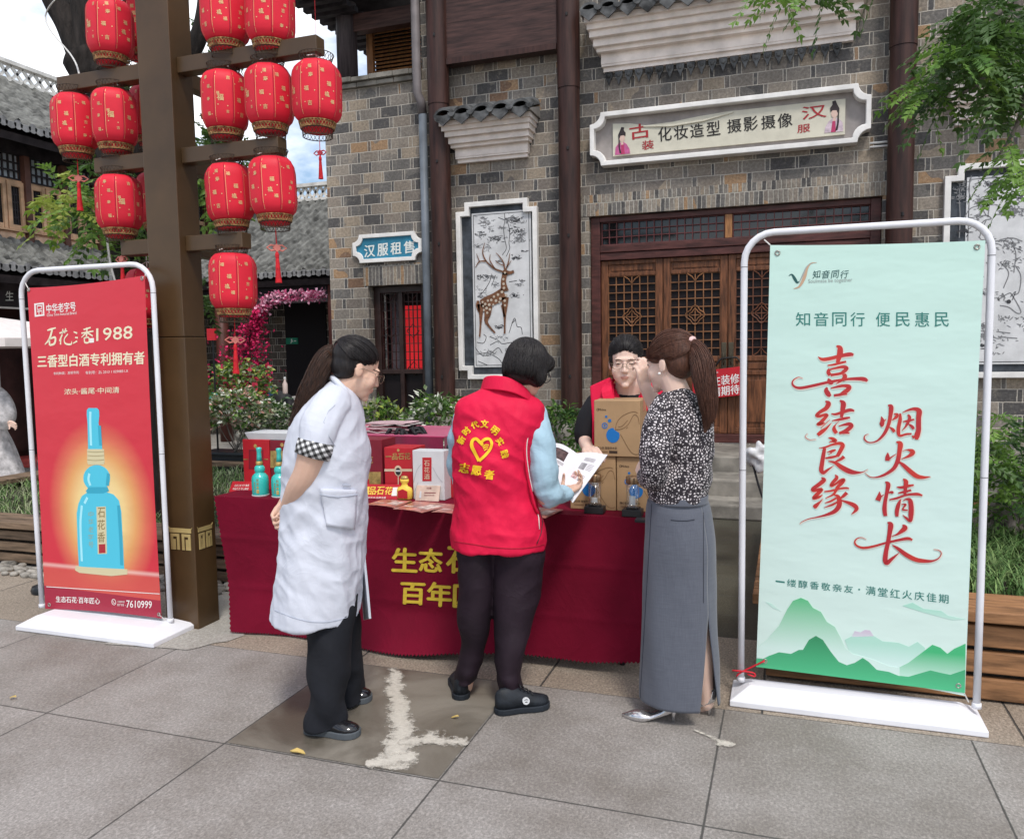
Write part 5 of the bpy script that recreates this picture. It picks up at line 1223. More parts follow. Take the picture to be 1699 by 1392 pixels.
c = s.ramp(dd, [(0., (.86, .72, .42)), (.42, (.80, .58, .25)), (.62, (.72, .34, .12)), (.80, (.66, .14, .08)), (.98, RB)])
zl = pxY(170, 945, YR)[1]; zb = pxY(170, 985, YR)[1]
c = s.mix(s.ramp(s.math('SUBTRACT', zl, sp.outputs[2]), [(0., 0.), (.02, .75), (.12, 0.9)]), c, (.60, .09, .07))
c = s.mix(s.math('MULTIPLY', s.ramp(s.math('ABSOLUTE', s.math('SUBTRACT', sp.outputs[2], zl)), [(0., .6), (.018, 0.)]), 1.), c, (.85, .66, .58))
slope = s.math('ADD', sp.outputs[2], s.math('MULTIPLY', sp.outputs[0], .02))
c = s.mix(s.math('GREATER_THAN', zb - .07, slope), c, (.34, .018, .045))
s.set(Base_Color=c, Roughness=.38); s.bump(s.noise(s.n('Mapping', {0: v, 'Rotation': (0, .5, 0), 'Scale': (1, 1, 1.8)}), 2.6, 3), .32, .03)
m = MB(); sheetgrid(m, RTL, RTR, RBL, RBR, fR, 16, 40, 0, .0015, .012); m.build('banner_sheet', s.m, rs, smooth=True)
CRM, WHT = M('print_cream', (.78, .70, .50), .5, var=0), M('print_white', (.80, .76, .72), .5, var=0)
TEAL, TEALD, TEALL, GLD = M('print_turquoise', (.08, .52, .68), .4, var=0), M('print_teal_dark', (.04, .36, .50), .4, var=0), M('print_teal_light', (.36, .76, .84), .4, var=0), M('print_gold', (.62, .55, .34), .4, var=0)
L = MB()
def rt(body, bl, br, tl, bold=0., m=0, d=.003, mb=None, shear=0.): text(mb or L, body, (pxY(*bl, YR), pxY(*br, YR), pxY(*tl, YR)), fR, d, bold, m, shear)
rt('中华老字号', (78, 520), (126, 516), (77, 505), .02, 1); rt('China Time-honored Brand', (78, 525.5), (127, 521.5), (78, 520.8), 0, 1)
q = [pxY(*p_, YR) for p_ in ((58, 526), (74, 524), (73, 502), (57, 504))]; qi = [pxY(*p_, YR) for p_ in ((60.5, 523), (71.8, 521.5), (71, 504.5), (59.5, 506.5))]
L.ringframe(q, qi, fR, .0032, .001, 1)
for st_ in ([(62, 508), (70, 507)], [(62, 508), (62.5, 514), (69, 513), (69, 508)], [(62, 517), (70, 516), (70, 521)], [(65, 517), (65, 522)]): L.stroke([(*pxY(x, y, YR), .006) for x, y in st_], fR, .0032, 1, smooth=False)
rt('1988', (160, 566), (220, 562), (160, 545), .012, 0)
# brush written 石花三香
def brush(strokes, m=0, w_=1., d=.0034):
    for st_ in strokes:
        L.stroke([(*pxY(x, y, YR), ww * .0034 * w_) for x, y, ww in st_], fR, d, m)
B4 = lambda L_: [[(x / 4.2475, 400 + y / 4.2475, w_ / 4.2475 * 1.0) for x, y, w_ in st_] for st_ in L_]
brush(B4([[(335, 630, 8), (360, 622, 14), (395, 612, 8)], [(370, 625, 14), (350, 690, 16), (318, 730, 6)], [(348, 690, 14), (352, 735, 14)], [(352, 690, 10), (390, 680, 16), (385, 722, 16), (352, 735, 12)], [(420, 650, 10), (450, 640, 12), (475, 632, 8)], [(445, 620, 10), (440, 655, 10)], [(465, 615, 10), (456, 650, 10)], [(440, 660, 12), (420, 705, 10)], [(430, 680, 10), (428, 730, 12)], [(480, 655, 10), (455, 690, 8), (462, 722, 12), (500, 728, 12), (508, 705, 4)], [(520, 640, 8), (545, 650, 12)], [(530, 680, 8), (550, 682, 12)], [(515, 722, 6), (545, 705, 12)], [(590, 625, 10), (640, 610, 10)], [(575, 650, 10), (660, 635, 10)], [(615, 610, 12), (610, 680, 12)], [(610, 645, 12), (575, 680, 6)], [(615, 645, 12), (655, 670, 10)], [(595, 680, 10), (600, 715, 12), (628, 712, 10), (625, 680, 10), (597, 684, 10)]]), 0, 1.05)
q = [pxY(*p_, YR) for p_ in ((148.5, 569), (156, 568.5), (156, 561), (148.5, 561.5))]; L.prism(q, fR, .0033, .001, 1)
rt('三香型白酒专利拥有者', (63, 610), (240, 604), (62.5, 590), .030, 0)
rt('专利种类：发明专利', (89, 622.5), (131, 620.5), (89, 617.5), 0, 1); rt('专利号：ZL 2013 1 0290851.X', (142, 621.5), (213, 618), (142, 616), 0, 1)
rt('浓头·酱尾·中间清', (107, 655), (198, 652), (107, 645), .012, 0)
rt('生态石花·百年匠心', (93, 998.5), (166, 1002), (93, 988.5), .018, 1); rt('7610999', (210, 1007.5), (252, 1009), (210, 995.5), .012, 1)
p = pxY(189, 998.5, YR); L.ringframe([(p[0] + .016 * math.cos(q), p[1] + .018 * math.sin(q)) for q in np.arange(16) * math.pi / 8], [(p[0] + .013 * math.cos(q), p[1] + .015 * math.sin(q)) for q in np.arange(16) * math.pi / 8], fR, .0032, .001, 1)
L.stroke([(p[0] - .006, p[1] + .008, .005), (p[0] - .003, p[1] - .003, .003), (p[0] + .007, p[1] - .007, .005)], fR, .0033, 1)
rt('订购热线', (195, 999.5), (207, 1000), (195, 996), 0, 1); rt('0710 -', (195, 1005), (209, 1005.5), (195, 1001), 0, 1)
L.stroke([(*pxY(77, 973, YR), .004), (*pxY(265, 985, YR), .004)], fR, .0034, 1, smooth=False)
L.build('lettering', [CRM, WHT], rs)
BO = MB(); k3 = lambda L_: [pxY(x / 3.025, 640 + y / 3.025, YR) for x, y in L_]
BO.prism(k3([(437, 122), (445, 112), (488, 112), (497, 122), (499, 150), (495, 190), (508, 250), (514, 320), (443, 320), (442, 260), (440, 190), (436, 145)]), fR, .0036, .001, 0)
BO.prism(k3([(438, 318), (522, 318), (526, 385), (520, 396), (444, 396), (439, 385)]), fR, .0038, .001, 3)
BO.prism(k3([(486 + 67 * math.cos(q), 463 + 66 * math.sin(q)) for q in np.arange(24) * math.pi / 12]), fR, .0036, .001, 0)
BO.prism(k3([(446, 508), (540, 508), (548, 528), (520, 540), (440, 540), (432, 528)]), fR, .0037, .001, 1)
BO.prism(k3([(440, 534), (530, 532), (570, 545), (597, 575), (609, 630), (618, 800), (624, 924), (397, 910), (391, 800), (386, 640), (395, 590), (412, 553)]), fR, .0036, .001, 0)
BO.prism(k3([(380, 903), (420, 908), (640, 920), (640, 946), (560, 954), (400, 938), (378, 925)]), fR, .0040, .001, 3)
BO.prism(k3([(485, 607), (532, 605), (538, 842), (492, 844)]), fR, .0040, .001, 3); BO.prism(k3([(497, 795), (530, 793), (531, 838), (498, 840)]), fR, .0044, .001, 4)
for a in ([(455, 130), (454, 180), (458, 300)], [(450, 440), (445, 470), (455, 500)], [(412, 600), (405, 700), (412, 880)], [(440, 560), (425, 590)]): BO.stroke([(*p_, .016) for p_ in k3(a)], fR, .0042, 2)
for a in ([(500, 200), (506, 300)], [(545, 440), (540, 500)], [(596, 600), (606, 750), (612, 900)]): BO.stroke([(*p_, .022) for p_ in k3(a)], fR, .0041, 1)
for ch, y in (('石', 612), ('花', 672), ('香', 735)):
    q = k3([(492, y + 50), (528, y + 49), (492, y)]); text(BO, ch, q, fR, .0045, .01, 5)
q = k3([(438, 830), (468, 828), (434, 625)])
for kk, ch in enumerate('中华老字号'): text(BO, ch, k3([(445, 660 + kk * 38), (470, 659 + kk * 38), (445, 630 + kk * 38)]), fR, .0042, 0, 6)
for z in (330, 350, 372): BO.stroke([(*p_, .003) for p_ in k3([(440, z), (480, z + 3), (523, z)])], fR, .0042, 5)
BO.build('bottle_picture', [TEAL, TEALD, TEALL, GLD, M('print_red', (.4, .03, .04), .5, var=0), M('print_bronze', (.25, .19, .08), .5, var=0), M('print_ochre', (.30, .36, .24), .5, var=0)], rs)
GROM = M('grommet', (.35, .33, .30), .35, .8, var=0)
def grommets(root, pts, Y, f, ties=()):
    for x, y in pts:
        m = MB(); p = pxY(x, y, Y); m.tube([f(p[0] + .009 * math.cos(q), p[1] + .009 * math.sin(q), .004) for q in np.linspace(0, 2 * math.pi, 13)], .0032, 5)
        m.build('grommet', GROM, root, smooth=True)
grommets(rs, ((48, 481), (236, 462), (82, 1003), (264, 1019)), YR, fR)
m = MB(); m.tube([PY(48, 481, YR - .004), PY(42, 470, 3.54)], .003, 5); m.tube([PY(236, 462, YR - .004), PY(246, 452, 3.54)], .003, 5); m.tube([PY(264, 1019, YR - .004), PY(277, 1032, 3.54)], .003, 5); m.build('tie', M('white_cord'), rs)
m = MB(); p = GZ(62, 984); m.lathe((p[0] + .03, p[1] + .04, 0), [(.085, .002), (.09, .02), (.08, .045), (.03, .055), (.02, .06)], 22); tag(m.build('rubber_base', M('black_plastic'), auto=40), 'round black rubber foot lying behind the left pole of the red banner', 'base')

# green banner
YG = 3.60
gs = stand('banner_stand', 'pale green event banner on a white tube frame with large red calligraphy', -.225, .765, 3.495, 3.73, 3.625, -.185, .745, 2.035, .12)
def wavG(a, b): return .0002 * math.sin(a * 7 + b * 1.6)
fG = lambda a, b, d=0.: (a, YG + wavG(a, b) - d * .4, b)
GTL, GTR, GBL, GBR = [pxY(x, y, YG) for x, y in ((1278, 407), (1635, 399), (1255, 1094), (1601, 1154))]
s = NT('green_banner_print'); v = s.n('Mapping', {0: s.obj(), 'Location': tuple(WLOC[gs.name])}); sp = s.t.nodes.new('ShaderNodeSeparateXYZ'); s.put(sp.inputs[0], v)
c = s.ramp(s.math('DIVIDE', sp.outputs[2], 2.), [(.1, (.60, .74, .68)), (.45, (.57, .73, .68)), (1., (.50, .70, .62))])
s.set(Base_Color=c, Roughness=.42); s.bump(s.noise(s.n('Mapping', {0: v, 'Rotation': (0, .4, 0), 'Scale': (1, 1, 2.4)}), 2.4, 3), .28, .03)
m = MB(); sheetgrid(m, GTL, GTR, GBL, GBR, fG, 16, 40, 0, .0015, .006); m.build('banner_sheet', s.m, gs, smooth=True)
kG = lambda L_: [pxY(1200 + x / 3.026, 780 + y / 3.026, YG) for x, y in L_]
def mount(name, top, bot, ya, yb):
    za, zb_ = pxY(1400, 780 + ya / 3.026, YG)[1], pxY(1400, 780 + yb / 3.026, YG)[1]
    s = NT(name); v = s.n('Mapping', {0: s.obj(), 'Location': tuple(WLOC[gs.name])}); sp = s.t.nodes.new('ShaderNodeSeparateXYZ'); s.put(sp.inputs[0], v)
    t = s.math('DIVIDE', s.math('SUBTRACT', za, sp.outputs[2]), za - zb_)
    s.set(Base_Color=s.ramp(t, [(0., top), (1., bot)]), Roughness=.45); return s.m
PAL = (.58, .74, .68)
mts = [mount('print_ridge_pale', (.40, .66, .55), (.60, .76, .72), 855, 960), mount('print_ridge_green', (.055, .42, .16), PAL, 640, 925), mount('print_ridge_right', (.05, .42, .17), (.50, .72, .62), 870, 1010), mount('print_ridge_dark', (.025, .22, .09), (.08, .50, .24), 830, 1090), mount('print_ridge_mist', (.36, .64, .52), PAL, 660, 745), mount('print_ridge_pink', (.56, .48, .58), (.62, .70, .70), 800, 850), mount('print_teal_ink', (.02, .18, .15), (.02, .18, .15), 0, 1)]
m = MB()
m.prism(kG([(610, 850), (650, 830), (700, 836), (755, 830), (800, 858), (880, 865), (932, 885), (975, 860), (1012, 890), (1010, 975), (840, 990), (640, 930)]), fG, .0030, .001, 0)
m.prism(kG([(645, 836), (660, 806), (690, 813), (712, 800), (736, 803), (757, 832)]), fG, .0032, .001, 5)
m.prism(kG([(900, 680), (950, 664), (1005, 695), (1095, 706), (1130, 730), (1218, 747), (1150, 752), (1060, 728), (1000, 712)]), fG, .0030, .001, 4); m.prism(kG([(212, 660), (240, 668), (292, 707), (250, 692)]), fG, .0030, .001, 4)
m.prism(kG([(880, 990), (930, 965), (990, 920), (1050, 875), (1090, 890), (1125, 921), (1160, 895), (1216, 870), (1214, 1112), (880, 1055)]), fG, .0050, .001, 2)
m.prism(kG([(169, 890), (220, 850), (280, 780), (320, 700), (350, 655), (390, 640), (425, 655), (450, 690), (490, 710), (520, 760), (560, 785), (590, 840), (612, 890), (650, 920), (690, 930), (750, 948), (800, 968), (835, 982), (885, 988), (885, 1056), (168, 940)]), fG, .0064, .001, 1)
m.prism(kG([(167, 946), (200, 945), (230, 930), (280, 912), (340, 920), (380, 900), (400, 900), (430, 850), (465, 830), (500, 850), (540, 910), (580, 960), (620, 977), (660, 965), (700, 940), (730, 960), (770, 1000), (830, 1010), (880, 1030), (930, 1035), (980, 1020), (1040, 1003), (1090, 1015), (1140, 1025), (1214, 1000), (1212, 1116), (165, 985)]), fG, .0080, .001, 3)
m.build('mountain_print', mts, gs)
TI, LOGO1, LOGO2 = mts[6], M('logo_teal', (.02, .09, .085), .5, var=0), M('logo_tan', (.50, .33, .22), .5, var=0)
L = MB()
def gt(body, bl, br, tl, bold=0., m=0, d=.0032, shear=0.): text(L, body, (pxY(*bl, YG), pxY(*br, YG), pxY(*tl, YG)), fG, d, bold, m, shear)
for k, ch in enumerate('知音同行便民惠民'):
    x = 1320.5 + k * 30.2 + (12 if k > 3 else 0) + (k > 3) * (k - 4) * 2.2; gt(ch, (x, 541 + k * .2), (x + 23.5, 541 + k * .2), (x, 518.5), .004)
for k, ch in enumerate('知音同行'): gt(ch, (1348 + k * 15.2, 463), (1361.5 + k * 15.2, 461), (1348 + k * 15.6, 450), .004, 1, shear=.1)
gt('Soulmate be together', (1341, 472), (1414, 469.5), (1341, 463.5), 0, 3)
for k, ch in enumerate('一缕醇香敬亲友'): gt(ch, (1287 + k * 18.9, 970.5 + k * 2.0) if k else (1287, 965), (1302 + k * 18.9, 972 + k * 2.0) if k else (1302, 967), (1287 + k * 18.9, 958 + k * 2.0) if k else (1287, 962.5), .006, 0)
gt('·', (1424, 979), (1427, 979.3), (1424, 976), .03, 0)
for k, ch in enumerate('满堂红火庆佳期'): gt(ch, (1436.5 + k * 20.2, 986 + k * 2.2), (1452.5 + k * 20.2, 988 + k * 2.2), (1436.5 + k * 20.2, 971.5 + k * 2.2), .006, 0)
kL = lambda L_: [(*pxY(1200 + x / 3.164, 360 + y / 3.164, YG), w_ / 3.164 * .00255) for x, y, w_ in L_]
L.stroke(kL([(343, 310, 2), (360, 303, 8), (375, 325, 14), (388, 345, 10), (398, 340, 4)]), fG, .0034, 1); L.stroke(kL([(370, 378, 3), (400, 365, 10), (425, 320, 16), (440, 270, 12), (460, 245, 6), (490, 240, 2)]), fG, .0034, 2)
L.stroke(kL([(398, 345, 3), (420, 300, 8), (438, 262, 4), (465, 240, 2)]), fG, .0036, 3)
L.build('lettering', [TI, LOGO1, LOGO2, M('print_grey', (.32, .36, .34), .5, var=0)], gs)
# brush calligraphy
CAL = [(1290, 560, 8.188, [
 [(800, 115, 20), (845, 140, 62), (850, 200, 74), (838, 260, 66), (815, 345, 42)], [(550, 262, 8), (610, 298, 45), (720, 285, 50), (860, 250, 48), (980, 230, 55), (1032, 238, 30)], [(680, 380, 18), (760, 370, 30), (860, 345, 34), (932, 328, 28)],
 [(700, 438, 20), (780, 420, 28), (880, 400, 42), (938, 415, 50), (905, 460, 48), (850, 490, 40), (720, 512, 38)], [(705, 425, 30), (690, 470, 50), (715, 515, 48)], [(690, 555, 12), (705, 590, 58), (735, 622, 40), (772, 572, 8)], [(900, 495, 46), (915, 540, 55), (860, 590, 30), (795, 630, 8)],
 [(340, 552, 4), (280, 540, 10), (215, 580, 18), (202, 630, 24), (240, 672, 32), (320, 685, 40), (480, 655, 40), (700, 605, 38), (930, 568, 34), (1100, 560, 48), (1180, 568, 55), (1222, 592, 30)],
 [(672, 675, 20), (662, 720, 58), (690, 770, 64), (718, 800, 36)], [(722, 690, 16), (800, 672, 30), (900, 655, 42), (968, 668, 58), (960, 705, 58), (905, 745, 56), (850, 775, 40), (765, 787, 34)], [(840, 775, 36), (945, 770, 18)],
 [(650, 862, 16), (692, 895, 62), (660, 960, 58), (580, 1010, 46), (532, 1055, 42), (565, 1070, 40), (640, 1050, 38), (670, 1058, 42), (600, 1140, 46), (546, 1180, 40), (600, 1172, 38), (642, 1155, 10)], [(712, 1115, 5), (640, 1180, 12), (588, 1232, 6)], [(735, 1155, 5), (660, 1235, 34), (600, 1280, 54), (545, 1325, 46)],
 [(730, 1035, 14), (790, 1042, 34), (880, 1015, 40), (980, 985, 46), (1042, 996, 22)], [(848, 852, 18), (893, 895, 64), (885, 980, 58), (868, 1085, 36)], [(738, 1130, 10), (830, 1115, 34), (930, 1095, 36), (984, 1085, 22)], [(835, 1135, 5), (792, 1180, 12), (770, 1215, 34), (772, 1255, 52), (802, 1300, 46)], [(830, 1205, 14), (900, 1185, 30), (975, 1175, 52), (1005, 1200, 52), (960, 1245, 56), (910, 1275, 50), (838, 1300, 34)], [(880, 1292, 34), (978, 1296, 22)], [(405, 1300, 3), (375, 1345, 7), (430, 1385, 7), (520, 1380, 3)]]),
 (1290, 700, 8.188, [
 [(690, 212, 8), (740, 225, 42), (785, 255, 50), (750, 264, 28), (698, 274, 6)], [(562, 350, 6), (640, 345, 24), (740, 310, 28), (840, 290, 45), (885, 315, 54), (860, 380, 54), (812, 465, 46)], [(640, 355, 40), (625, 440, 50), (605, 560, 55), (595, 650, 58), (622, 690, 46), (680, 650, 32), (764, 592, 4)], [(675, 408, 8), (740, 395, 38), (790, 376, 20)], [(690, 442, 4), (735, 418, 18)], [(650, 492, 22), (730, 480, 34), (822, 458, 28)], [(905, 468, 46), (860, 505, 38), (785, 538, 20)], [(690, 532, 10), (780, 552, 40), (880, 620, 64), (980, 670, 68), (1060, 685, 46), (1150, 680, 14), (1225, 640, 3)],
 [(595, 752, 12), (632, 785, 54), (560, 850, 54), (482, 905, 46), (492, 932, 42), (570, 915, 42), (595, 922, 46), (530, 990, 52), (490, 1035, 42), (560, 1020, 36), (612, 988, 8)], [(622, 1038, 5), (558, 1088, 8)], [(608, 1055, 6), (560, 1100, 34), (512, 1145, 58), (492, 1162, 36)],
 [(782, 715, 12), (806, 755, 44), (752, 820, 44), (732, 862, 46), (775, 850, 30), (850, 800, 40), (898, 782, 44), (880, 822, 44), (820, 880, 44), (790, 935, 36), (755, 985, 28), (650, 1035, 8)], [(635, 945, 16), (720, 935, 28), (820, 910, 24), (920, 895, 28), (972, 902, 16)],
 [(770, 990, 12), (820, 1010, 48), (842, 1080, 62), (830, 1150, 62), (770, 1215, 54), (660, 1260, 34), (540, 1290, 18), (420, 1315, 12), (330, 1355, 8), (300, 1385, 3)], [(800, 1030, 24), (720, 1075, 28), (640, 1100, 8)], [(820, 1082, 22), (740, 1125, 28), (630, 1160, 6)], [(942, 958, 46), (900, 1000, 42), (850, 1040, 18)], [(858, 1060, 12), (950, 1090, 40), (1040, 1130, 58), (1074, 1172, 52), (1050, 1212, 34), (1000, 1255, 4)]]),
 (1420, 650, 8.188, [
 [(345, 332, 6), (360, 390, 48), (348, 445, 58), (330, 455, 36)], [(345, 440, 18), (390, 390, 14), (412, 368, 5)], [(436, 182, 16), (478, 205, 56), (468, 330, 48), (440, 450, 44), (390, 560, 40), (310, 650, 26), (230, 685, 16), (160, 682, 16), (115, 640, 18), (122, 595, 12), (170, 568, 3)], [(515, 300, 14), (560, 305, 32), (545, 345, 42), (490, 386, 6)], [(455, 478, 10), (500, 510, 38), (522, 545, 36)], [(602, 292, 22), (600, 380, 44), (580, 480, 44), (578, 560, 44), (600, 597, 32), (680, 575, 28), (755, 570, 22)], [(630, 282, 6), (720, 245, 28), (800, 232, 44), (858, 262, 64), (852, 350, 60), (850, 450, 60), (850, 520, 60), (828, 600, 66), (825, 648, 34)], [(765, 595, 20), (795, 625, 40)], [(638, 405, 12), (700, 395, 30), (792, 374, 20)], [(705, 308, 20), (730, 350, 38), (700, 430, 34), (660, 490, 18), (625, 526, 5)], [(718, 438, 12), (760, 470, 38), (786, 506, 28)],
 [(433, 822, 6), (430, 880, 52), (428, 935, 52)], [(440, 920, 18), (490, 880, 16), (548, 842, 5)], [(548, 678, 16), (602, 705, 62), (590, 820, 54), (570, 930, 54), (520, 1030, 48), (440, 1095, 40), (350, 1140, 30), (260, 1160, 15), (190, 1152, 10), (120, 1100, 3)], [(630, 805, 4), (690, 785, 12), (755, 800, 50), (768, 830, 58), (720, 870, 38), (618, 912, 6)], [(578, 942, 12), (640, 990, 44), (740, 1080, 58), (830, 1145, 58), (920, 1160, 38), (1012, 1150, 6)]]),
 (1400, 790, 8.7, [
 [(515, 218, 6), (510, 290, 58), (488, 348, 68)], [(500, 330, 18), (540, 290, 18), (578, 262, 6)], [(598, 78, 16), (640, 115, 58), (622, 230, 48), (597, 360, 48), (587, 480, 58), (600, 572, 46)], [(636, 238, 12), (690, 228, 38), (708, 246, 22)], [(762, 152, 10), (830, 160, 38), (920, 140, 38), (1008, 124, 22)], [(856, 35, 16), (895, 75, 58), (890, 160, 48), (880, 262, 38)], [(782, 240, 12), (840, 230, 30), (972, 198, 28)], [(658, 336, 18), (760, 315, 30), (900, 270, 28), (1050, 255, 40), (1132, 276, 22)], [(822, 328, 8), (790, 400, 48), (766, 500, 54), (765, 578, 40)], [(850, 350, 6), (900, 330, 24), (955, 345, 54), (972, 450, 64), (968, 560, 64), (958, 642, 40), (900, 600, 30), (848, 555, 5)], [(828, 402, 6), (890, 405, 28), (860, 450, 20), (852, 480, 25), (922, 488, 18)],
 [(628, 662, 16), (675, 695, 68), (660, 820, 58), (640, 940, 54), (610, 1080, 58), (597, 1200, 64), (620, 1250, 56), (690, 1190, 42), (802, 1098, 4)], [(848, 696, 16), (882, 740, 68), (820, 800, 48), (760, 840, 24), (688, 864, 5)], [(320, 905, 3), (250, 880, 9), (185, 900, 16), (157, 950, 22), (190, 1000, 26), (280, 1030, 34), (420, 1010, 32), (600, 960, 30), (800, 915, 36), (920, 895, 44), (988, 916, 24)], [(698, 988, 10), (780, 1040, 44), (900, 1130, 62), (1040, 1200, 62), (1180, 1220, 48), (1290, 1215, 24), (1370, 1175, 14), (1405, 1110, 10), (1370, 1065, 8), (1290, 1050, 3)]])]
mpG = mpp(1440, 750, 3.33)
m = MB(); hl = MB(); kk = 0
for ox, oy, sc, sts in CAL:
    for st_ in sts:
        kk += 1
        P = [(*pxY(ox + x / sc, oy + y / sc, YG), w_ / sc * mpG) for x, y, w_ in st_]
        m.stroke(P, fG, .0046 + .00006 * kk, 0)
        hl.stroke([(a + .002, b - .002, w_ + .0055) for a, b, w_ in P], fG, .0044, 0)
s = NT('calligraphy_red'); v = s.obj(); s.set(Base_Color=s.mix(s.ramp(s.noise(v, 5, 2), [(.45, 0.), (.62, 1.)]), (.40, .014, .022), (.52, .03, .02)), Roughness=.4)
m.build('calligraphy', s.m, gs, fix=False); hl.build('calligraphy_outline', M('calligraphy_edge', (.66, .62, .54), .5, var=0), gs, fix=False)
grommets(gs, ((1290, 420), (1621, 410), (1269, 1096), (1590, 1137)), YG, fG)
m = MB(); m.tube([PY(1278, 407, YG), PY(1268, 398, 3.62)], .003, 5); m.tube([PY(1600, 1150, YG), PY(1607, 1164, 3.62)], .003, 5); m.build('tie', M('white_cord'), gs)
RT_ = M('red_tape', (.55, .015, .03), .5, var=0); m = MB(); a = PY(1228, 1112, 3.605)
m.tube(catmull([PY(1269, 1096, YG - .01), PY(1250, 1105, 3.60), PY(1228, 1116, 3.60), PY(1222, 1122, 3.60)], 10), .004, 5); m.tube(catmull([PY(1215, 1112, 3.60), PY(1228, 1113, 3.595), PY(1250, 1116, 3.60), PY(1252, 1122, 3.6), PY(1240, 1118, 3.6)], 12), .004, 5)
m.build('red_tie', RT_, gs, smooth=True)
pb = thing('plastic_bag', 'crumpled white plastic bag hanging beside the green banner pole', 'bag', PY(1262, 790, 5.5)); p = PY(1262, 757, 5.6)
m = MB(); m.ell((0, 0, 0), (.085, .05, .085), n=26, k=18); V = np.array(m.V); V[:, 0] *= np.where(V[:, 2] < 0, 1 + V[:, 2] * 3.5, 1); V *= (1 + .8 * vnoise(V, 22) * (V[:, 2:3].ravel() < .1))[:, None]; m.V = [tuple(v + p) for v in V]
m.build('body', M('bag_white', (.72, .72, .73), .35, var=.1, scale=20, trans=.15), pb, smooth=True); m = MB(); m.tube(catmull([p + [-.06, 0, -.02], p + [.02, -.05, -.28], p + [.12, -.03, -.44]], 8), .008, 5); m.build('strap', M('black_fabric'), pb)
# ------------------------------------------------------------------ table, cloth and the goods on it
TZ = .757
tbl = thing('folding_table', 'long folding table hidden under the crimson cloth', 'table', (-1.85, 4.05, 0))
m = MB(); m.box(-3.06, -.64, 3.755, 4.15, .72, .748); m.build('tabletop', WHITE, tbl)
for x in (-2.95, -.76):
    for y in (3.83, 4.08): m = MB(); m.tube([(x, y, .72), (x, y, 0)], .014, 8); m.build('leg', M('black_metal', (.015, .015, .017), .4, .3, var=0), tbl)
CLOTH = M('crimson_cloth', (.140, .003, .017), .8, var=.10, scale=3, bump=.15, bscale=220, bdist=.0015, spec=.12, wr=.35, wscale=2.2)
def hemz(u): return float(np.interp(u, [0, .2, .38, .5, .6, .75, .88, 1.], [.012, .012, .012, .02, .04, .055, .05, .075]))
def cy(X, z):
    u = (X + 3.09) / 2.47; v = min(1., max(0., (TZ - z) / TZ))
    fl = .05 * v + .16 * math.exp(-((u - .52) / .17) ** 2) * max(0, v - .72) ** 1.3 * 4.2 + .10 * math.exp(-((u - .05) / .12) ** 2) * max(0, v - .6) ** 1.5 * 2
    fold = .008 * math.sin(u * 21 + 1.2) * v ** 1.2 + .014 * v * noise.noise((u * 5.5, v * 1.1, 2.)) + .006 * v * noise.noise((u * 16, v * 3, 7.))
    cr = -.004 * math.exp(-((z - .53 + .02 * u) / .012) ** 2) - .003 * math.exp(-((z - .26) / .014) ** 2)
    return 3.735 - fl - fold + cr
def fC(a, b, d=0.): return (a, cy(a, b) - d, b)
NU, NV = 250, 60; vs = []; fs = []
rgc = random.Random(2)
for i in range(NU + 1):
    u = i / NU; hz = hemz(u) + (.006 if i % 2 else -.004)
    for j in range(NV + 1):
        v = j / NV; z = TZ - (TZ - hz) * v; X = -3.09 + 2.47 * u + (.15 * v * (1 - u) ** 8) + ((.004 if j % 2 else -.004) if i in (0, NU) else 0)
        vs.append((X, cy(X, z) if j else 3.735, z + (.0 if j else 0)))
for i in range(NU):
    for j in range(NV): a = i * (NV + 1) + j; fs.append((a, a + 1, a + NV + 2, a + NV + 1))
m = MB(); m.add(vs, fs)
o = len(vs); top = []
for i in range(NU + 1):
    for j in range(9):
        u, v = i / NU, j / 8; X = -3.09 + 2.47 * u; top.append((X, 3.735 + v * .45, TZ + .0015 * noise.noise((X * 6, v * 5, 0)) + (0 if j else 0)))
tf = []
for i in range(NU):
    for j in range(8): a = i * 9 + j; tf.append((a, a + 9, a + 10, a + 1))
m.add(top, tf)
m.add([(-3.09 + 2.47 * i / 40, 4.187 + .01 * math.sin(i), z) for i in range(41) for z in (TZ, .15)], [(2 * i, 2 * i + 1, 2 * i + 3, 2 * i + 2) for i in range(40)])
tc_ = thing('tablecloth', 'crimson tablecloth with yellow Chinese lettering draped over the front table', 'tablecloth', (-1.85, 3.735, 0))
m.build('cloth', CLOTH, tc_, smooth=True)
L = MB(); YEL = M('cloth_yellow', (.56, .40, .035), .6, var=.1, scale=30)
YT = 3.70
for ch, x0, x1, y0, y1 in (('生', 649, 690, 948, 910), ('态', 694, 732, 948, 911), ('石', 740, 782, 950, 908), ('花', 786, 826, 954, 914), ('百', 665, 704, 1001, 967), ('年', 709, 749, 1004, 966), ('匠', 753, 793, 1006, 970), ('心', 797, 835, 1010, 976)):
    v, fc = glyphs(ch, 0.); lo, hi = v.min(0), v.max(0); q = (v - lo) / (hi - lo)
    a, b_, c = np.array(pxY(x0, y0, YT)), np.array(pxY(x1, y0 + 2, YT)), np.array(pxY(x0, y1, YT)); pts = a + q[:, :1] * (b_ - a) + q[:, 1:] * (c - a)
    bm = bmesh.new(); bv = [bm.verts.new((*p_, 0)) for p_ in pts]
    for f_ in fc:
        try: bm.faces.new([bv[k] for k in f_])
        except ValueError: pass
    bmesh.ops.subdivide_edges(bm, edges=[e for e in bm.edges if e.calc_length() > .02], cuts=2, use_grid_fill=True); bm.verts.index_update()
    [L.flat([(w_.co.x + q_[0] * .1, w_.co.y + q_[1] * .1) for w_ in bm.verts], [tuple(w_.index for w_ in f_.verts) for f_ in bm.faces], fC, .004 + .0001 * k_) for k_, q_ in enumerate(shifts(.045))]; bm.free()
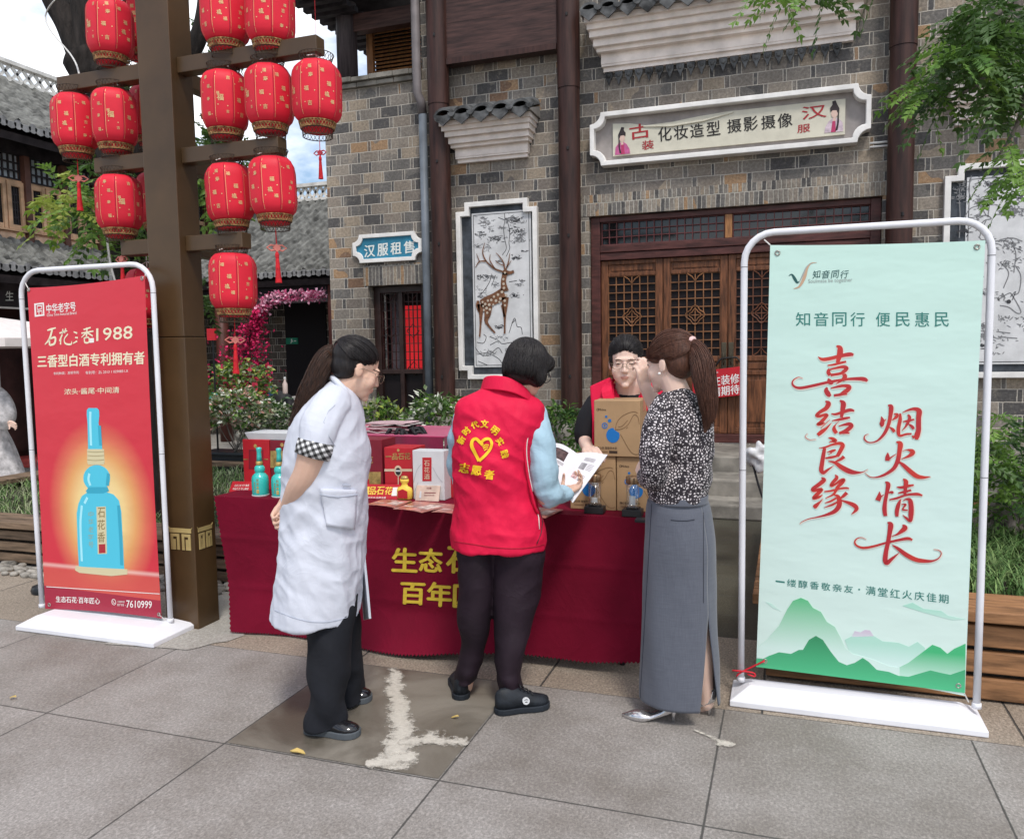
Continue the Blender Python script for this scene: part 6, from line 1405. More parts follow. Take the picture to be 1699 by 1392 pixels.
L.build('lettering', YEL, tc_)
# taller table with a pink cloth behind
t2 = thing('covered_table', 'smaller table under a plain rose red cloth behind the goods', 'table', (-2.8, 5.7, 0))
PINKC = M('rose_cloth', (.42, .022, .10), .6, var=.1, scale=3, sheen=.3)
m = MB(); a = PY(750, 718, 5.6); X1 = a[0]; z2 = PY(700, 722, 5.5)[2]
m.box(-3.9, X1, 5.45, 6.25, z2 - .02, z2); m.build('top_cloth', PINKC, t2, bevel=.006)
m = MB(); n = 60; m.add([(-3.9 + (X1 + 3.9) * i / n, 5.44 - .02 * math.sin(i * .7) * (z < .5) - .01, z) for i in range(n + 1) for z in (z2 - .004, .1)], [(2 * i, 2 * i + 1, 2 * i + 3, 2 * i + 2) for i in range(n)]); m.add([(X1 + .006 + .02 * math.sin(i) * (z < .5), 5.44 + .8 * i / 20, z) for i in range(21) for z in (z2 - .004, .1)], [(2 * i, 2 * i + 1, 2 * i + 3, 2 * i + 2) for i in range(20)]); m.build('skirt_cloth', M('rose_cloth_shaded', (.22, .010, .05), .6, var=.1, sheen=.3), t2, smooth=True)  # same rose cloth darkened: shade of the hanging sides put into the colour
FB = [M('bag_cream', (.60, .54, .52), .6), M('bag_maroon', (.16, .03, .045), .6), M('bag_pinkish', (.52, .36, .38), .6)]
k_ = 0
for i in range(7):
    p = PY(605 + (i % 3) * 6, 722, 5.55); x0 = p[0] + random.uniform(-.03, .03); m = MB(); z = z2 + .003 + i * .0105
    V = []; n = 8
    for a_ in range(n + 1):
        for b_ in range(4):
            V.append((x0 + .34 * a_ / n + random.uniform(-.004, .004), 5.56 + .09 * b_, z + .012 * noise.noise((a_ * .5, i * 1.7, b_ * .6)) + .004))
    m.add(V + [(x, y, zz + .008) for x, y, zz in V], [(a_ * 4 + b_, a_ * 4 + b_ + 1, (a_ + 1) * 4 + b_ + 1, (a_ + 1) * 4 + b_) for a_ in range(n) for b_ in range(3)] + [(36 + a_ * 4 + b_, 36 + (a_ + 1) * 4 + b_, 36 + (a_ + 1) * 4 + b_ + 1, 36 + a_ * 4 + b_ + 1) for a_ in range(n) for b_ in range(3)] + [(a_ * 4, (a_ + 1) * 4, 36 + (a_ + 1) * 4, 36 + a_ * 4) for a_ in range(n)])
    tag(m.build('folded_bag', FB[(0, 1, 2, 0, 1, 0, 2)[i]]), ('lowest cream folded bag in the pile on the rose table', 'maroon folded bag second from the bottom of the pile', 'pinkish folded bag third from the bottom of the pile', 'cream folded bag in the middle of the pile', 'maroon folded bag third from the top of the pile', 'cream folded bag second from the top of the pile', 'pinkish folded bag on top of the pile on the rose table')[i], 'bag', 'pile of folded bags')
p = PY(668, 724, 5.52); m = MB()
for i in range(26): a_ = random.uniform(0, 6.28); c_ = p + [random.uniform(-.12, .12), random.uniform(0, .12), random.uniform(-.0, .05)]; m.tube(catmull([c_ + [.05 * math.cos(a_), .03, -.02], c_ + [0, 0, .03], c_ + [.05 * math.cos(a_ + 2.4), -.03, -.02]], 6), .014, 6)
tag(m.build('strap_bundle', M('black_fabric', (.016, .016, .018), .6), smooth=True), 'bunch of black cloth straps at the end of the folded bags', 'straps')
# boxes and signs
BRED = M('box_red', (.46, .018, .028), .4, var=.06); BDRED = M('box_dark_red', (.20, .014, .028), .42, var=.08); BGOLD = M('box_gold', (.42, .29, .10), .4, .3, var=.35, scale=25); BWH = M('box_white', (.62, .63, .64), .4, var=.05); BCRM = M('box_cream', (.62, .48, .34), .5, var=.1); BBLK = M('box_black', (.02, .02, .022), .4, var=0); YLT = M('print_yellow', (.80, .55, .08), .5, var=0)
def pbox(x0, x1, ytop, Y, dep, z0=TZ):
    a = PY(x0, ytop, Y); b = PY(x1, ytop, Y); return a[0], b[0], Y, Y + dep, z0 + .001, a[2]
def ptext(mb, body, bl, br, tl, Y, d=.002, bold=0., m=0): text(mb, body, (pxY(*bl, Y), pxY(*br, Y), pxY(*tl, Y)), planeY(Y), d, bold, m)
B = pbox(402, 446, 729, 3.99, .18); g1 = thing('gift_box', 'tall bright red gift box behind the turquoise bottles', 'gift box', (B[0], 3.99, TZ), 'drink gift boxes')
m = MB(); m.box(*B); m.build('body', BRED, g1, bevel=.003)
m = MB(); q = [pxY(x, y, 3.99) for x, y in ((413, 778), (437, 778), (437, 746), (413, 746))]; qi = [pxY(x, y, 3.99) for x, y in ((415, 776), (435, 776), (435, 748), (415, 748))]; f41 = planeY(3.99); m.ringframe(q, qi, f41, .0015, .0, 1); m.prism(qi, f41, .0012, 0, 2); m.disc(pxY(424, 740, 3.99), .012, f41, .002, m=0); m.stroke([(*pxY(404, 762, 3.99), .005), (*pxY(412, 762, 3.99), .005)], f41, .0015, 0, smooth=False); m.stroke([(*pxY(438, 762, 3.99), .005), (*pxY(445, 762, 3.99), .005)], f41, .0015, 0, smooth=False)
m.build('label', [BGOLD, BDRED, M('box_wine', (.28, .012, .022), .4, var=0)], g1)
B = pbox(447.5, 545, 731, 3.99, .18); g2 = thing('gift_box', 'dark red gift box with a gold panel, half hidden by the white coat', 'gift box', (B[0], 3.99, TZ), 'drink gift boxes')
m = MB(); m.box(*B); m.build('body', BDRED, g2, bevel=.003); m = MB(); m.prism([pxY(x, y, 3.99) for x, y in ((449, 776), (540, 778), (540, 748), (449, 748))], f41, .002, 0); m.disc(pxY(468, 738, 3.99), .012, f41, .002); m.build('gold_panel', BGOLD, g2)
pp = PY(418, 728, 3.99); m = MB(); x0, x1 = PY(418, 716, 4.05)[0], PY(545, 716, 4.05)[0]; zt = PY(446, 731, 3.99)[2]
m.loft([[(x0 + .01, 4.0, zt + .003), (x1, 4.0, zt + .003), (x1, 4.16, zt + .003), (x0 + .01, 4.16, zt + .003)], [(x0 - .01, 3.99, zt + .045), (x1 + .01, 3.99, zt + .045), (x1 + .01, 4.175, zt + .045), (x0 - .01, 4.175, zt + .045)]]); tag(m.build('paper_tray', BWH, bevel=.002), 'white paper tray lying on top of the red gift boxes behind the bottles', 'tray')
B = pbox(560, 633, 728, 4.0, .17); g3 = thing('gift_box', 'dark red gift box with a gold lower band just right of the white coat', 'gift box', (B[0], 4.0, TZ), 'drink gift boxes')
m = MB(); m.box(*B); m.build('body', BDRED, g3, bevel=.003); f412 = planeY(4.0); m = MB(); m.prism([pxY(x, y, 4.0) for x, y in ((563, 808), (632, 810), (632, 783), (563, 783))], f412, .002, 0, 0); ptext(m, '花', (607, 769), (619, 769), (607, 757), 4.0, .002, .01, 0); m.prism([pxY(x, y, 4.0) for x, y in ((606, 806), (613, 806), (613, 795), (606, 795))], f412, .003, 0, 1); m.build('gold_print', [BGOLD, BRED], g3)
B = pbox(637, 685, 742, 3.97, .16); g4 = thing('gift_box', 'bright red gift box with gold brush lettering and a round dark medallion', 'gift box', (B[0], 3.97, TZ), 'drink gift boxes')
m = MB(); m.box(*B); m.build('body', BRED, g4, bevel=.003); f4 = planeY(3.97); m = MB()
ptext(m, '一品石花', (640, 763), (681, 762), (640, 752), 3.97, .002, .02, 0); m.disc(pxY(661, 747, 3.97), .008, f4, .002); m.stroke([(*pxY(638, 780, 3.97), .014), (*pxY(684, 780, 3.97), .014)], f4, .0015, 1, smooth=False); m.stroke([(*pxY(661, 790, 3.97), .006), (*pxY(661, 806, 3.97), .006)], f4, .0015, 1, smooth=False)
m.disc(pxY(661, 781, 3.97), .024, f4, .003, 18, 1, .030); m.disc(pxY(661, 782, 3.97), .016, f4, .004, 16, 2, .021); m.stroke([(*pxY(657, 781, 3.97), .008), (*pxY(665, 781, 3.97), .008)], f4, .0045, 3, smooth=False); m.build('gold_print', [BGOLD, BCRM, BBLK, BWH], g4)
B = pbox(684, 736, 747, 3.93, .09); g5 = thing('gift_box', 'white slim gift box with a red upright label', 'gift box', (B[0], 3.93, TZ), 'drink gift boxes')
m = MB(); m.box(*B); m.build('body', BWH, g5, bevel=.003); f4 = planeY(3.93); m = MB(); m.prism([pxY(x, y, 3.93) for x, y in ((701, 798), (716, 798), (716, 759), (701, 759))], f4, .002, 0, 0)
for k, ch in enumerate('石花酒'): ptext(m, ch, (704, 773 + k * 11), (713, 773 + k * 11), (704, 764 + k * 11), 3.93, .003, .012, 1)
for st_ in ([(686, 800), (692, 780), (699, 770)], [(718, 775), (726, 790), (734, 800)], [(688, 815), (694, 800)]): m.stroke([(*pxY(x, y, 3.93), .003) for x, y in st_], f4, .0015, 2)
m.build('label', [BRED, BCRM, M('print_grey2', (.45, .46, .48), .5, var=0)], g5)
B = pbox(740, 790, 745, 4.02, .2); g6 = thing('gift_box', 'red gift box with a black lid at the left edge of the red vest', 'gift box', (B[0], 4.02, TZ), 'drink gift boxes')
m = MB(); m.box(*B); m.build('body', BRED, g6, bevel=.003); m = MB(); m.box(B[0] + .001, B[1] - .001, B[2] + .001, B[3] - .001, B[5] + .001, B[5] + .02); m.build('lid', BBLK, g6, bevel=.003)
# placards, little bottle, card, brochures
def placard(label, pts, Y, tilt, mt, draw=None, mats=None, name='placard', cat='placard'):
    t = thing(name, label, cat, PY(*pts[0], Y)); z0 = pxY(*pts[0], Y)[1]
    f = lambda a, b, d=0.: (a, Y - d + (b - z0) * tilt, b)
    m = MB(); m.prism([pxY(x, y, Y) for x, y in pts], f, .004, -.004); m.build('board', mt, t, bevel=.001)
    if draw: m = MB(); draw(m, f, Y); m.build('print', mats, t)
def d1(m, f, Y):
    for ch, x in zip('一品石花', (597, 609, 622, 636)): text(m, ch, (pxY(x, 821, Y), pxY(x + 12, 821, Y), pxY(x, 809, Y)), f, .006, .025, 0)
    text(m, '百年传承·经典佳酿', (pxY(606, 827, Y), pxY(640, 827.3, Y), pxY(606, 824, Y)), f, .006, 0, 1)
    m.prism([pxY(x, y, Y) for x, y in ((648, 823), (657, 823), (657, 810), (648, 810))], f, .006, .003, 1)
placard('red placard with large yellow characters lying against the boxes', ((596, 829), (660, 830), (660, 806), (596, 805)), 3.90, .5, BRED, d1, [YLT, WHT])
def d2(m, f, Y):
    text(m, '石花三香 天下飘香', (pxY(386, 808, Y), pxY(410, 808, Y), pxY(386, 804.5, Y)), f, .006, 0, 0); text(m, '传统工艺 匠心酿造', (pxY(385, 813, Y), pxY(411, 813, Y), pxY(385, 809.5, Y)), f, .006, 0, 0)
placard('small red placard lying left of the turquoise bottles', ((380, 816), (425, 818), (425, 801), (380, 800)), 3.95, .6, BRED, d2, [WHT])
def d3(m, f, Y):
    text(m, '石花酒', (pxY(706, 812, Y), pxY(714, 812, Y), pxY(706, 809, Y)), f, .005, .01, 1); m.stroke([(*pxY(697, 826, Y), .014), (*pxY(697, 815, Y), .008)], f, .005, 0, smooth=False); m.stroke([(*pxY(703, 818, Y), .004), (*pxY(722, 818, Y), .004)], f, .005, 1, smooth=False); m.stroke([(*pxY(703, 822, Y), .003), (*pxY(720, 822, Y), .003)], f, .005, 1, smooth=False)
placard('cream card with a bottle picture leaning on the white gift box', ((689, 831), (728, 832), (728, 807), (689, 806)), 3.905, .25, M('card_cream', (.62, .47, .38), .5, var=.15, scale=12), d3, [BWH, BDRED])
yb = thing('decanter', 'small yellow and red decanter standing in front of the red gift boxes', 'bottle', PY(672, 830, 3.91)); p = PY(672, 831, 3.91); p[2] = TZ
m = MB(); m.lathe((0, 0, 0), [(.038, .001), (.044, .008), (.046, .05), (.040, .066), (.020, .075), (.016, .088), (.026, .10), (.026, .112)], 22); m.V = [(x + p[0], y * .55 + p[1], z + p[2]) for x, y, z in m.V]; m.build('body', YLT, yb, smooth=True)
m = MB(); m.lathe((0, 0, 0), [(.022, .1125), (.022, .118), (.018, .128), (.008, .131)], 18); m.V = [(x + p[0], y * .6 + p[1], z + p[2]) for x, y, z in m.V]; m.build('stopper', BGOLD, yb, smooth=True)
m = MB(); f4 = planeY(p[1] - .0285); m.prism([(p[0] - .028, p[2] + .012), (p[0] + .028, p[2] + .012), (p[0] + .028, p[2] + .05), (p[0], p[2] + .062), (p[0] - .028, p[2] + .05)], f4, .001, -.004); m.build('red_label', BRED, yb)
BRO = M('brochure_print', (.42, .16, .13), .35, var=.5, scale=14, coat=.2)
for i, (pts, lab) in enumerate((([(607, 838), (655, 843), (684, 832), (636, 829)], 'leftmost glossy red brochure lying on the table edge near the white coat'), ([(652, 845), (700, 851), (757, 838), (690, 832)], 'middle glossy brochure sticking out over the table edge'), ([(716, 850), (762, 855), (790, 842), (752, 838)], 'glossy brochure partly under the red vest at the table edge'), ([(860, 858), (905, 860), (935, 846), (890, 842)], 'glossy brochure lying right of the red vest under the blue sleeve'))):
    q = [GZ(x, y, TZ + .004 + .002 * i) for x, y in pts]; t = thing('brochure', lab, 'brochure', q[0], 'brochures on the table edge')
    def bf(u, v, d): a = q[0] + (q[1] - q[0]) * u; b_ = q[3] + (q[2] - q[3]) * u; c_ = a + (b_ - a) * v; return c_ + ZU * (d + .006 * u * (1 - u) * 4 * (1 - v))
    m = MB(); m.add([bf(u / 6, v / 4, d) for d in (.003, 0) for v in range(5) for u in range(7)], [(v * 7 + u, v * 7 + u + 1, v * 7 + u + 8, v * 7 + u + 7) for v in range(4) for u in range(6)] + [tuple(k + 35 for k in (v * 7 + u, v * 7 + u + 7, v * 7 + u + 8, v * 7 + u + 1)) for v in range(4) for u in range(6)] + [(u, u + 35, u + 36, u + 1) for u in range(6)]); m.build('cover', BRO, t, smooth=False)
    m = MB(); m.add([bf(.55, .25, .0042), bf(.9, .25, .0042), bf(.9, .75, .0042), bf(.55, .75, .0042), bf(.1, .3, .0042), bf(.45, .3, .0042), bf(.45, .4, .0042), bf(.1, .4, .0042)], [(0, 1, 2, 3), (4, 5, 6, 7)]); m.build('printed_picture', M('brochure_pale', (.58, .45, .40), .4, var=.4, scale=30), t)
# turquoise bottles
TURQ = M('turquoise_glaze', (.035, .47, .42), .22, var=.04, spec=.6, coat=.3)
for (x, y), lab in (((424.5, 824), 'left turquoise ceramic bottle standing by the red gift box'), ((457.5, 826), 'right turquoise ceramic bottle nearest the white coat')):
    p = GZ(x, y, TZ); p = p + np.array([.0, .045, .001]); t = thing('ceramic_bottle', lab, 'bottle', p, 'turquoise bottles')
    m = MB(); m.lathe(p, [(.046, .006), (.047, .012), (.048, .07), (.047, .098), (.042, .114), (.030, .126), (.024, .131), (.027, .136), (.030, .150), (.027, .164), (.018, .173)], 28); m.build('body', TURQ, t, smooth=True)
    m = MB(); m.lathe(p, [(.048, .0), (.049, .006), (.046, .0065)], 28); m.build('foot_ring', BWH, t)
    m = MB(); m.lathe(p, [(.0185, .1735), (.0195, .178), (.0195, .192), (.017, .196)], 20); m.build('gold_collar', BGOLD, t, smooth=True)
    m = MB(); m.lathe(p, [(.0165, .1965), (.0135, .225), (.0125, .25), (.0155, .262), (.015, .272), (.008, .275)], 20); m.build('stopper', TURQ, t, smooth=True)
    m = MB(); fb_ = lambda a, b, d=0.: tuple(p + np.array([(.0475 + d) * math.sin(a / .0475), -(.0475 + d) * math.cos(a / .0475), b]))
    for k, ch in enumerate('石花香'): v, fc = glyphs(ch, .02); lo, hi = v.min(0), v.max(0); q = (v - lo) / (hi - lo); m.flat(np.array([(.008, .085 - k * .020)]) + q * [.014, .015], fc, fb_, .0015, 0)
    m.prism([(.008, .018), (.022, .018), (.022, .04), (.008, .04)], fb_, .0015, -.001, 0)
    for k in range(6): m.prism([(-.006, .075 - k * .010), (.001, .075 - k * .010), (.001, .081 - k * .010), (-.006, .081 - k * .010)], fb_, .0012, -.001, 1)
    m.build('gold_lettering', [BGOLD, M('print_bronze', (.25, .19, .08), .5, var=0)], t)
# brown cardboard boxes with blue print
CARD = M('kraft_card', (.40, .255, .135), .75, var=.08, scale=5, bump=.1, bscale=120); BLU = M('print_blue', (.012, .16, .47), .6, var=0); LINEC = M('print_brown_line', (.20, .115, .055), .7, var=0); BRN = M('print_dark_brown', (.05, .03, .02), .7, var=0)
def carton(label, X0, X1, Y0, dep, z0, z1):
    t = thing('cardboard_box', label, 'cardboard box', ((X0 + X1) / 2, Y0, z0), 'cardboard boxes on the table')
    m = MB(); m.box(X0, X1, Y0, Y0 + dep, z0, z1); m.build('body', CARD, t, bevel=.004)
    W_, H_ = X1 - X0, z1 - z0; f0 = planeY(Y0); g = lambda a, b, d=0.: f0(X0 + a * W_, z1 - b * H_, d); k = W_
    m = MB()
    for cx, cy_, r in ((.27, .29, .027), (.345, .36, .038)): m.disc((cx, cy_), r, g, .0015, 16, 0, r * W_ / H_)
    m.ringframe([(.235 + .065 * math.cos(q), .45 + .065 * W_ / H_ * math.sin(q)) for q in np.arange(20) * math.pi / 10], [(.235 + .046 * math.cos(q), .45 + .046 * W_ / H_ * math.sin(q)) for q in np.arange(20) * math.pi / 10], g, .0015, 0, 0); m.disc((.235, .45), .022, g, .0012, 12, 0, .02)
    m.prism([(.415 + .145 * math.cos(q), .62 + .132 * math.sin(q)) for q in np.linspace(-.35, 4.75, 26)] + [(.46, .53)], g, .0015, 0, 0)
    for st_ in ([(.47, .52), (.50, .40), (.60, .29), (.76, .22), (.88, .20), (.95, .22)], [(.47, .52), (.62, .50), (.75, .42), (.84, .29), (.90, .25), (.96, .30), (.985, .42)], [(.58, .60), (.78, .88), (.90, .95), (.985, .93)], [(.53, .47), (.62, .45), (.74, .35)], [(.70, .50), (.74, .47)]): m.stroke([(a, b, .010) for a, b in st_], g, .0014, 1)
    text(m, 'Midea', ((.10, .185), (.27, .185), (.10, .145)), g, .0015, .005, 2); m.ringframe([(.09 + .03 * math.cos(q), .165 + .022 * math.sin(q)) for q in np.arange(14) * math.pi / 7], [(.09 + .024 * math.cos(q), .165 + .017 * math.sin(q)) for q in np.arange(14) * math.pi / 7], g, .0014, 0, 2)
    text(m, '随心饮 智能饮水宝', ((.07, .868), (.50, .868), (.07, .825)), g, .0015, .012, 2); m.prism([(.33, .94), (.51, .94), (.51, .895), (.33, .895)], g, .0014, 0, 2); m.stroke([(.08, .915, .014), (.30, .915, .014)], g, .0014, 1, smooth=False)
    m.build('print', [BLU, LINEC, BRN], t)
    m = MB(); m.box(X0 + .002, X1 - .002, Y0 + dep / 2 - .025, Y0 + dep / 2 + .025, z1 + .0005, z1 + .0012); m.box(X1 + .0005, X1 + .0012, Y0 + dep / 2 - .025, Y0 + dep / 2 + .025, z1 - .06, z1); m.build('tape', M('packing_tape', (.42, .29, .17), .25, var=0), t)
Yc = 3.88; zt = pxY(985, 757, Yc)[1]; xm = pxY(1022, 800, Yc)[0]
carton('lower left brown carton with a half hidden blue print under the stack', pxY(946, 800, Yc)[0], xm - .002, Yc, .23, TZ + .001, zt)
carton('lower right brown carton behind the glass tumbler and the grey skirt', xm + .002, xm + .002 + (xm - pxY(946, 800, Yc)[0]), Yc + .005, .23, TZ + .001, zt - .001)
a = pxY(986, 755, Yc - .01); b_ = pxY(1062, 755, Yc - .01)
carton('brown carton with a large blue print on top of the stack', a[0], b_[0], Yc - .01, .23, zt + .002, pxY(986, 664, Yc - .01)[1])
# glass tumblers on black stands
CUPG = NT('clear_glass'); gt_ = CUPG.n('BsdfTransparent', {0: (.93, .95, .95)}); gg_ = CUPG.n('BsdfGlossy', {0: (.9, .9, .9), 1: .05}); CUPG.put(CUPG.out.inputs[0], CUPG.n('MixShader', {0: CUPG.math('MULTIPLY_ADD', CUPG.n('LayerWeight', {0: .3}, out=1), .5, .06), 1: gt_, 2: gg_})); CUPG = CUPG.m; BRONZE = M('bronze_lid', (.34, .22, .13), .3, .85, var=.1)
for (x, y), lab, st_ in (((985, 853), 'glass tumbler with bronze lid on a black stand, in front of the lower left carton', 0), ((1048, 858), 'glass tumbler with bronze lid and a white card inside, beside the grey skirt', 1)):
    p = GZ(x, y, TZ) + [0, .03, .001]; t = thing('tea_tumbler', lab, 'tumbler', p, 'glass tea tumblers')
    m = MB(); m.box(p[0] - .047, p[0] + .047, p[1] - .035, p[1] + .035, p[2], p[2] + .034); m.box(p[0] - .03, p[0] + .03, p[1] - .02, p[1] + .02, p[2] + .0345, p[2] + .042); m.build('stand', BBLK, t, bevel=.003)
    m = MB(); m.lathe(p, [(.0295, .043), (.031, .05), (.031, .155)], 24); m.build('glass', CUPG, t, smooth=True)
    m = MB(); m.lathe(p, [(.030, .1555), (.032, .158), (.032, .188), (.030, .191)], 24); m.build('lid', BRONZE, t, smooth=True)
    m = MB(); m.box(p[0] - .016, p[0] + .012, p[1] - .004, p[1] + .004, p[2] + .052, p[2] + (.095 if st_ else .075)); m.build('card_inside', BWH, t)
m = MB(); p = GZ(1052, 868, TZ); m.box(p[0] - .0, p[0] + .10, p[1] + .01, p[1] + .07, TZ + .001, TZ + .016); tag(m.build('phone_case', BBLK, bevel=.004), 'flat black case lying at the table edge next to the grey skirt', 'case')
# ------------------------------------------------------------------ people
SKIN = M('skin', (.62, .40, .30), .55, var=.05, scale=9, sss=.12, spec=.3)
SKINF = M('skin_fair', (.70, .49, .40), .55, var=.05, scale=9, sss=.12, spec=.4)
LIPM, EYEM, BROWM = M('lips', (.54, .27, .22), .4, var=0), M('eye_dark', (.04, .028, .025), .3, var=0), M('brow_hair', (.12, .075, .055), .7, var=0)
def hair_mat(name, c1, c2):
    s = NT(name); v = s.obj(); f = s.noise(s.n('Mapping', {0: v, 'Scale': (1, 1, .15)}), 160, 3, .7)
    s.set(Base_Color=s.mix(s.ramp(f, [(.35, 0.), (.7, 1.)]), c1, c2), Roughness=.42); s.b.inputs['Specular IOR Level'].default_value = .22; return s.m
HBLK, HBRN, HDBR = hair_mat('hair_black', (.010, .009, .010), (.028, .023, .022)), hair_mat('hair_brown', (.050, .022, .015), (.115, .05, .032)), hair_mat('hair_dark_brown', (.022, .015, .012), (.055, .03, .022))
def unit(v): v = V3(v); return v / np.linalg.norm(v)
class Head:
    def __init__(s, c, fwd, up, k=1.):
        s.c = V3(c); s.f = unit(fwd); s.u = unit(V3(up) - s.f * (V3(up) @ s.f)); s.r = np.cross(s.f, s.u); s.k = k
    def p(s, a, b, c): return s.c + s.k * (a * s.r + b * s.f + c * s.u)
    def ell(s, mb, a, b, c, ra, rb, rc, n=18): mb.ell(s.p(a, b, c), (ra * s.k, rb * s.k, rc * s.k), (s.r, s.f, s.u), n=n, k=12)
    def loc(s, P):
        q = (P - s.c) / s.k; return np.stack([q @ s.r, q @ s.f, q @ s.u], -1)
    def build(s, m):
        e = lambda *a: s.ell(m, *a)
        e(0, -.012, .035, .074, .094, .085); e(0, .035, -.028, .061, .058, .078); e(0, .046, -.075, .043, .042, .036); e(0, .073, -.100, .020, .018, .017)
        for sg in (-1, 1):
            e(sg * .034, .056, -.034, .030, .027, .034); e(sg * .030, .078, .003, .015, .011, .009); e(sg * .074, -.008, -.012, .008, .015, .026); e(sg * .078, -.015, -.008, .004, .018, .029)
            e(sg * .009, .100, -.034, .009, .009, .008)
        e(0, .076, .022, .050, .018, .012); e(0, .090, -.0575, .019, .009, .0050); e(0, .088, -.0680, .016, .009, .0058)
        m.tube([s.p(0, .086, .014), s.p(0, .098, -.012), s.p(0, .106, -.031)], [.0065 * s.k, .0078 * s.k, .0095 * s.k], 10, rnd=True)
        return s
    def mats(s, C):
        q = s.loc(C); o = np.zeros(len(C), int)
        near = (q[:, 1] < .118)
        lip = near & ((q[:, 0] / .019) ** 2 + ((q[:, 2] + .063) / .0085) ** 2 < 1) & (q[:, 1] > .078)
        eye = near & (((np.abs(q[:, 0]) - .031) / .013) ** 2 + ((q[:, 2] - .0015) / .0032) ** 2 < 1) & (q[:, 1] > .06)
        br = near & (((np.abs(q[:, 0]) - .033) / .019) ** 2 + ((q[:, 2] - .0215 + .12 * np.abs(np.abs(q[:, 0]) - .03)) / .0027) ** 2 < 1) & (q[:, 1] > .05)
        o[lip] = 1; o[eye] = 2; o[br] = 3; return o
    def glasses(s, par, mt, w_=.0011):
        m = MB()
        for sg in (-1, 1):
            m.tube([s.p(sg * .034 + .025 * math.cos(a), .108 - .15 * abs(.025 * math.cos(a) * sg + .0) * .6, -.004 + .0185 * math.sin(a)) for a in np.linspace(0, 2 * math.pi, 21)], w_ * s.k, 5)
            m.tube([s.p(sg * .058, .102, .004), s.p(sg * .074, .07, .004), s.p(sg * .082, -.005, .004), s.p(sg * .080, -.022, -.015)], w_ * s.k, 5)
            m.tube([s.p(sg * .012, .106, -.004), s.p(sg * .010, .104, -.012)], w_ * s.k, 4)
        m.tube([s.p(-.010, .108, .001), s.p(0, .110, .004), s.p(.010, .108, .001)], w_ * s.k, 5)
        return m.build('glasses', mt, par, smooth=True)
    def strands(s, mb, c, rad, starts, tie, n, r, jit=.06, seed=0, lift=1.015, npt=10, on=None):
        T = Decal(on).t if on else None; O = s.p(*c)
        rg = np.random.default_rng(seed)
        for i in range(n):
            a = starts(rg); b = tie(rg, a) if callable(tie) else V3(tie)
            a, b = unit(a + jit * rg.normal(size=3)), unit(b + jit * .5 * rg.normal(size=3)); om = math.acos(np.clip(a @ b, -1, 1)); pts = []
            lf = lift + rg.uniform(0, .03)
            for t in np.linspace(0, 1, npt):
                d = (math.sin((1 - t) * om) * a + math.sin(t * om) * b) / max(math.sin(om), 1e-6); pts.append(s.p(*(V3(c) + d * V3(rad) * lf)))
                if T:
                    dr = unit(pts[-1] - O); hh = T.ray_cast(Vector(O + dr * .4), Vector(-dr))
                    if hh[0] is not None: pts[-1] = V3(hh[0]) + dr * (.0005 + .004 * (lf - lift) / .03)
            rr = r * rg.uniform(.7, 1.3); mb.tube(pts, [rr * (.25 + .75 * math.sin(math.pi * (.12 + .76 * q))) for q in np.linspace(0, 1, npt)], 4)
def finger(m, p, d, n, L, r, curl):
    P = [V3(p)]; rs = [r]; a = curl * .55; d, n = unit(d), unit(n)
    for k, l in enumerate((.46, .30, .24)):
        v = d * math.cos(a) + n * math.sin(a); P.append(P[-1] + v * L * l); rs.append(r * (.93, .84, .72)[k]); a += curl * (.95, .7, .4)[k]
    m.tube(P, rs, 8, rnd=True)
def hand(m, wrist, d, n, side, curl=.5, k=1., thumb=.5, curls=None):
    """wrist point, direction of the hand, direction the palm faces, side = +1 when the thumb lies towards d x n"""
    d = unit(d); n = unit(V3(n) - d * (V3(n) @ d)); l = np.cross(d, n) * side; w = V3(wrist)
    for i, o in enumerate((.028, .009, -.010, -.027)):
        m.tube([w + l * o * .55 * k, w + d * .045 * k + l * o * .9 * k, w + d * (.088, .092, .088, .078)[i] * k + l * o * k], [.014 * k, .0135 * k, .0105 * k], 8, rnd=True)
        finger(m, w + d * (.088, .092, .088, .078)[i] * k + l * o * k, d + l * o * 2.2, n, (.074, .082, .076, .060)[i] * k, .0092 * k, curls[i] if curls else curl * (1 + .12 * i))
    m.tube([w + d * .012 * k + l * .016 * k, w + d * .038 * k + l * .038 * k + n * .010 * k], [.015 * k, .0125 * k], 8, rnd=True)
    finger(m, w + d * .038 * k + l * .038 * k + n * .010 * k, d * .75 + l * .55 + n * .3, n - l * .4, .064 * k, .0100 * k, thumb)
def rings(rows, h, n, seg=44, ex=1.0):
    A = catmull([(*r_, 0.)[:5] for r_ in rows], n); o = []
    for y, xl, xr, rd, *q in A:
        dh = q[0] if q else 0.; a, b = PF(xl, y, h + dh), PF(xr, y, h + dh); c, e = (a + b) / 2, (b - a) / 2; r = []
        for t in np.arange(seg) * 2 * math.pi / seg:
            ct, st = math.cos(t), math.sin(t); r.append(c + e * math.copysign(abs(ct) ** ex, ct) + FH * rd * math.copysign(abs(st) ** ex, st))
        o.append(r)
    return o
def limb(m, pts, n=14):
    """pts: (x, y, h, radius in metres)"""
    P = catmull([PF(x, y, h) for x, y, h, r in pts], n); rr = catmull([(p_[3], 0, 0) for p_ in pts], n)[:, 0]; m.tube(P, list(rr), 14, rnd=True)
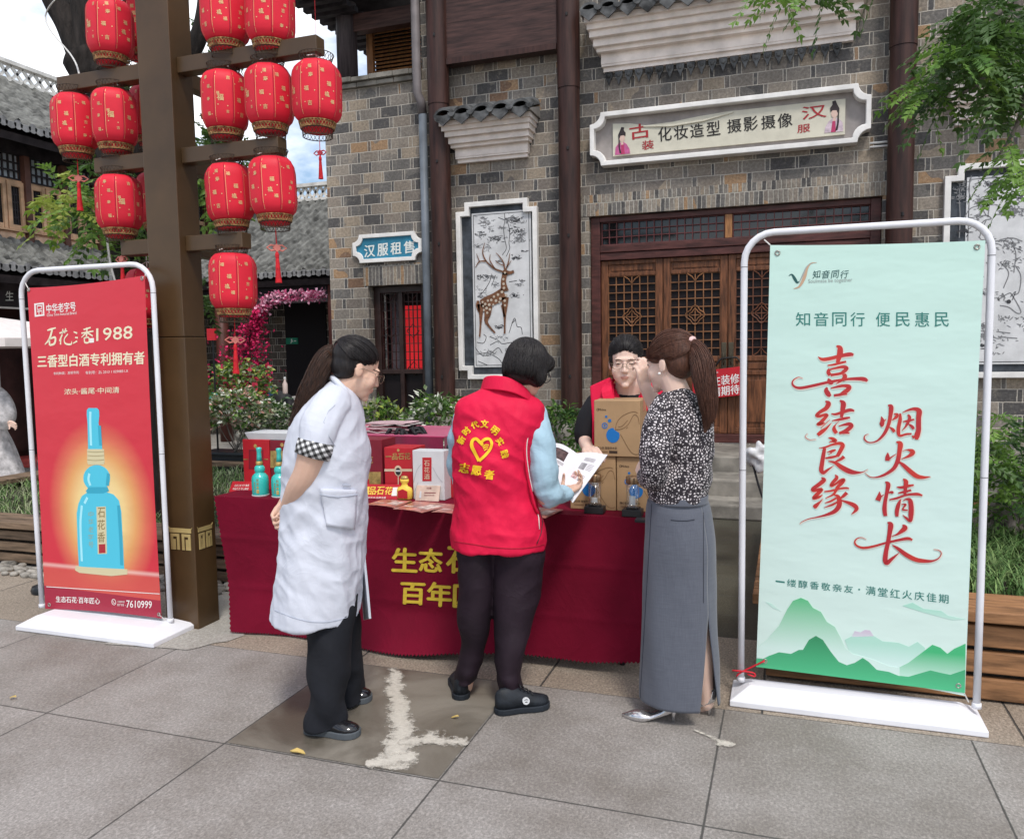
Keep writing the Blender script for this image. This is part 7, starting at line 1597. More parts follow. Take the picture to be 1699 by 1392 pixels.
def folds(c, spec):
    """spec: list of (amplitude, freq across, freq depth, freq up, shear, z-low, z-high)"""
    def f(V, N):
        Q = V - c; u, w_, z = Q @ R0, Q @ FH, V[:, 2]; o = np.zeros(len(V))
        for i, (amp, fu, fw, fz, sh, z0, z1) in enumerate(spec):
            msk = np.clip((z - z0) / .12, 0, 1) * np.clip((z1 - z) / .12, 0, 1)
            ix = np.nonzero(msk > .01)[0]
            for k in ix:
                a = noise.noise((u[k] * fu + sh * z[k] * fu, w_[k] * fw + i * 5.1, z[k] * fz)); o[k] += amp * msk[k] * (1 - 2.2 * abs(a) if amp < 0 else a * 1.6) * (1 if amp > 0 else -1)
        return o
    return f
class Decal:
    def __init__(s, o, extra=None):
        off = WLOC.get(o.name, np.zeros(3)); me = o.data
        s.t = BVHTree.FromPolygons([tuple(np.array(v.co) + off) for v in me.vertices], [tuple(p_.vertices) for p_ in me.polygons]); s.last = 3.4
    def __call__(s, x, y, d=0.):
        dr = unit(ray(x, y)); h, n, i, dist = s.t.ray_cast(Vector(CAM), Vector(dr))
        if h is None: return tuple(CAM + dr * s.last)
        s.last = dist; n = V3(n)
        if n @ dr > 0: n = -n
        return tuple(V3(h) + n * d - dr * d * .4)
def patch(dc, quad, nu, nv, d, mt, name, par, th=.003):
    q = [V3((*p_, 0)) for p_ in quad]; vs = []
    for k in (0, 1):
        for j in range(nv + 1):
            for i in range(nu + 1):
                a = q[0] + (q[1] - q[0]) * i / nu; b = q[3] + (q[2] - q[3]) * i / nu; p_ = a + (b - a) * j / nv; vs.append(dc(p_[0], p_[1], d - k * th))
    W = nu + 1; N = W * (nv + 1); fs = []
    for j in range(nv):
        for i in range(nu): f_ = (j * W + i, j * W + i + 1, (j + 1) * W + i + 1, (j + 1) * W + i); fs += [f_, tuple(a + N for a in f_[::-1])]
    for i in range(nu): fs += [(i, i + N, i + 1 + N, i + 1), (nv * W + i, nv * W + i + 1, nv * W + i + 1 + N, nv * W + i + N)]
    for j in range(nv): fs += [(j * W, (j + 1) * W, (j + 1) * W + N, j * W + N), (j * W + nu, j * W + nu + N, (j + 1) * W + nu + N, (j + 1) * W + nu)]
    m = MB(); m.add(vs, fs); return m.build(name, mt, par, smooth=True)
def shoe(par, heel, toe, mats, w_=1., top=.075, sole=.022, pointed=False, name='shoe'):
    a, b = V3(heel), V3(toe); a[2] = b[2] = 0; d = unit(b - a); L = np.linalg.norm(b - a); sd = np.array([-d[1], d[0], 0])
    ts = np.array([0, .04, .12, .25, .4, .55, .7, .82, .92, .975, 1.]); hw = np.array([.008, .024, .033, .034, .033, .037, .043, .043, .034, .021, .006]) * w_
    tp = np.array([.75, .98, 1.08, 1.10, 1.0, .80, .60, .48, .40, .32, .20]) * top
    m = MB(); rg_ = []
    for t, h_, z in zip(ts, hw, tp):
        c = a + d * L * t; r = []
        for q in np.arange(16) * 2 * math.pi / 16: r.append(c + sd * h_ * math.cos(q) * (1 if math.sin(q) < .2 else 1 - .25 * math.sin(q)) + ZU * (sole + (z * max(0, math.sin(q)) ** .8 if math.sin(q) > 0 else 0)))
        rg_.append(r)
    m.loft(rg_); o = m.build(name, mats[0], par, smooth=True)
    pl = [(t, h_ * 1.08 + .002) for t, h_ in zip(ts, hw)]; out_ = [a + d * L * (t * 1.03 - .015) + sd * h_ for t, h_ in pl] + [a + d * L * (t * 1.03 - .015) - sd * h_ for t, h_ in pl[::-1]]
    m = MB(); m.prism([(p_[0], p_[1]) for p_ in out_], lambda x, y, dd: (x, y, dd), sole + .002, .003); m.build('sole', mats[1], o, bevel=.004)
    return o, a, d, sd, L

# ---- woman in the white coat
h1 = 3.35; p1 = thing('person', 'woman in a long white coat with a brown ponytail, hands clasped behind her back', 'person', PF(560, 1190, h1) * [1, 1, 0])
W1 = PF(545, 850, h1)
hd1 = Head(PF(592, 613, h1 - .0), R0 * .84 + FH * .46 - ZU * .40, ZU, .99)
b = MB(); hd1.build(b)
limb(b, [(582, 632, h1, .056), (566, 655, h1 - .01, .058), (552, 690, h1, .075)])
limb(b, [(546, 710, h1, .10), (543, 800, h1, .13), (540, 870, h1, .13)]); limb(b, [(550, 900, h1 - .03, .07), (546, 1050, h1 - .09, .05), (536, 1200, h1 - .13, .038)]); limb(b, [(566, 900, h1 + .06, .07), (578, 1050, h1 + .10, .045), (586, 1150, h1 + .14, .035)])
limb(b, [(545, 680, h1 - .14, .060), (524, 735, h1 - .20, .060), (509, 783, h1 - .20, .052), (493, 812, h1 - .17, .046), (476, 845, h1 - .10, .030)], 20)
limb(b, [(560, 690, h1 + .16, .055), (510, 780, h1 + .17, .048), (470, 840, h1 - .0, .028)])
hand(b, PF(476, 842, h1 - .10), PF(458, 868, h1 - .06) - PF(476, 842, h1 - .10), FH * .8 + R0 * .5, 1, .9, .98, .6)
hand(b, PF(472, 836, h1 - .03), PF(459, 858, h1 - .07) - PF(472, 836, h1 - .03), -FH * .6 + R0 * .9, -1, 1.1, .92, .5)
grown(fuse(b, .0045, 3), 'body', [SKIN, LIPM, EYEM, BROWM], p1, None, hd1.mats)
COAT = M('white_coat_cloth', (.58, .60, .67), .85, var=.05, scale=3, bump=.12, bscale=260, bdist=.001, spec=.15, wr=.17, wscale=5)
c1 = MB()
c1.loft(rings([(630, 551, 580, .050), (642, 535, 588, .085), (656, 517, 593, .14), (678, 497, 598, .19), (700, 487, 603, .21), (725, 480, 607, .22), (755, 475, 611, .22), (785, 474, 610, .215), (820, 474, 608, .205), (855, 473, 606, .21), (890, 470, 605, .22), (930, 464, 605, .225), (970, 458, 603, .23), (1000, 453, 600, .235), (1018, 450, 597, .237)], h1, 70, 56))
limb(c1, [(552, 668, h1 - .10, .075), (534, 700, h1 - .165, .076), (527, 722, h1 - .19, .071), (523, 738, h1 - .20, .067)], 10)
V1 = fuse(c1, .006, 5)
coat = grown(V1, 'coat', COAT, p1, folds(W1, [(.009, 9, 9, 1.0, .0, .0, 1.0), (-.005, 14, 14, 2., .5, .0, 1.05), (-.006, 9, 9, 11, .3, .78, 1.0), (.004, 7, 7, 7, .9, .85, 1.45), (-.007, 7, 5, 3.0, -1.1, .75, 1.4), (-.004, 12, 8, 5.0, 1.3, .5, 1.2), (.0014, 30, 30, 24, .4, 0, 1.5)]))
# collar, cuff in gingham, pocket, front flap
m = MB(); cr1 = [PF(x, y, h1 + dh) for x, y, dh in ((551, 626, 0), (556, 631, -.055), (568, 643, -.072), (580, 658, -.060), (586, 668, -.03), (588, 672, .02))]
m.tube(catmull(cr1, 20), [.013] * 20, 8); cr2 = [PF(x, y, h1 + dh) for x, y, dh in ((551, 626, 0), (558, 630, .055), (572, 642, .07), (586, 664, .04))]; m.tube(catmull(cr2, 16), [.013] * 16, 8)
m.build('collar', COAT, p1, smooth=True)
s = NT('gingham_cloth'); v = s.obj(); sp = s.t.nodes.new('ShaderNodeSeparateXYZ'); s.put(sp.inputs[0], s.n('Mapping', {0: v, 'Rotation': (0, .35, -.33)}))
cx = s.math('GREATER_THAN', s.math('FRACT', s.math('MULTIPLY', sp.outputs[0], 46)), .5); cz = s.math('GREATER_THAN', s.math('FRACT', s.math('MULTIPLY', sp.outputs[2], 46)), .5)
s.set(Base_Color=s.ramp(s.math('MULTIPLY', s.math('ADD', cx, cz), .5), [(.2, .68), (.3, .16), (.7, .16), (.8, .012)], 'CONSTANT'), Roughness=.85)
m = MB(); P = [PF(525, 732, h1 - .20), PF(522, 745, h1 - .203), PF(518.5, 757, h1 - .205)]; m.tube(P, [.072, .074, .072], 26); m.V = [tuple(V3(q)) for q in m.V]; gc_ = m.build('rolled_cuff', s.m, p1, smooth=True)
dc1 = Decal(coat)
m = MB(); m.tube([dc1(x, y, .001) for x, y in zip(np.linspace(456, 594, 24), 1012 + 20 * np.sin(np.linspace(.0, 2.9, 24)))], .0014, 4); m.tube([dc1(x, y, .001) for x, y in ((556, 672), (545, 682), (537, 700), (546, 725), (556, 740))], .0014, 4); m.build('seam', M('coat_seam', (.40, .43, .5), .8, var=0), p1)
pk = patch(dc1, [(531, 810), (591, 812), (586, 878), (541, 872)], 12, 12, .010, COAT, 'pocket', p1, .012)
m = MB(); m.tube([dc1(x, y, .011) for x, y in ((531, 819), (545, 822), (560, 823), (575, 822), (591, 819))], .0022, 5); m.tube([dc1(x, y, .004) for x, y in ((568, 804), (575, 804.5), (581, 805))], .003, 5); m.build('pocket_seam', M('coat_seam', (.34, .38, .46), .8, var=0), p1)
m = MB(); fl = [(598, 880), (603, 930), (608, 980), (612, 1026)]; A = catmull([PF(x, y, h1 + .02) for x, y in fl], 14); B_ = catmull([PF(x - 9, y + 2, h1 + .20) for x, y in fl], 14); m.loft([[a, b_, b_ + R0 * .006, a + R0 * .010] for a, b_ in zip(A, B_)]); m.build('front_flap', COAT, p1, smooth=False)
BLKP = M('black_trousers', (.009, .010, .014), .9, var=.2, scale=4, bump=.1, bscale=250, bdist=.001, wr=.2, wscale=5)
t1 = MB(); t1.loft(rings([(980, 516, 596, .13, -.02), (1040, 510, 588, .12, -.07), (1080, 510, 584, .112, -.10), (1120, 513, 579, .108, -.12), (1155, 512, 575, .098, -.135), (1185, 509, 573, .090, -.14), (1203, 507, 571, .080, -.145)], h1, 36, 36)); t1.loft(rings([(980, 545, 588, .12, .06), (1060, 556, 599, .11, .10), (1105, 562, 599, .10, .125), (1140, 567, 603, .10, .135), (1158, 570, 606, .10, .14)], h1, 30, 36))
grown(fuse(t1, .006, 4), 'trousers', BLKP, p1, folds(W1, [(.010, 10, 10, 2.2, .7, -.1, .6), (.006, 14, 14, 9, 1.1, -.1, .28)]))
PAT, SOLEG = M('black_patent', (.010, .010, .012), .12, var=0, coat=.6), M('grey_sole', (.075, .085, .095), .7, var=.1)
o, a, d, sd, L_ = shoe(p1, GZ(507, 1213), GZ(596, 1222), (PAT, SOLEG), 1.05, .062, .028)
m = MB(); m.tube([a + d * L_ * .50 + sd * .036 + ZU * .06, a + d * L_ * .52 + ZU * .082, a + d * L_ * .50 - sd * .036 + ZU * .06], .007, 6); m.build('saddle_strap', PAT, o, smooth=True)
shoe(p1, GZ(555, 1160), GZ(616, 1163), (PAT, SOLEG), 1.05, .062, .028)
hm = MB(); hm2 = [MB()]
q = MB(); hd1.ell(q, 0, -.026, .049, .081, .099, .086); hd1.ell(q, 0, -.050, .000, .066, .062, .066)
hr1 = grown(fuse(q, .005, 8), 'hair', HBLK, p1)
tie1 = unit((0.0, -.93, .42)); st = MB(); cH, rH = (0, -.028, .046), (.081, .100, .087)
def st1(rg):
    a = rg.uniform(-1.9, 1.9); return unit((math.sin(a) * 1.0, math.cos(a) * .92, .16 - .36 * abs(math.sin(a)) - .25 * max(0, -math.cos(a))))
hd1.strands(st, cH, rH, st1, tie1, 640, .0015, .04, 1, on=hr1)
st.build('hair_strands', HBLK, p1, smooth=True)
def ponytail(par, path, rads, n, mt, seed, name='ponytail', core=.86, r=.0016):
    P = catmull(path, 26); rr = catmull([(q, 0, 0) for q in rads], 26)[:, 0]; rg = np.random.default_rng(seed); m = MB(); m.tube(P, list(rr * core), 14, rnd=True)
    for i in range(n):
        a, k = rg.uniform(0, 6.28), rg.uniform(.7, 1.08); tw = rg.normal() * .5; end = int(rg.uniform(18, 26)); pts = []
        for j in range(end):
            t = P[min(j + 1, 25)] - P[max(j - 1, 0)]; t = unit(t); u = unit(np.cross(t, FH)); v = np.cross(t, u); aa = a + tw * j / 25
            pts.append(P[j] + rr[j] * k * (u * math.cos(aa) + v * math.sin(aa)) + .003 * (j / 25) ** 2 * rg.normal(size=3))
        m.tube(pts, [r * (1 - .6 * j / end) for j in range(end)], 4)
    return m.build(name, mt, par, smooth=True)
ponytail(p1, [PF(557, 580, h1), PF(546, 588, h1), PF(535, 605, h1 - .02), PF(522, 630, h1 - .05), PF(507, 656, h1 - .08), PF(494, 682, h1 - .10), PF(481, 705, h1 - .10)], [.022, .038, .044, .042, .034, .022, .008], 420, hair_mat('hair_ombre', (.020, .013, .011), (.075, .036, .022)), 5)
m = MB(); m.tube([PF(556, 575, h1 + .03), PF(551, 582, h1), PF(556, 589, h1 - .03), PF(560, 583, h1 - .02), PF(556, 575, h1 + .03)], .011, 8); m.build('hair_tie', M('black_fabric'), p1, smooth=True)
hd1.glasses(p1, M('thin_gold_frame', (.25, .19, .14), .3, .7, var=0))

# ---- woman in the red volunteer vest, seen from behind
h2 = 3.50; p2 = thing('person', 'short haired person seen from behind in a red volunteer vest reading a leaflet', 'person', PF(830, 1175, h2) * [1, 1, 0])
W2 = PF(830, 800, h2)
hd2 = Head(PF(874, 612, h2), R0 * .60 + FH * .72 - ZU * .42, ZU, .99)
b = MB(); hd2.build(b)
limb(b, [(862, 634, h2, .058), (850, 655, h2, .062), (835, 690, h2, .08)]); limb(b, [(828, 700, h2, .11), (825, 800, h2, .11), (828, 870, h2, .10)])
limb(b, [(798, 900, h2, .07), (790, 1030, h2, .05), (773, 1140, h2 + .05, .03)]); limb(b, [(855, 900, h2, .07), (853, 1030, h2, .05), (847, 1150, h2 - .06, .03)])
limb(b, [(890, 700, h2, .05), (905, 822, h2 - .03, .042), (934, 818, h2 + .09, .028)]); hand(b, PF(933, 819, h2 + .09), PF(956, 806, h2 + .14) - PF(933, 819, h2 + .09), UP * .6 - RT * .4 - FH * .4, -1, .75, .98, .7)
limb(b, [(770, 700, h2, .05), (775, 800, h2 + .2, .042), (880, 806, h2 + .32, .028)]); hand(b, PF(880, 806, h2 + .32), PF(905, 800, h2 + .34) - PF(880, 806, h2 + .32), UP, 1, .7, .98, .6)
grown(fuse(b, .0045, 3), 'body', [SKIN, LIPM, EYEM, BROWM], p2, None, hd2.mats)
BLUS = M('pale_blue_cotton', (.36, .52, .62), .8, var=.05, scale=3, bump=.1, bscale=260, bdist=.001, wr=.2, wscale=6)
sv = MB(); limb(sv, [(884, 684, h2 + .0, .060), (890, 715, h2 - .03, .066), (898, 755, h2 - .045, .068), (904, 795, h2 - .045, .062), (910, 820, h2 - .03, .057), (922, 823, h2 + .04, .047), (937, 820, h2 + .09, .038)], 26)
limb(sv, [(775, 690, h2, .055), (768, 730, h2 + .06, .062), (775, 800, h2 + .18, .055), (865, 808, h2 + .31, .042)], 20); limb(sv, [(850, 640, h2, .066), (843, 660, h2, .075)], 4)
grown(fuse(sv, .005, 4), 'shirt', BLUS, p2, folds(W2, [(.007, 9, 9, 12, .8, .6, 1.4), (.006, 14, 14, 18, -.8, .6, 1.12), (-.004, 10, 10, 10, .3, .7, 1.4)]))
VEST = M('red_vest_cloth', (.62, .008, .050), .65, var=.06, scale=3, bump=.1, bscale=240, bdist=.001, spec=.2, wr=.2, wscale=5)
vm = MB(); vm.loft(rings([(640, 806, 866, .068), (648, 793, 873, .080), (656, 776, 884, .095), (666, 760, 896, .115), (678, 755, 903, .128), (700, 754, 902, .138), (730, 754, 893, .142), (765, 755, 886, .145), (800, 754, 887, .145), (835, 753, 891, .145), (865, 752, 899, .150), (890, 752, 903, .155), (907, 752, 904, .157)], h2, 60, 60, .88))
vest = grown(fuse(vm, .006, 4), 'vest', VEST, p2, folds(W2, [(.009, 6, 6, 2.2, .5, .55, 1.2), (-.007, 6, 4, 3.4, -.9, .8, 1.36), (.006, 11, 8, 7, .9, .6, 1.3), (-.007, 8, 8, 5, 1.4, .9, 1.4), (-.005, 7, 7, 12, .2, .55, .9), (.002, 34, 30, 26, .2, .5, 1.45)]))
m = MB(); P = [PF(x, y, h2 + dh) for x, y, dh in ((806, 634, .05), (812, 631, -.03), (830, 631, -.075), (850, 636, -.08), (868, 648, -.06), (880, 664, -.0), (886, 680, .06))]
A = catmull(P, 24); m.loft([[a + ZU * .020 + n_ * .0, a + ZU * .016 + n_ * .012, a - ZU * .038 + n_ * .030, a - ZU * .042 + n_ * .024, a - ZU * .01 + n_ * .004] for a, n_ in zip(A, [unit((q - PF(845, 650, h2)) * [1, 1, 0]) for q in A])]); m.build('collar', VEST, p2, smooth=False, bevel=.003)
m = MB(); P = [PF(x, y, h2 + dh) for x, y, dh in ((894, 674, -.03), (884, 694, -.085), (874, 722, -.115), (871, 750, -.12), (875, 785, -.115), (881, 815, -.105), (888, 842, -.09), (894, 853, -.06))]
m.tube(catmull(P, 26), .006, 6); m.build('armhole_binding', VEST, p2, smooth=True)
m = MB(); m.tube(catmull([p_ + R0 * .007 for p_ in P[1:6]], 20), .0022, 5); dcv = Decal(vest); m.tube([dcv(x, y, .003) for x, y in ((890, 845), (893, 860), (894, 878))], .0022, 5); m.build('white_piping', M('piping_white', (.7, .66, .64), .6, var=0), p2, smooth=True)
m = MB(); m.tube([dcv(x, y, .0035) for x, y in ((896, 846), (899, 866), (897, 884), (890, 902))], .0022, 5); m.build('side_zip', M('zip_dark', (.10, .02, .03), .5, var=0), p2, smooth=True)
m = MB(); m.tube([dcv(x, y, .001) for x, y in np.column_stack([np.linspace(753, 903, 22), 897 + 16 * np.sin(np.linspace(.1, 2.9, 22)) ** .8 * np.linspace(.35, 1.1, 22)])], .0022, 5); m.build('hem_stitch', M('vest_seam', (.40, .008, .03), .7, var=0), p2)
VY = M('vest_yellow', (.80, .50, .02), .6, var=.06); L = MB()
def dglyph(ch, x, y, sz, rot, bold=.05):
    v, fc = glyphs(ch, 0.); lo, hi = v.min(0), v.max(0); q = (v - (lo + hi) / 2) / max(hi - lo) * sz; c_, s_ = math.cos(rot), math.sin(rot)
    for k, (ax, bx) in enumerate(shifts(bold)): L.add([dcv(x + (a + ax * sz) * c_ + (b_ + bx * sz) * s_, y + (a + ax * sz) * s_ - (b_ + bx * sz) * c_, .0035 + .0001 * k) for a, b_ in q], fc)
k5 = lambda x, y: (720 + x / 3.48, 540 + y / 3.48)
for ch, x, y, r_ in zip('新时代文明实践', (160, 190, 238, 293, 352, 382, 408), (662, 610, 574, 568, 606, 670, 742), (-62, -48, -22, 4, 38, 58, 74)): dglyph(ch, *k5(x, y), 12.2, R(r_))
for ch, x, y in zip('志愿者', (178, 248, 320), (822, 836, 860)): dglyph(ch, *k5(x, y), 15.5, R(8))
ctr_ = [(262, 782), (238, 735), (220, 695), (224, 665), (245, 655), (268, 676), (282, 690)]; ctr2 = [(270, 680), (290, 660), (318, 656), (333, 680), (325, 712), (298, 748), (262, 782)]
for st_, w_ in ((ctr_, 5.2), (ctr2, 4.6), ([(280, 700), (300, 688), (318, 690)], 2.2), ([(284, 710), (302, 700), (314, 702)], 2.2), ([(290, 722), (304, 712), (310, 713)], 2.)): L.stroke([(*k5(x, y), w_) for x, y in st_], lambda a, b_, d: dcv(a, b_, .0035 + d), 0)
L.build('yellow_lettering', VY, p2)
PLUM = M('dark_plum_trousers', (.016, .008, .014), .7, var=.2, scale=4, bump=.1, bscale=250, bdist=.001, spec=.25, wr=.22, wscale=5)
t2_ = MB(); t2_.loft(rings([(880, 757, 826, .125), (930, 760, 822, .115), (970, 761, 819, .105), (1010, 762, 816, .097), (1050, 763, 813, .090, .01), (1085, 761, 803, .086, .03), (1108, 757, 796, .09, .04), (1128, 756, 791, .088, .045)], h2, 36, 36)); t2_.loft(rings([(880, 806, 904, .13), (930, 813, 901, .118), (980, 816, 895, .108), (1030, 819, 883, .098, -.02), (1070, 821, 872, .092, -.05), (1105, 821, 866, .093, -.06), (1135, 824, 868, .09, -.065), (1152, 826, 873, .09, -.068)], h2, 36, 36))
grown(fuse(t2_, .006, 4), 'trousers', PLUM, p2, folds(W2, [(.006, 7, 7, 3.5, .9, -.1, .75), (-.008, 5, 5, 6, -.6, .1, .75), (.008, 9, 9, 18, .6, -.1, .22)]))
SNK, SNS = M('black_sneaker', (.012, .015, .02), .6, var=.3, scale=30, bump=.3, bscale=120), M('black_rubber_sole', (.014, .018, .024), .6, var=.2)
hp = GZ(766, 1163); shoe(p2, hp, hp + (FH * .96 - R0 * .12) * .25, (SNK, SNS), 1.08, .078, .026)
o, a, d, sd, L_ = shoe(p2, GZ(822, 1184), GZ(910, 1171), (SNK, SNS), 1.08, .078, .026)
m = MB(); qq = a + d * L_ * .52 - sd * .040 + ZU * .058; F_ = lambda x, y, dd=0.: tuple(qq + d * x + ZU * y - sd * (dd + .004) + sd * y * .25)
m.ringframe([(.016 * math.cos(q), .014 * math.sin(q)) for q in np.arange(16) * math.pi / 8], [(.010 * math.cos(q), .008 * math.sin(q)) for q in np.arange(16) * math.pi / 8], F_, .002, -.006); m.stroke([(-.012, -.003, .005), (0, .002, .006), (.012, -.003, .005)], F_, .0022); m.build('shoe_logo', M('logo_grey', (.55, .56, .57), .5, var=0), o)
m = MB()
for k in range(4): c_ = a + d * L_ * (.46 + .07 * k) + ZU * (.108 - .012 * k); m.tube([c_ + sd * .022, c_ + ZU * .006, c_ - sd * .022], .0035, 5)
m.build('laces', M('black_fabric'), o, smooth=True)
q = MB(); hd2.ell(q, 0, -.014, .032, .087, .105, .100); hd2.ell(q, 0, -.034, -.008, .086, .084, .082); hd2.ell(q, 0, -.046, -.040, .074, .064, .050)
for sg in (-1, 1): hd2.ell(q, sg * .054, .014, -.022, .034, .052, .058); hd2.ell(q, sg * .036, .058, .050, .052, .046, .042)
hr2 = grown(fuse(q, .006, 14), 'hair', HBLK, p2)
st = MB(); cH, rH = (0, -.015, .020), (.091, .112, .114)
hd2.strands(st, cH, rH, lambda rg: unit((rg.normal() * .16, -.15 + rg.normal() * .12, 1.)), lambda rg, a: (lambda t: unit((math.sin(t), -math.cos(t) if abs(t) < 2.3 else .95, -.85 + (.55 if abs(t) > 2.1 else 0) + rg.uniform(-.2, .1))))(rg.uniform(-2.7, 2.7)), 800, .0018, .05, 3, 1.0, 14, on=hr2)
st.build('hair_strands', HBLK, p2, smooth=True)
hd2.glasses(p2, M('black_plastic', (.015, .018, .022), .35, var=0), .0019)
# leaflet held open
bk = thing('leaflet', 'open white leaflet with small pictures held by the person in the red vest', 'leaflet', PF(950, 790, h2 + .2))
PAGE = M('white_page', (.74, .73, .76), .55, var=.03); S1, S2 = PF(957, 752, h2 + .30), PF(927, 806, h2 + .16); R1, R2 = PF(1008, 754, h2 + .22), PF(950, 834, h2 + .08); L1, L2 = PF(911, 734, h2 + .34), PF(880, 790, h2 + .22)
nb = unit(np.cross(R1 - S1, S2 - S1)); nb = nb if nb @ FH < 0 else -nb
def page(A, B_, bow):
    def f(u, v, d=0.): a = S1 + (A - S1) * u; b_ = S2 + (B_ - S2) * u; return tuple(a + (b_ - a) * v + nb * (d + bow * math.sin(math.pi * min(1, u * 1.1)) * .5))
    return f
fr_, fl_ = page(R1, R2, .02), page(L1, L2, .05)
for nm, f in (('right_page', fr_), ('left_page', fl_)):
    m = MB(); n = 10; m.add([f(i / n, j / 4, d) for d in (0, -.003) for j in range(5) for i in range(n + 1)], [(j * 11 + i, j * 11 + i + 1, j * 11 + i + 12, j * 11 + i + 11) for j in range(4) for i in range(n)] + [(55 + j * 11 + i, 66 + j * 11 + i, 67 + j * 11 + i, 56 + j * 11 + i) for j in range(4) for i in range(n)] + [(i, 55 + i, 56 + i, i + 1) for i in range(n)] + [(44 + i, 45 + i, 100 + i, 99 + i) for i in range(n)] + [(j * 11 + 10, j * 11 + 65, j * 11 + 76, j * 11 + 21) for j in range(4)]); m.build(nm, PAGE, bk, smooth=False)
m = MB()
def blk(f, u0, u1, v0, v1, mi):
    n = 4; m.add([f(u0 + (u1 - u0) * i / n, v, .0012) for v in (v0, v1) for i in range(n + 1)], [(i, i + 1, n + 2 + i, n + 1 + i) for i in range(n)], mi)
for k in range(4): blk(fr_, .42, .78, .14 + .022 * k, .15 + .022 * k, 1)
blk(fr_, .40, .62, .27, .42, 2)
for k in range(5): blk(fr_, .66, .86, .27 + .03 * k, .28 + .03 * k, 1)
blk(fr_, .32, .56, .52, .66, 3)
for k in range(5): blk(fr_, .60, .82, .52 + .03 * k, .53 + .03 * k, 1)
PM = [M('print_photo_dark', (.06, .03, .03), .5, var=.6, scale=60), M('print_text_grey', (.38, .36, .38), .6, var=0), M('print_photo_grey', (.34, .33, .35), .5, var=.4, scale=14), M('print_photo_pink', (.50, .33, .33), .5, var=.5, scale=60)]
m.build('printed_page', PM, bk); m = MB()
blk(fl_, .18, .62, .12, .40, 0); blk(fl_, .22, .5, .55, .66, 2)
for k in range(4): blk(fl_, .15, .7, .44 + .02 * k, .45 + .02 * k, 1)
m.build('printed_page', PM, bk)

# ---- woman facing us behind the table
h3 = 4.22; p3 = thing('person', 'woman with glasses in a red vest over a black tee standing behind the brown cartons', 'person', PF(1040, 900, h3) * [1, 1, 0])
hd3 = Head(PF(1038, 602, h3 - .06), -FH * .95 - R0 * .18 - ZU * .06, ZU, 1.07)
b = MB(); hd3.build(b); hd3.ell(b, 0, .045, -.050, .060, .045, .050)
limb(b, [(1042, 635, h3 - .02, .066), (1043, 660, h3, .075)]); limb(b, [(1042, 690, h3, .12), (1042, 900, h3, .14)])
for sx in (-1, 1): limb(b, [(1042 + sx * 25, 900, h3, .09), (1042 + sx * 26, 1130, h3, .05)])
limb(b, [(994, 672, h3, .045), (978, 705, h3 - .01, .044), (971, 730, h3 - .05, .036), (976, 745, h3 - .20, .03)], 16); hand(b, PF(975, 745, h3 - .20), PF(982, 750, h3 - .30) - PF(975, 745, h3 - .20), -ZU * .8 + R0 * .3, 1, .75, 1.12, .6)
limb(b, [(1092, 672, h3, .045), (1112, 720, h3, .045), (1085, 745, h3 - .12, .03)]); hand(b, PF(1085, 745, h3 - .12), PF(1075, 750, h3 - .2) - PF(1085, 745, h3 - .12), -ZU, -1, .7, 1.05, .5)
grown(fuse(b, .004, 7), 'body', [SKINF, LIPM, EYEM, BROWM], p3, None, hd3.mats)
TEE = M('black_tee', (.012, .012, .015), .85, var=.1)
m = MB(); m.loft(rings([(652, 1022, 1064, .072), (662, 1000, 1084, .09), (680, 984, 1100, .115), (720, 984, 1100, .125), (800, 984, 1100, .13), (900, 984, 1100, .13)], h3, 24, 36)); limb(m, [(992, 668, h3, .062), (978, 695, h3 - .01, .066), (971, 722, h3 - .02, .062)], 10); limb(m, [(1092, 668, h3, .062), (1106, 720, h3, .06)], 8)
grown(fuse(m, .006, 4), 'tee_shirt', TEE, p3)
m = MB(); f3 = [(x, y) for x, y in ((979, 641), (1012, 626), (1018, 634), (1021, 668), (1026, 700), (1026, 900), (981, 900), (983, 700))]
for sg in (1, -1):
    xs = [(1042 + (x - 1042) * sg if sg < 0 else x, y) for x, y in f3]; n = len(xs)
    fr = [PF(x, y, h3 - .118 - .02 * (y > 660) + (.06 if y < 645 else 0) + (.03 if x in (xs[0][0], xs[-1][0]) else 0)) for x, y in xs]; bk_ = [q + FH * .26 * (1 if i in (0, 6, 7) else .02) for i, q in enumerate(fr)]
    m.loft([fr, [q + FH * .012 for q in fr]]) if False else m.add(list(fr) + [q + FH * .02 for q in fr], [tuple(range(n)), tuple(range(2 * n - 1, n - 1, -1))] + [(i, n + i, n + (i + 1) % n, (i + 1) % n) for i in range(n)])
m.loft(rings([(636, 1008, 1076, .045, .05), (648, 985, 1098, .09, .03), (665, 978, 1106, .12, .02), (700, 979, 1105, .13, .02), (800, 979, 1105, .135, .02), (900, 980, 1104, .14, .02)], h3, 20, 36))
vs3 = fuse(m, .006, 3); Vv, Nn, Ff = vs3
def keep(C):   # open front: a deep V from the collar
    return True
Cc = np.array([Vv[list(f_)].mean(0) for f_ in Ff]); qx = Cc - CAM; dd_ = qx @ FW; px_ = CX + FPX * (qx @ RT) / dd_; pyy = CY - FPX * (qx @ UP) / dd_; front = (qx @ FH) < h3 - .01
vmask = front & (pyy < 668) & (pyy > 612) & (np.abs(px_ - 1044) < 25 * np.clip((690 - pyy) / 50, 0, 1))
Ff = [f_ for f_, k in zip(Ff, vmask) if not k]
grown((Vv, Nn, Ff), 'vest', VEST, p3)
m = MB()
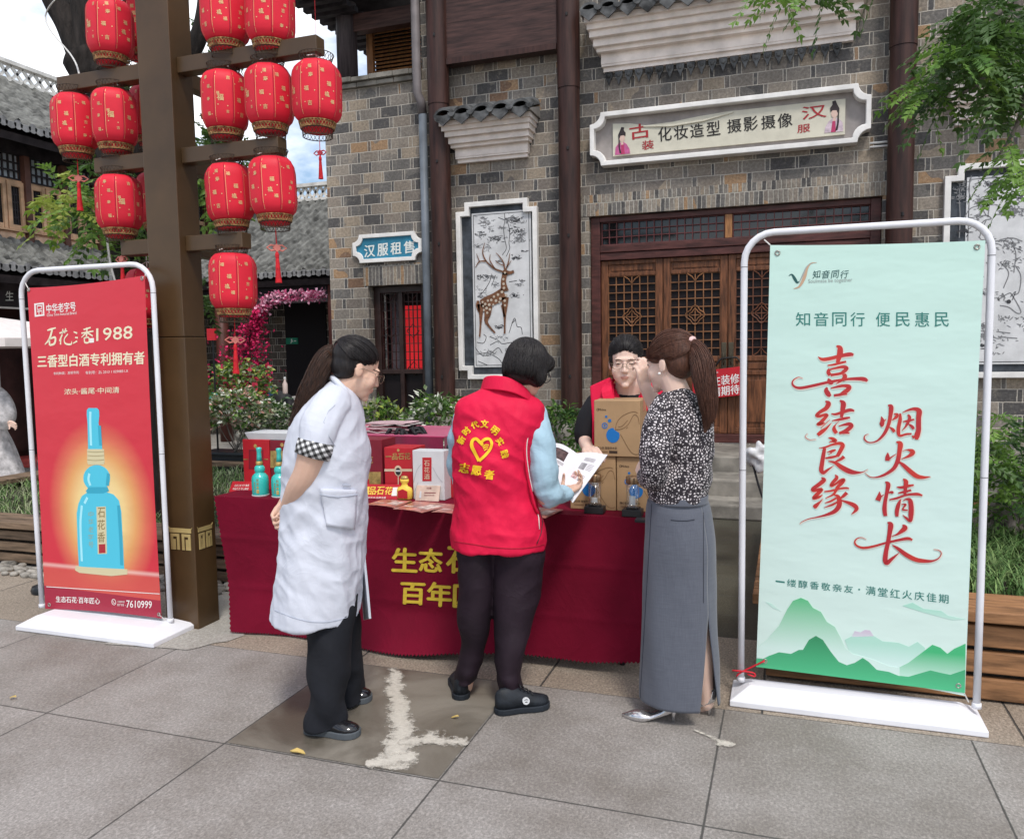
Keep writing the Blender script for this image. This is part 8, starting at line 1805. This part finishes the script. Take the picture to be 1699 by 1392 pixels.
for sg in (-1, 1):
    P = [PF(1043 + sg * a, y, h3 + dh) for a, y, dh in ((20, 630, .05), (27, 633, -.05), (28, 645, -.13), (22, 668, -.15), (10, 690, -.155))]; A = catmull(P, 14); m.loft([[a + ZU * .012, a + R0 * sg * .012 - FH * .012, a + R0 * sg * .055 * math.sin(.3 + 2.4 * i / 13) - ZU * .012 - FH * .010, a + R0 * sg * .05 * math.sin(.3 + 2.4 * i / 13) - ZU * .018] for i, a in enumerate(A)])
m.build('collar', VEST, p3, bevel=.002)
q = MB(); hd3.ell(q, 0, -.023, .0545, .0815, .1005, .084); [hd3.ell(q, sg * .0665, .002, .022, .0135, .040, .046) for sg in (-1, 1)]; hd3.ell(q, 0, -.05, .0, .074, .06, .07); hd3.ell(q, 0, -.036, .0, .078, .050, .06)
hr3 = grown(fuse(q, .005, 8), 'hair', HBLK, p3)
st = MB(); hd3.strands(st, (0, -.028, .048), (.082, .099, .087), lambda rg: (lambda a: unit((math.sin(a), math.cos(a) * .95, .17 - .34 * abs(math.sin(a)))))(rg.uniform(-1.7, 1.7)), (0, -1., .05), 460, .0014, .008, 4, on=hr3); st.build('hair_strands', HBLK, p3, smooth=True)
hd3.glasses(p3, M('thin_gold_frame'), .0013)
m = MB(); m.loft(rings([(880, 984, 1100, .13), (1000, 990, 1094, .12), (1130, 995, 1090, .11)], h3, 12, 28)); m.build('trousers', BLKP, p3, smooth=True)

# ---- woman in the patterned blouse and long grey skirt
h4 = 3.32; p4 = thing('person', 'woman with a brown ponytail in a black and white patterned blouse and long grey skirt', 'person', PF(1130, 1180, h4) * [1, 1, 0])
W4 = PF(1130, 800, h4)
hd4 = Head(PF(1111, 603, h4 + .02), -R0 * .72 + FH * .70 - ZU * .10, ZU, 1.0)
b = MB(); hd4.build(b)
limb(b, [(1114, 626, h4 + .01, .052), (1122, 648, h4, .054), (1130, 675, h4, .07)]); limb(b, [(1130, 700, h4, .09), (1128, 820, h4, .09), (1128, 880, h4, .09)])
limb(b, [(1114, 880, h4, .07), (1108, 1030, h4 - .03, .055), (1112, 1100, h4 - .04, .05), (1122, 1165, h4 - .05, .03)]); limb(b, [(1148, 880, h4 + .01, .07), (1156, 1010, h4 - .01, .055), (1164, 1070, h4 - .02, .054), (1168, 1120, h4 - .02, .040), (1172, 1150, h4 - .02, .030), (1172, 1166, h4 - .01, .032)])
limb(b, [(1172, 1160, h4 - .0, .030), (1160, 1172, h4 + .04, .030), (1140, 1182, h4 + .08, .026)], 8)
limb(b, [(1098, 690, h4 - .08, .048), (1088, 790, h4 - .12, .042), (1070, 790, h4 + .04, .028)]); hand(b, PF(1071, 790, h4 + .04), PF(1060, 770, h4 + .12) - PF(1071, 790, h4 + .04), FH * .5 + R0 * .6, 1, .8, .95, .6)
limb(b, [(1150, 690, h4 + .12, .05), (1102, 694, h4 + .20, .045), (1086, 668, h4 + .19, .037), (1070, 642, h4 + .17, .026)], 18); hand(b, PF(1070, 643, h4 + .17), PF(1067, 612, h4 + .15) - PF(1070, 643, h4 + .17), -R0 * .2 + FH * .5, -1, .85, .95, .8)
grown(fuse(b, .0045, 3), 'body', [SKINF, LIPM, EYEM, BROWM], p4, None, hd4.mats)
s = NT('patterned_blouse'); v = s.obj(); vo = s.n('TexVoronoi', {'Vector': v, 'Scale': 84., 'Randomness': .8}, feature='DISTANCE_TO_EDGE'); f1 = s.n('TexVoronoi', {'Vector': v, 'Scale': 84., 'Randomness': .8})
c = s.mix(s.ramp(vo, [(.17, 0.), (.24, 1.)]), (.014, .009, .014), (.66, .61, .62))
c = s.mix(s.ramp(f1, [(.12, .7), (.18, 0.)]), c, (.10, .04, .06)); s.set(Base_Color=c, Roughness=.75)
m = MB(); m.loft(rings([(643, 1110, 1142, .050), (652, 1100, 1152, .066), (664, 1090, 1167, .10), (682, 1083, 1178, .128), (705, 1080, 1183, .138), (735, 1076, 1183, .14), (768, 1074, 1181, .135), (795, 1075, 1178, .128), (815, 1077, 1174, .122), (828, 1078, 1173, .122)], h4, 46, 48))
limb(m, [(1100, 678, h4 - .07, .060), (1091, 720, h4 - .115, .062), (1087, 765, h4 - .13, .060), (1084, 788, h4 - .10, .056), (1074, 793, h4 + .0, .044)], 18); limb(m, [(1150, 680, h4 + .08, .06), (1112, 696, h4 + .18, .058), (1098, 684, h4 + .20, .052)], 10)
bl4 = grown(fuse(m, .006, 4), 'blouse', s.m, p4, folds(W4, [(.008, 9, 9, 6, .6, .8, 1.45), (-.005, 9, 9, 8, -.7, .8, 1.4), (.006, 14, 14, 16, .3, .8, 1.02)]))
m = MB(); m.loft(rings([(819, 1077, 1174, .126), (826, 1077, 1174, .128), (832, 1076, 1174, .128)], h4, 6, 40)); SKT = None
s = NT('grey_skirt_cloth'); v = s.obj(); f = s.noise(s.n('Mapping', {0: v, 'Scale': (1, 1, .06)}), 320, 3); g_ = s.noise(s.n('Mapping', {0: v, 'Scale': (.06, .06, 1)}), 320, 3)
c = s.mix(s.math('MULTIPLY', s.math('ADD', f, g_), .5), (.048, .054, .075), (.125, .135, .165)); s.set(Base_Color=c, Roughness=.8); s.b.inputs['Sheen Weight'].default_value = .15; s.bump(s.math('ADD', f, g_), .12, .001)
SKT = s.m
m.build('waistband', SKT, p4, smooth=True)
rows4 = [(830, 1075, 1175, .118), (850, 1072, 1180, .130), (900, 1069, 1187, .142), (960, 1067, 1189, .145), (1020, 1065, 1191, .147), (1100, 1063, 1194, .15), (1157, 1062, 1196, .152)]
A4 = catmull(rows4, 80); ysk = A4[:, 0]; vs = []; fs = []
for k, (y, xl, xr, rd) in enumerate(A4):
    q = max(0., y - 1008) / 160; c0, c1 = .60 - .34 * q, .60 + .26 * q; t0, t1 = -math.acos(min(.995, c1)), -math.acos(c0)   # the slit runs open between these angles
    a, b_ = PF(xl, y, h4), PF(xr, y, h4); c, e = (a + b_) / 2, (b_ - a) / 2
    for i in range(97):
        t = t0 + (2 * math.pi - (t0 - t1)) * i / 96; vs.append(c + e * math.cos(t) + FH * rd * math.sin(t))
for k in range(79):
    for i in range(96): fs.append((k * 97 + i, k * 97 + i + 1, (k + 1) * 97 + i + 1, (k + 1) * 97 + i))
V = np.array(vs); cc = np.array([PF(1128, y, h4) for y in np.repeat(ysk, 97)]); Nn = V - cc; Nn[:, 2] = 0; Nn /= np.linalg.norm(Nn, axis=1)[:, None] + 1e-9
V = V + Nn * folds(W4, [(.007, 7, 7, .8, .1, -.1, .75), (.003, 14, 14, 4, .3, -.1, .95)])(V, Nn)[:, None]
m = MB(); m.add(V, fs); sk = m.build('skirt', SKT, p4, smooth=True); so_ = sk.modifiers.new('thick', 'SOLIDIFY'); so_.thickness = .004; so_.offset = -1
dck = Decal(sk); m = MB(); m.tube([dck(x, y, .0012) for x, y in ((1113, 862.5), (1125, 864), (1140, 864), (1152, 862))], .0018, 5); m.tube([dck(1167, y, .0008) for y in range(850, 1005, 10)], .0012, 4); m.tube([dck(1082 - .06 * (y - 830), y, .0008) for y in range(836, 1160, 14)], .0012, 4); m.build('seam', M('skirt_seam', (.028, .032, .045), .8, var=0), p4)
SIL = M('silver_leather', (.62, .60, .60), .18, .85, var=.1)
def pump(par, heel, toe, lift=.065, strap=False):
    a, b_ = V3(heel), V3(toe); a[2] = b_[2] = 0; d = unit(b_ - a); L = np.linalg.norm(b_ - a); sd = np.array([-d[1], d[0], 0]); m = MB(); rg_ = []
    for t in np.linspace(0, 1, 15):
        zz = lift * max(0, 1 - t / .62) ** 1.3 + .004; hw = float(np.interp(t, [0, .06, .15, .4, .65, .8, .93, 1.], [.010, .024, .029, .026, .038, .033, .014, .002])); tp = float(np.interp(t, [0, .12, .3, .5, .62, .8, 1.], [.055, .055, .022, .016, .034, .030, .010])); c_ = a + d * L * t + ZU * zz; r = []
        for q in np.arange(14) * 2 * math.pi / 14: r.append(c_ + sd * hw * math.cos(q) + ZU * (tp * max(0, math.sin(q)) ** .7 if math.sin(q) > 0 else .005 * math.sin(q)))
        rg_.append(r)
    m.loft(rg_); o = m.build('pump', SIL, par, smooth=True)
    m = MB(); h0 = a + d * .022; m.tube([h0 + ZU * (lift + .004), h0 + d * .004 + ZU * lift * .5, h0 + d * .006 + ZU * .001], [.017, .008, .007], 10); m.build('stiletto', SIL, o, smooth=True)
    if strap:
        m = MB(); c_ = a + d * .05 + ZU * (lift + .055)
        m.tube([c_ + (sd * math.cos(q) * .036 + d * math.sin(q) * .042) + ZU * .01 * math.sin(q) for q in np.linspace(0, 2 * math.pi, 17)], .0045, 6); m.build('ankle_strap', SIL, o, smooth=True)
    return o
pump(p4, GZ(1128, 1199), GZ(1032, 1188)); e4 = GZ(1187, 1189); pump(p4, e4, e4 + (-R0 * .8 + FH * .55) * .235, .07, True)
q = MB(); hd4.ell(q, 0, -.024, .050, .084, .102, .088); hd4.ell(q, 0, -.055, .000, .070, .062, .072)
for sg in (-1, 1): hd4.ell(q, sg * .062, .024, .042, .018, .046, .040)
hr4 = grown(fuse(q, .005, 8), 'hair', HBRN, p4)
def st4(rg):
    a = rg.uniform(-2.0, 2.0); return unit((math.sin(a), math.cos(a) * .92, .14 - .40 * abs(math.sin(a)) - .3 * max(0, -math.cos(a))))
tq = hd4.loc(PF(1146, 572, h4 - .03)[None])[0]; tie4 = unit((tq - V3((0, -.028, .046))) / V3((.084, .103, .09)))
st = MB(); hd4.strands(st, (0, -.026, .046), (.084, .103, .09), st4, tie4, 700, .0015, .04, 6, on=hr4); st.build('hair_strands', HBRN, p4, smooth=True)
ponytail(p4, [PF(1143, 572, h4 - .04), PF(1154, 578, h4 - .06), PF(1164, 600, h4 - .09), PF(1169, 630, h4 - .12), PF(1174, 660, h4 - .14), PF(1176, 690, h4 - .15), PF(1170, 716, h4 - .15)], [.020, .034, .044, .045, .038, .026, .008], 480, HBRN, 7)
m = MB(); c_ = PF(1146, 571, h4 - .045); ax_ = unit(PF(1156, 577, h4 - .06) - PF(1140, 570, h4 - .03)); u_ = unit(np.cross(ax_, ZU)); w_ = np.cross(ax_, u_); m.tube([c_ + .024 * (u_ * math.cos(q) + w_ * math.sin(q)) for q in np.linspace(0, 2 * math.pi, 17)], .010, 8); m.build('hair_tie', M('pink_scrunchie', (.62, .42, .40), .7, var=.2, scale=40), p4, smooth=True)
m = MB(); m.ell(hd4.p(-.084, -.002, -.040), (.0065, .0065, .0065), n=10, k=6); m.ell(hd4.p(.084, -.002, -.040), (.0065, .0065, .0065), n=10, k=6); m.build('pearl_earring', M('pearl', (.75, .72, .68), .2, var=0), p4, smooth=True)
m = MB(); wc, wd_ = PF(1069, 788, h4 + .055), unit(PF(1060, 770, h4 + .12) - PF(1071, 790, h4 + .04)); u_ = unit(np.cross(wd_, ZU)); w_ = np.cross(wd_, u_); m.tube([wc + .031 * (u_ * math.cos(q) + w_ * math.sin(q)) for q in np.linspace(0, 2 * math.pi, 15)], .004, 6); m.build('wrist_watch', M('watch_steel', (.4, .38, .36), .3, .8, var=0), p4, smooth=True)

# ---- robed person at the left frame edge
p5 = thing('person', 'person in a long pale patterned robe cut off by the left frame edge', 'person', GZ(-12, 800))
h5 = float(GZ(-12, 800) @ FH); ROBE = M('pale_robe', (.52, .50, .50), .8, var=.25, scale=14, bump=.2, bscale=40)
m = MB(); m.loft(rings([(620, -45, -20, .10), (660, -52, -2, .16), (700, -55, 6, .2), (740, -62, 22, .26), (775, -70, 36, .32), (800, -74, 45, .34)], h5, 30, 40)); limb(m, [(-20, 640, h5 - .1, .10), (2, 665, h5 - .2, .11), (8, 690, h5 - .25, .12), (4, 705, h5 - .26, .10)], 12)
grown(fuse(m, .012, 4), 'robe', ROBE, p5, folds(PF(-10, 750, h5), [(.03, 4, 4, .8, .2, -.2, .8), (.012, 9, 9, 2, .4, -.2, 1.6)]))
b = MB(); hd5 = Head(PF(-34, 585, h5), R0 + FH * .2, ZU); hd5.build(b); limb(b, [(-36, 605, h5, .055), (-36, 640, h5, .08)]); limb(b, [(-34, 650, h5, .13), (-34, 790, h5, .12)]); limb(b, [(-18, 650, h5 - .1, .05), (6, 690, h5 - .24, .04), (14, 700, h5 - .3, .03)]); hand(b, PF(14, 700, h5 - .3), R0 - ZU * .6, -FH, 1, .6); grown(fuse(b, .006, 3), 'body', [SKINF, LIPM, EYEM, BROWM], p5, None, hd5.mats)
q = MB(); hd5.ell(q, 0, -.026, .049, .084, .102, .09); hd5.ell(q, 0, -.06, .10, .04, .04, .05); grown(fuse(q, .006, 3), 'hair', HBLK, p5)
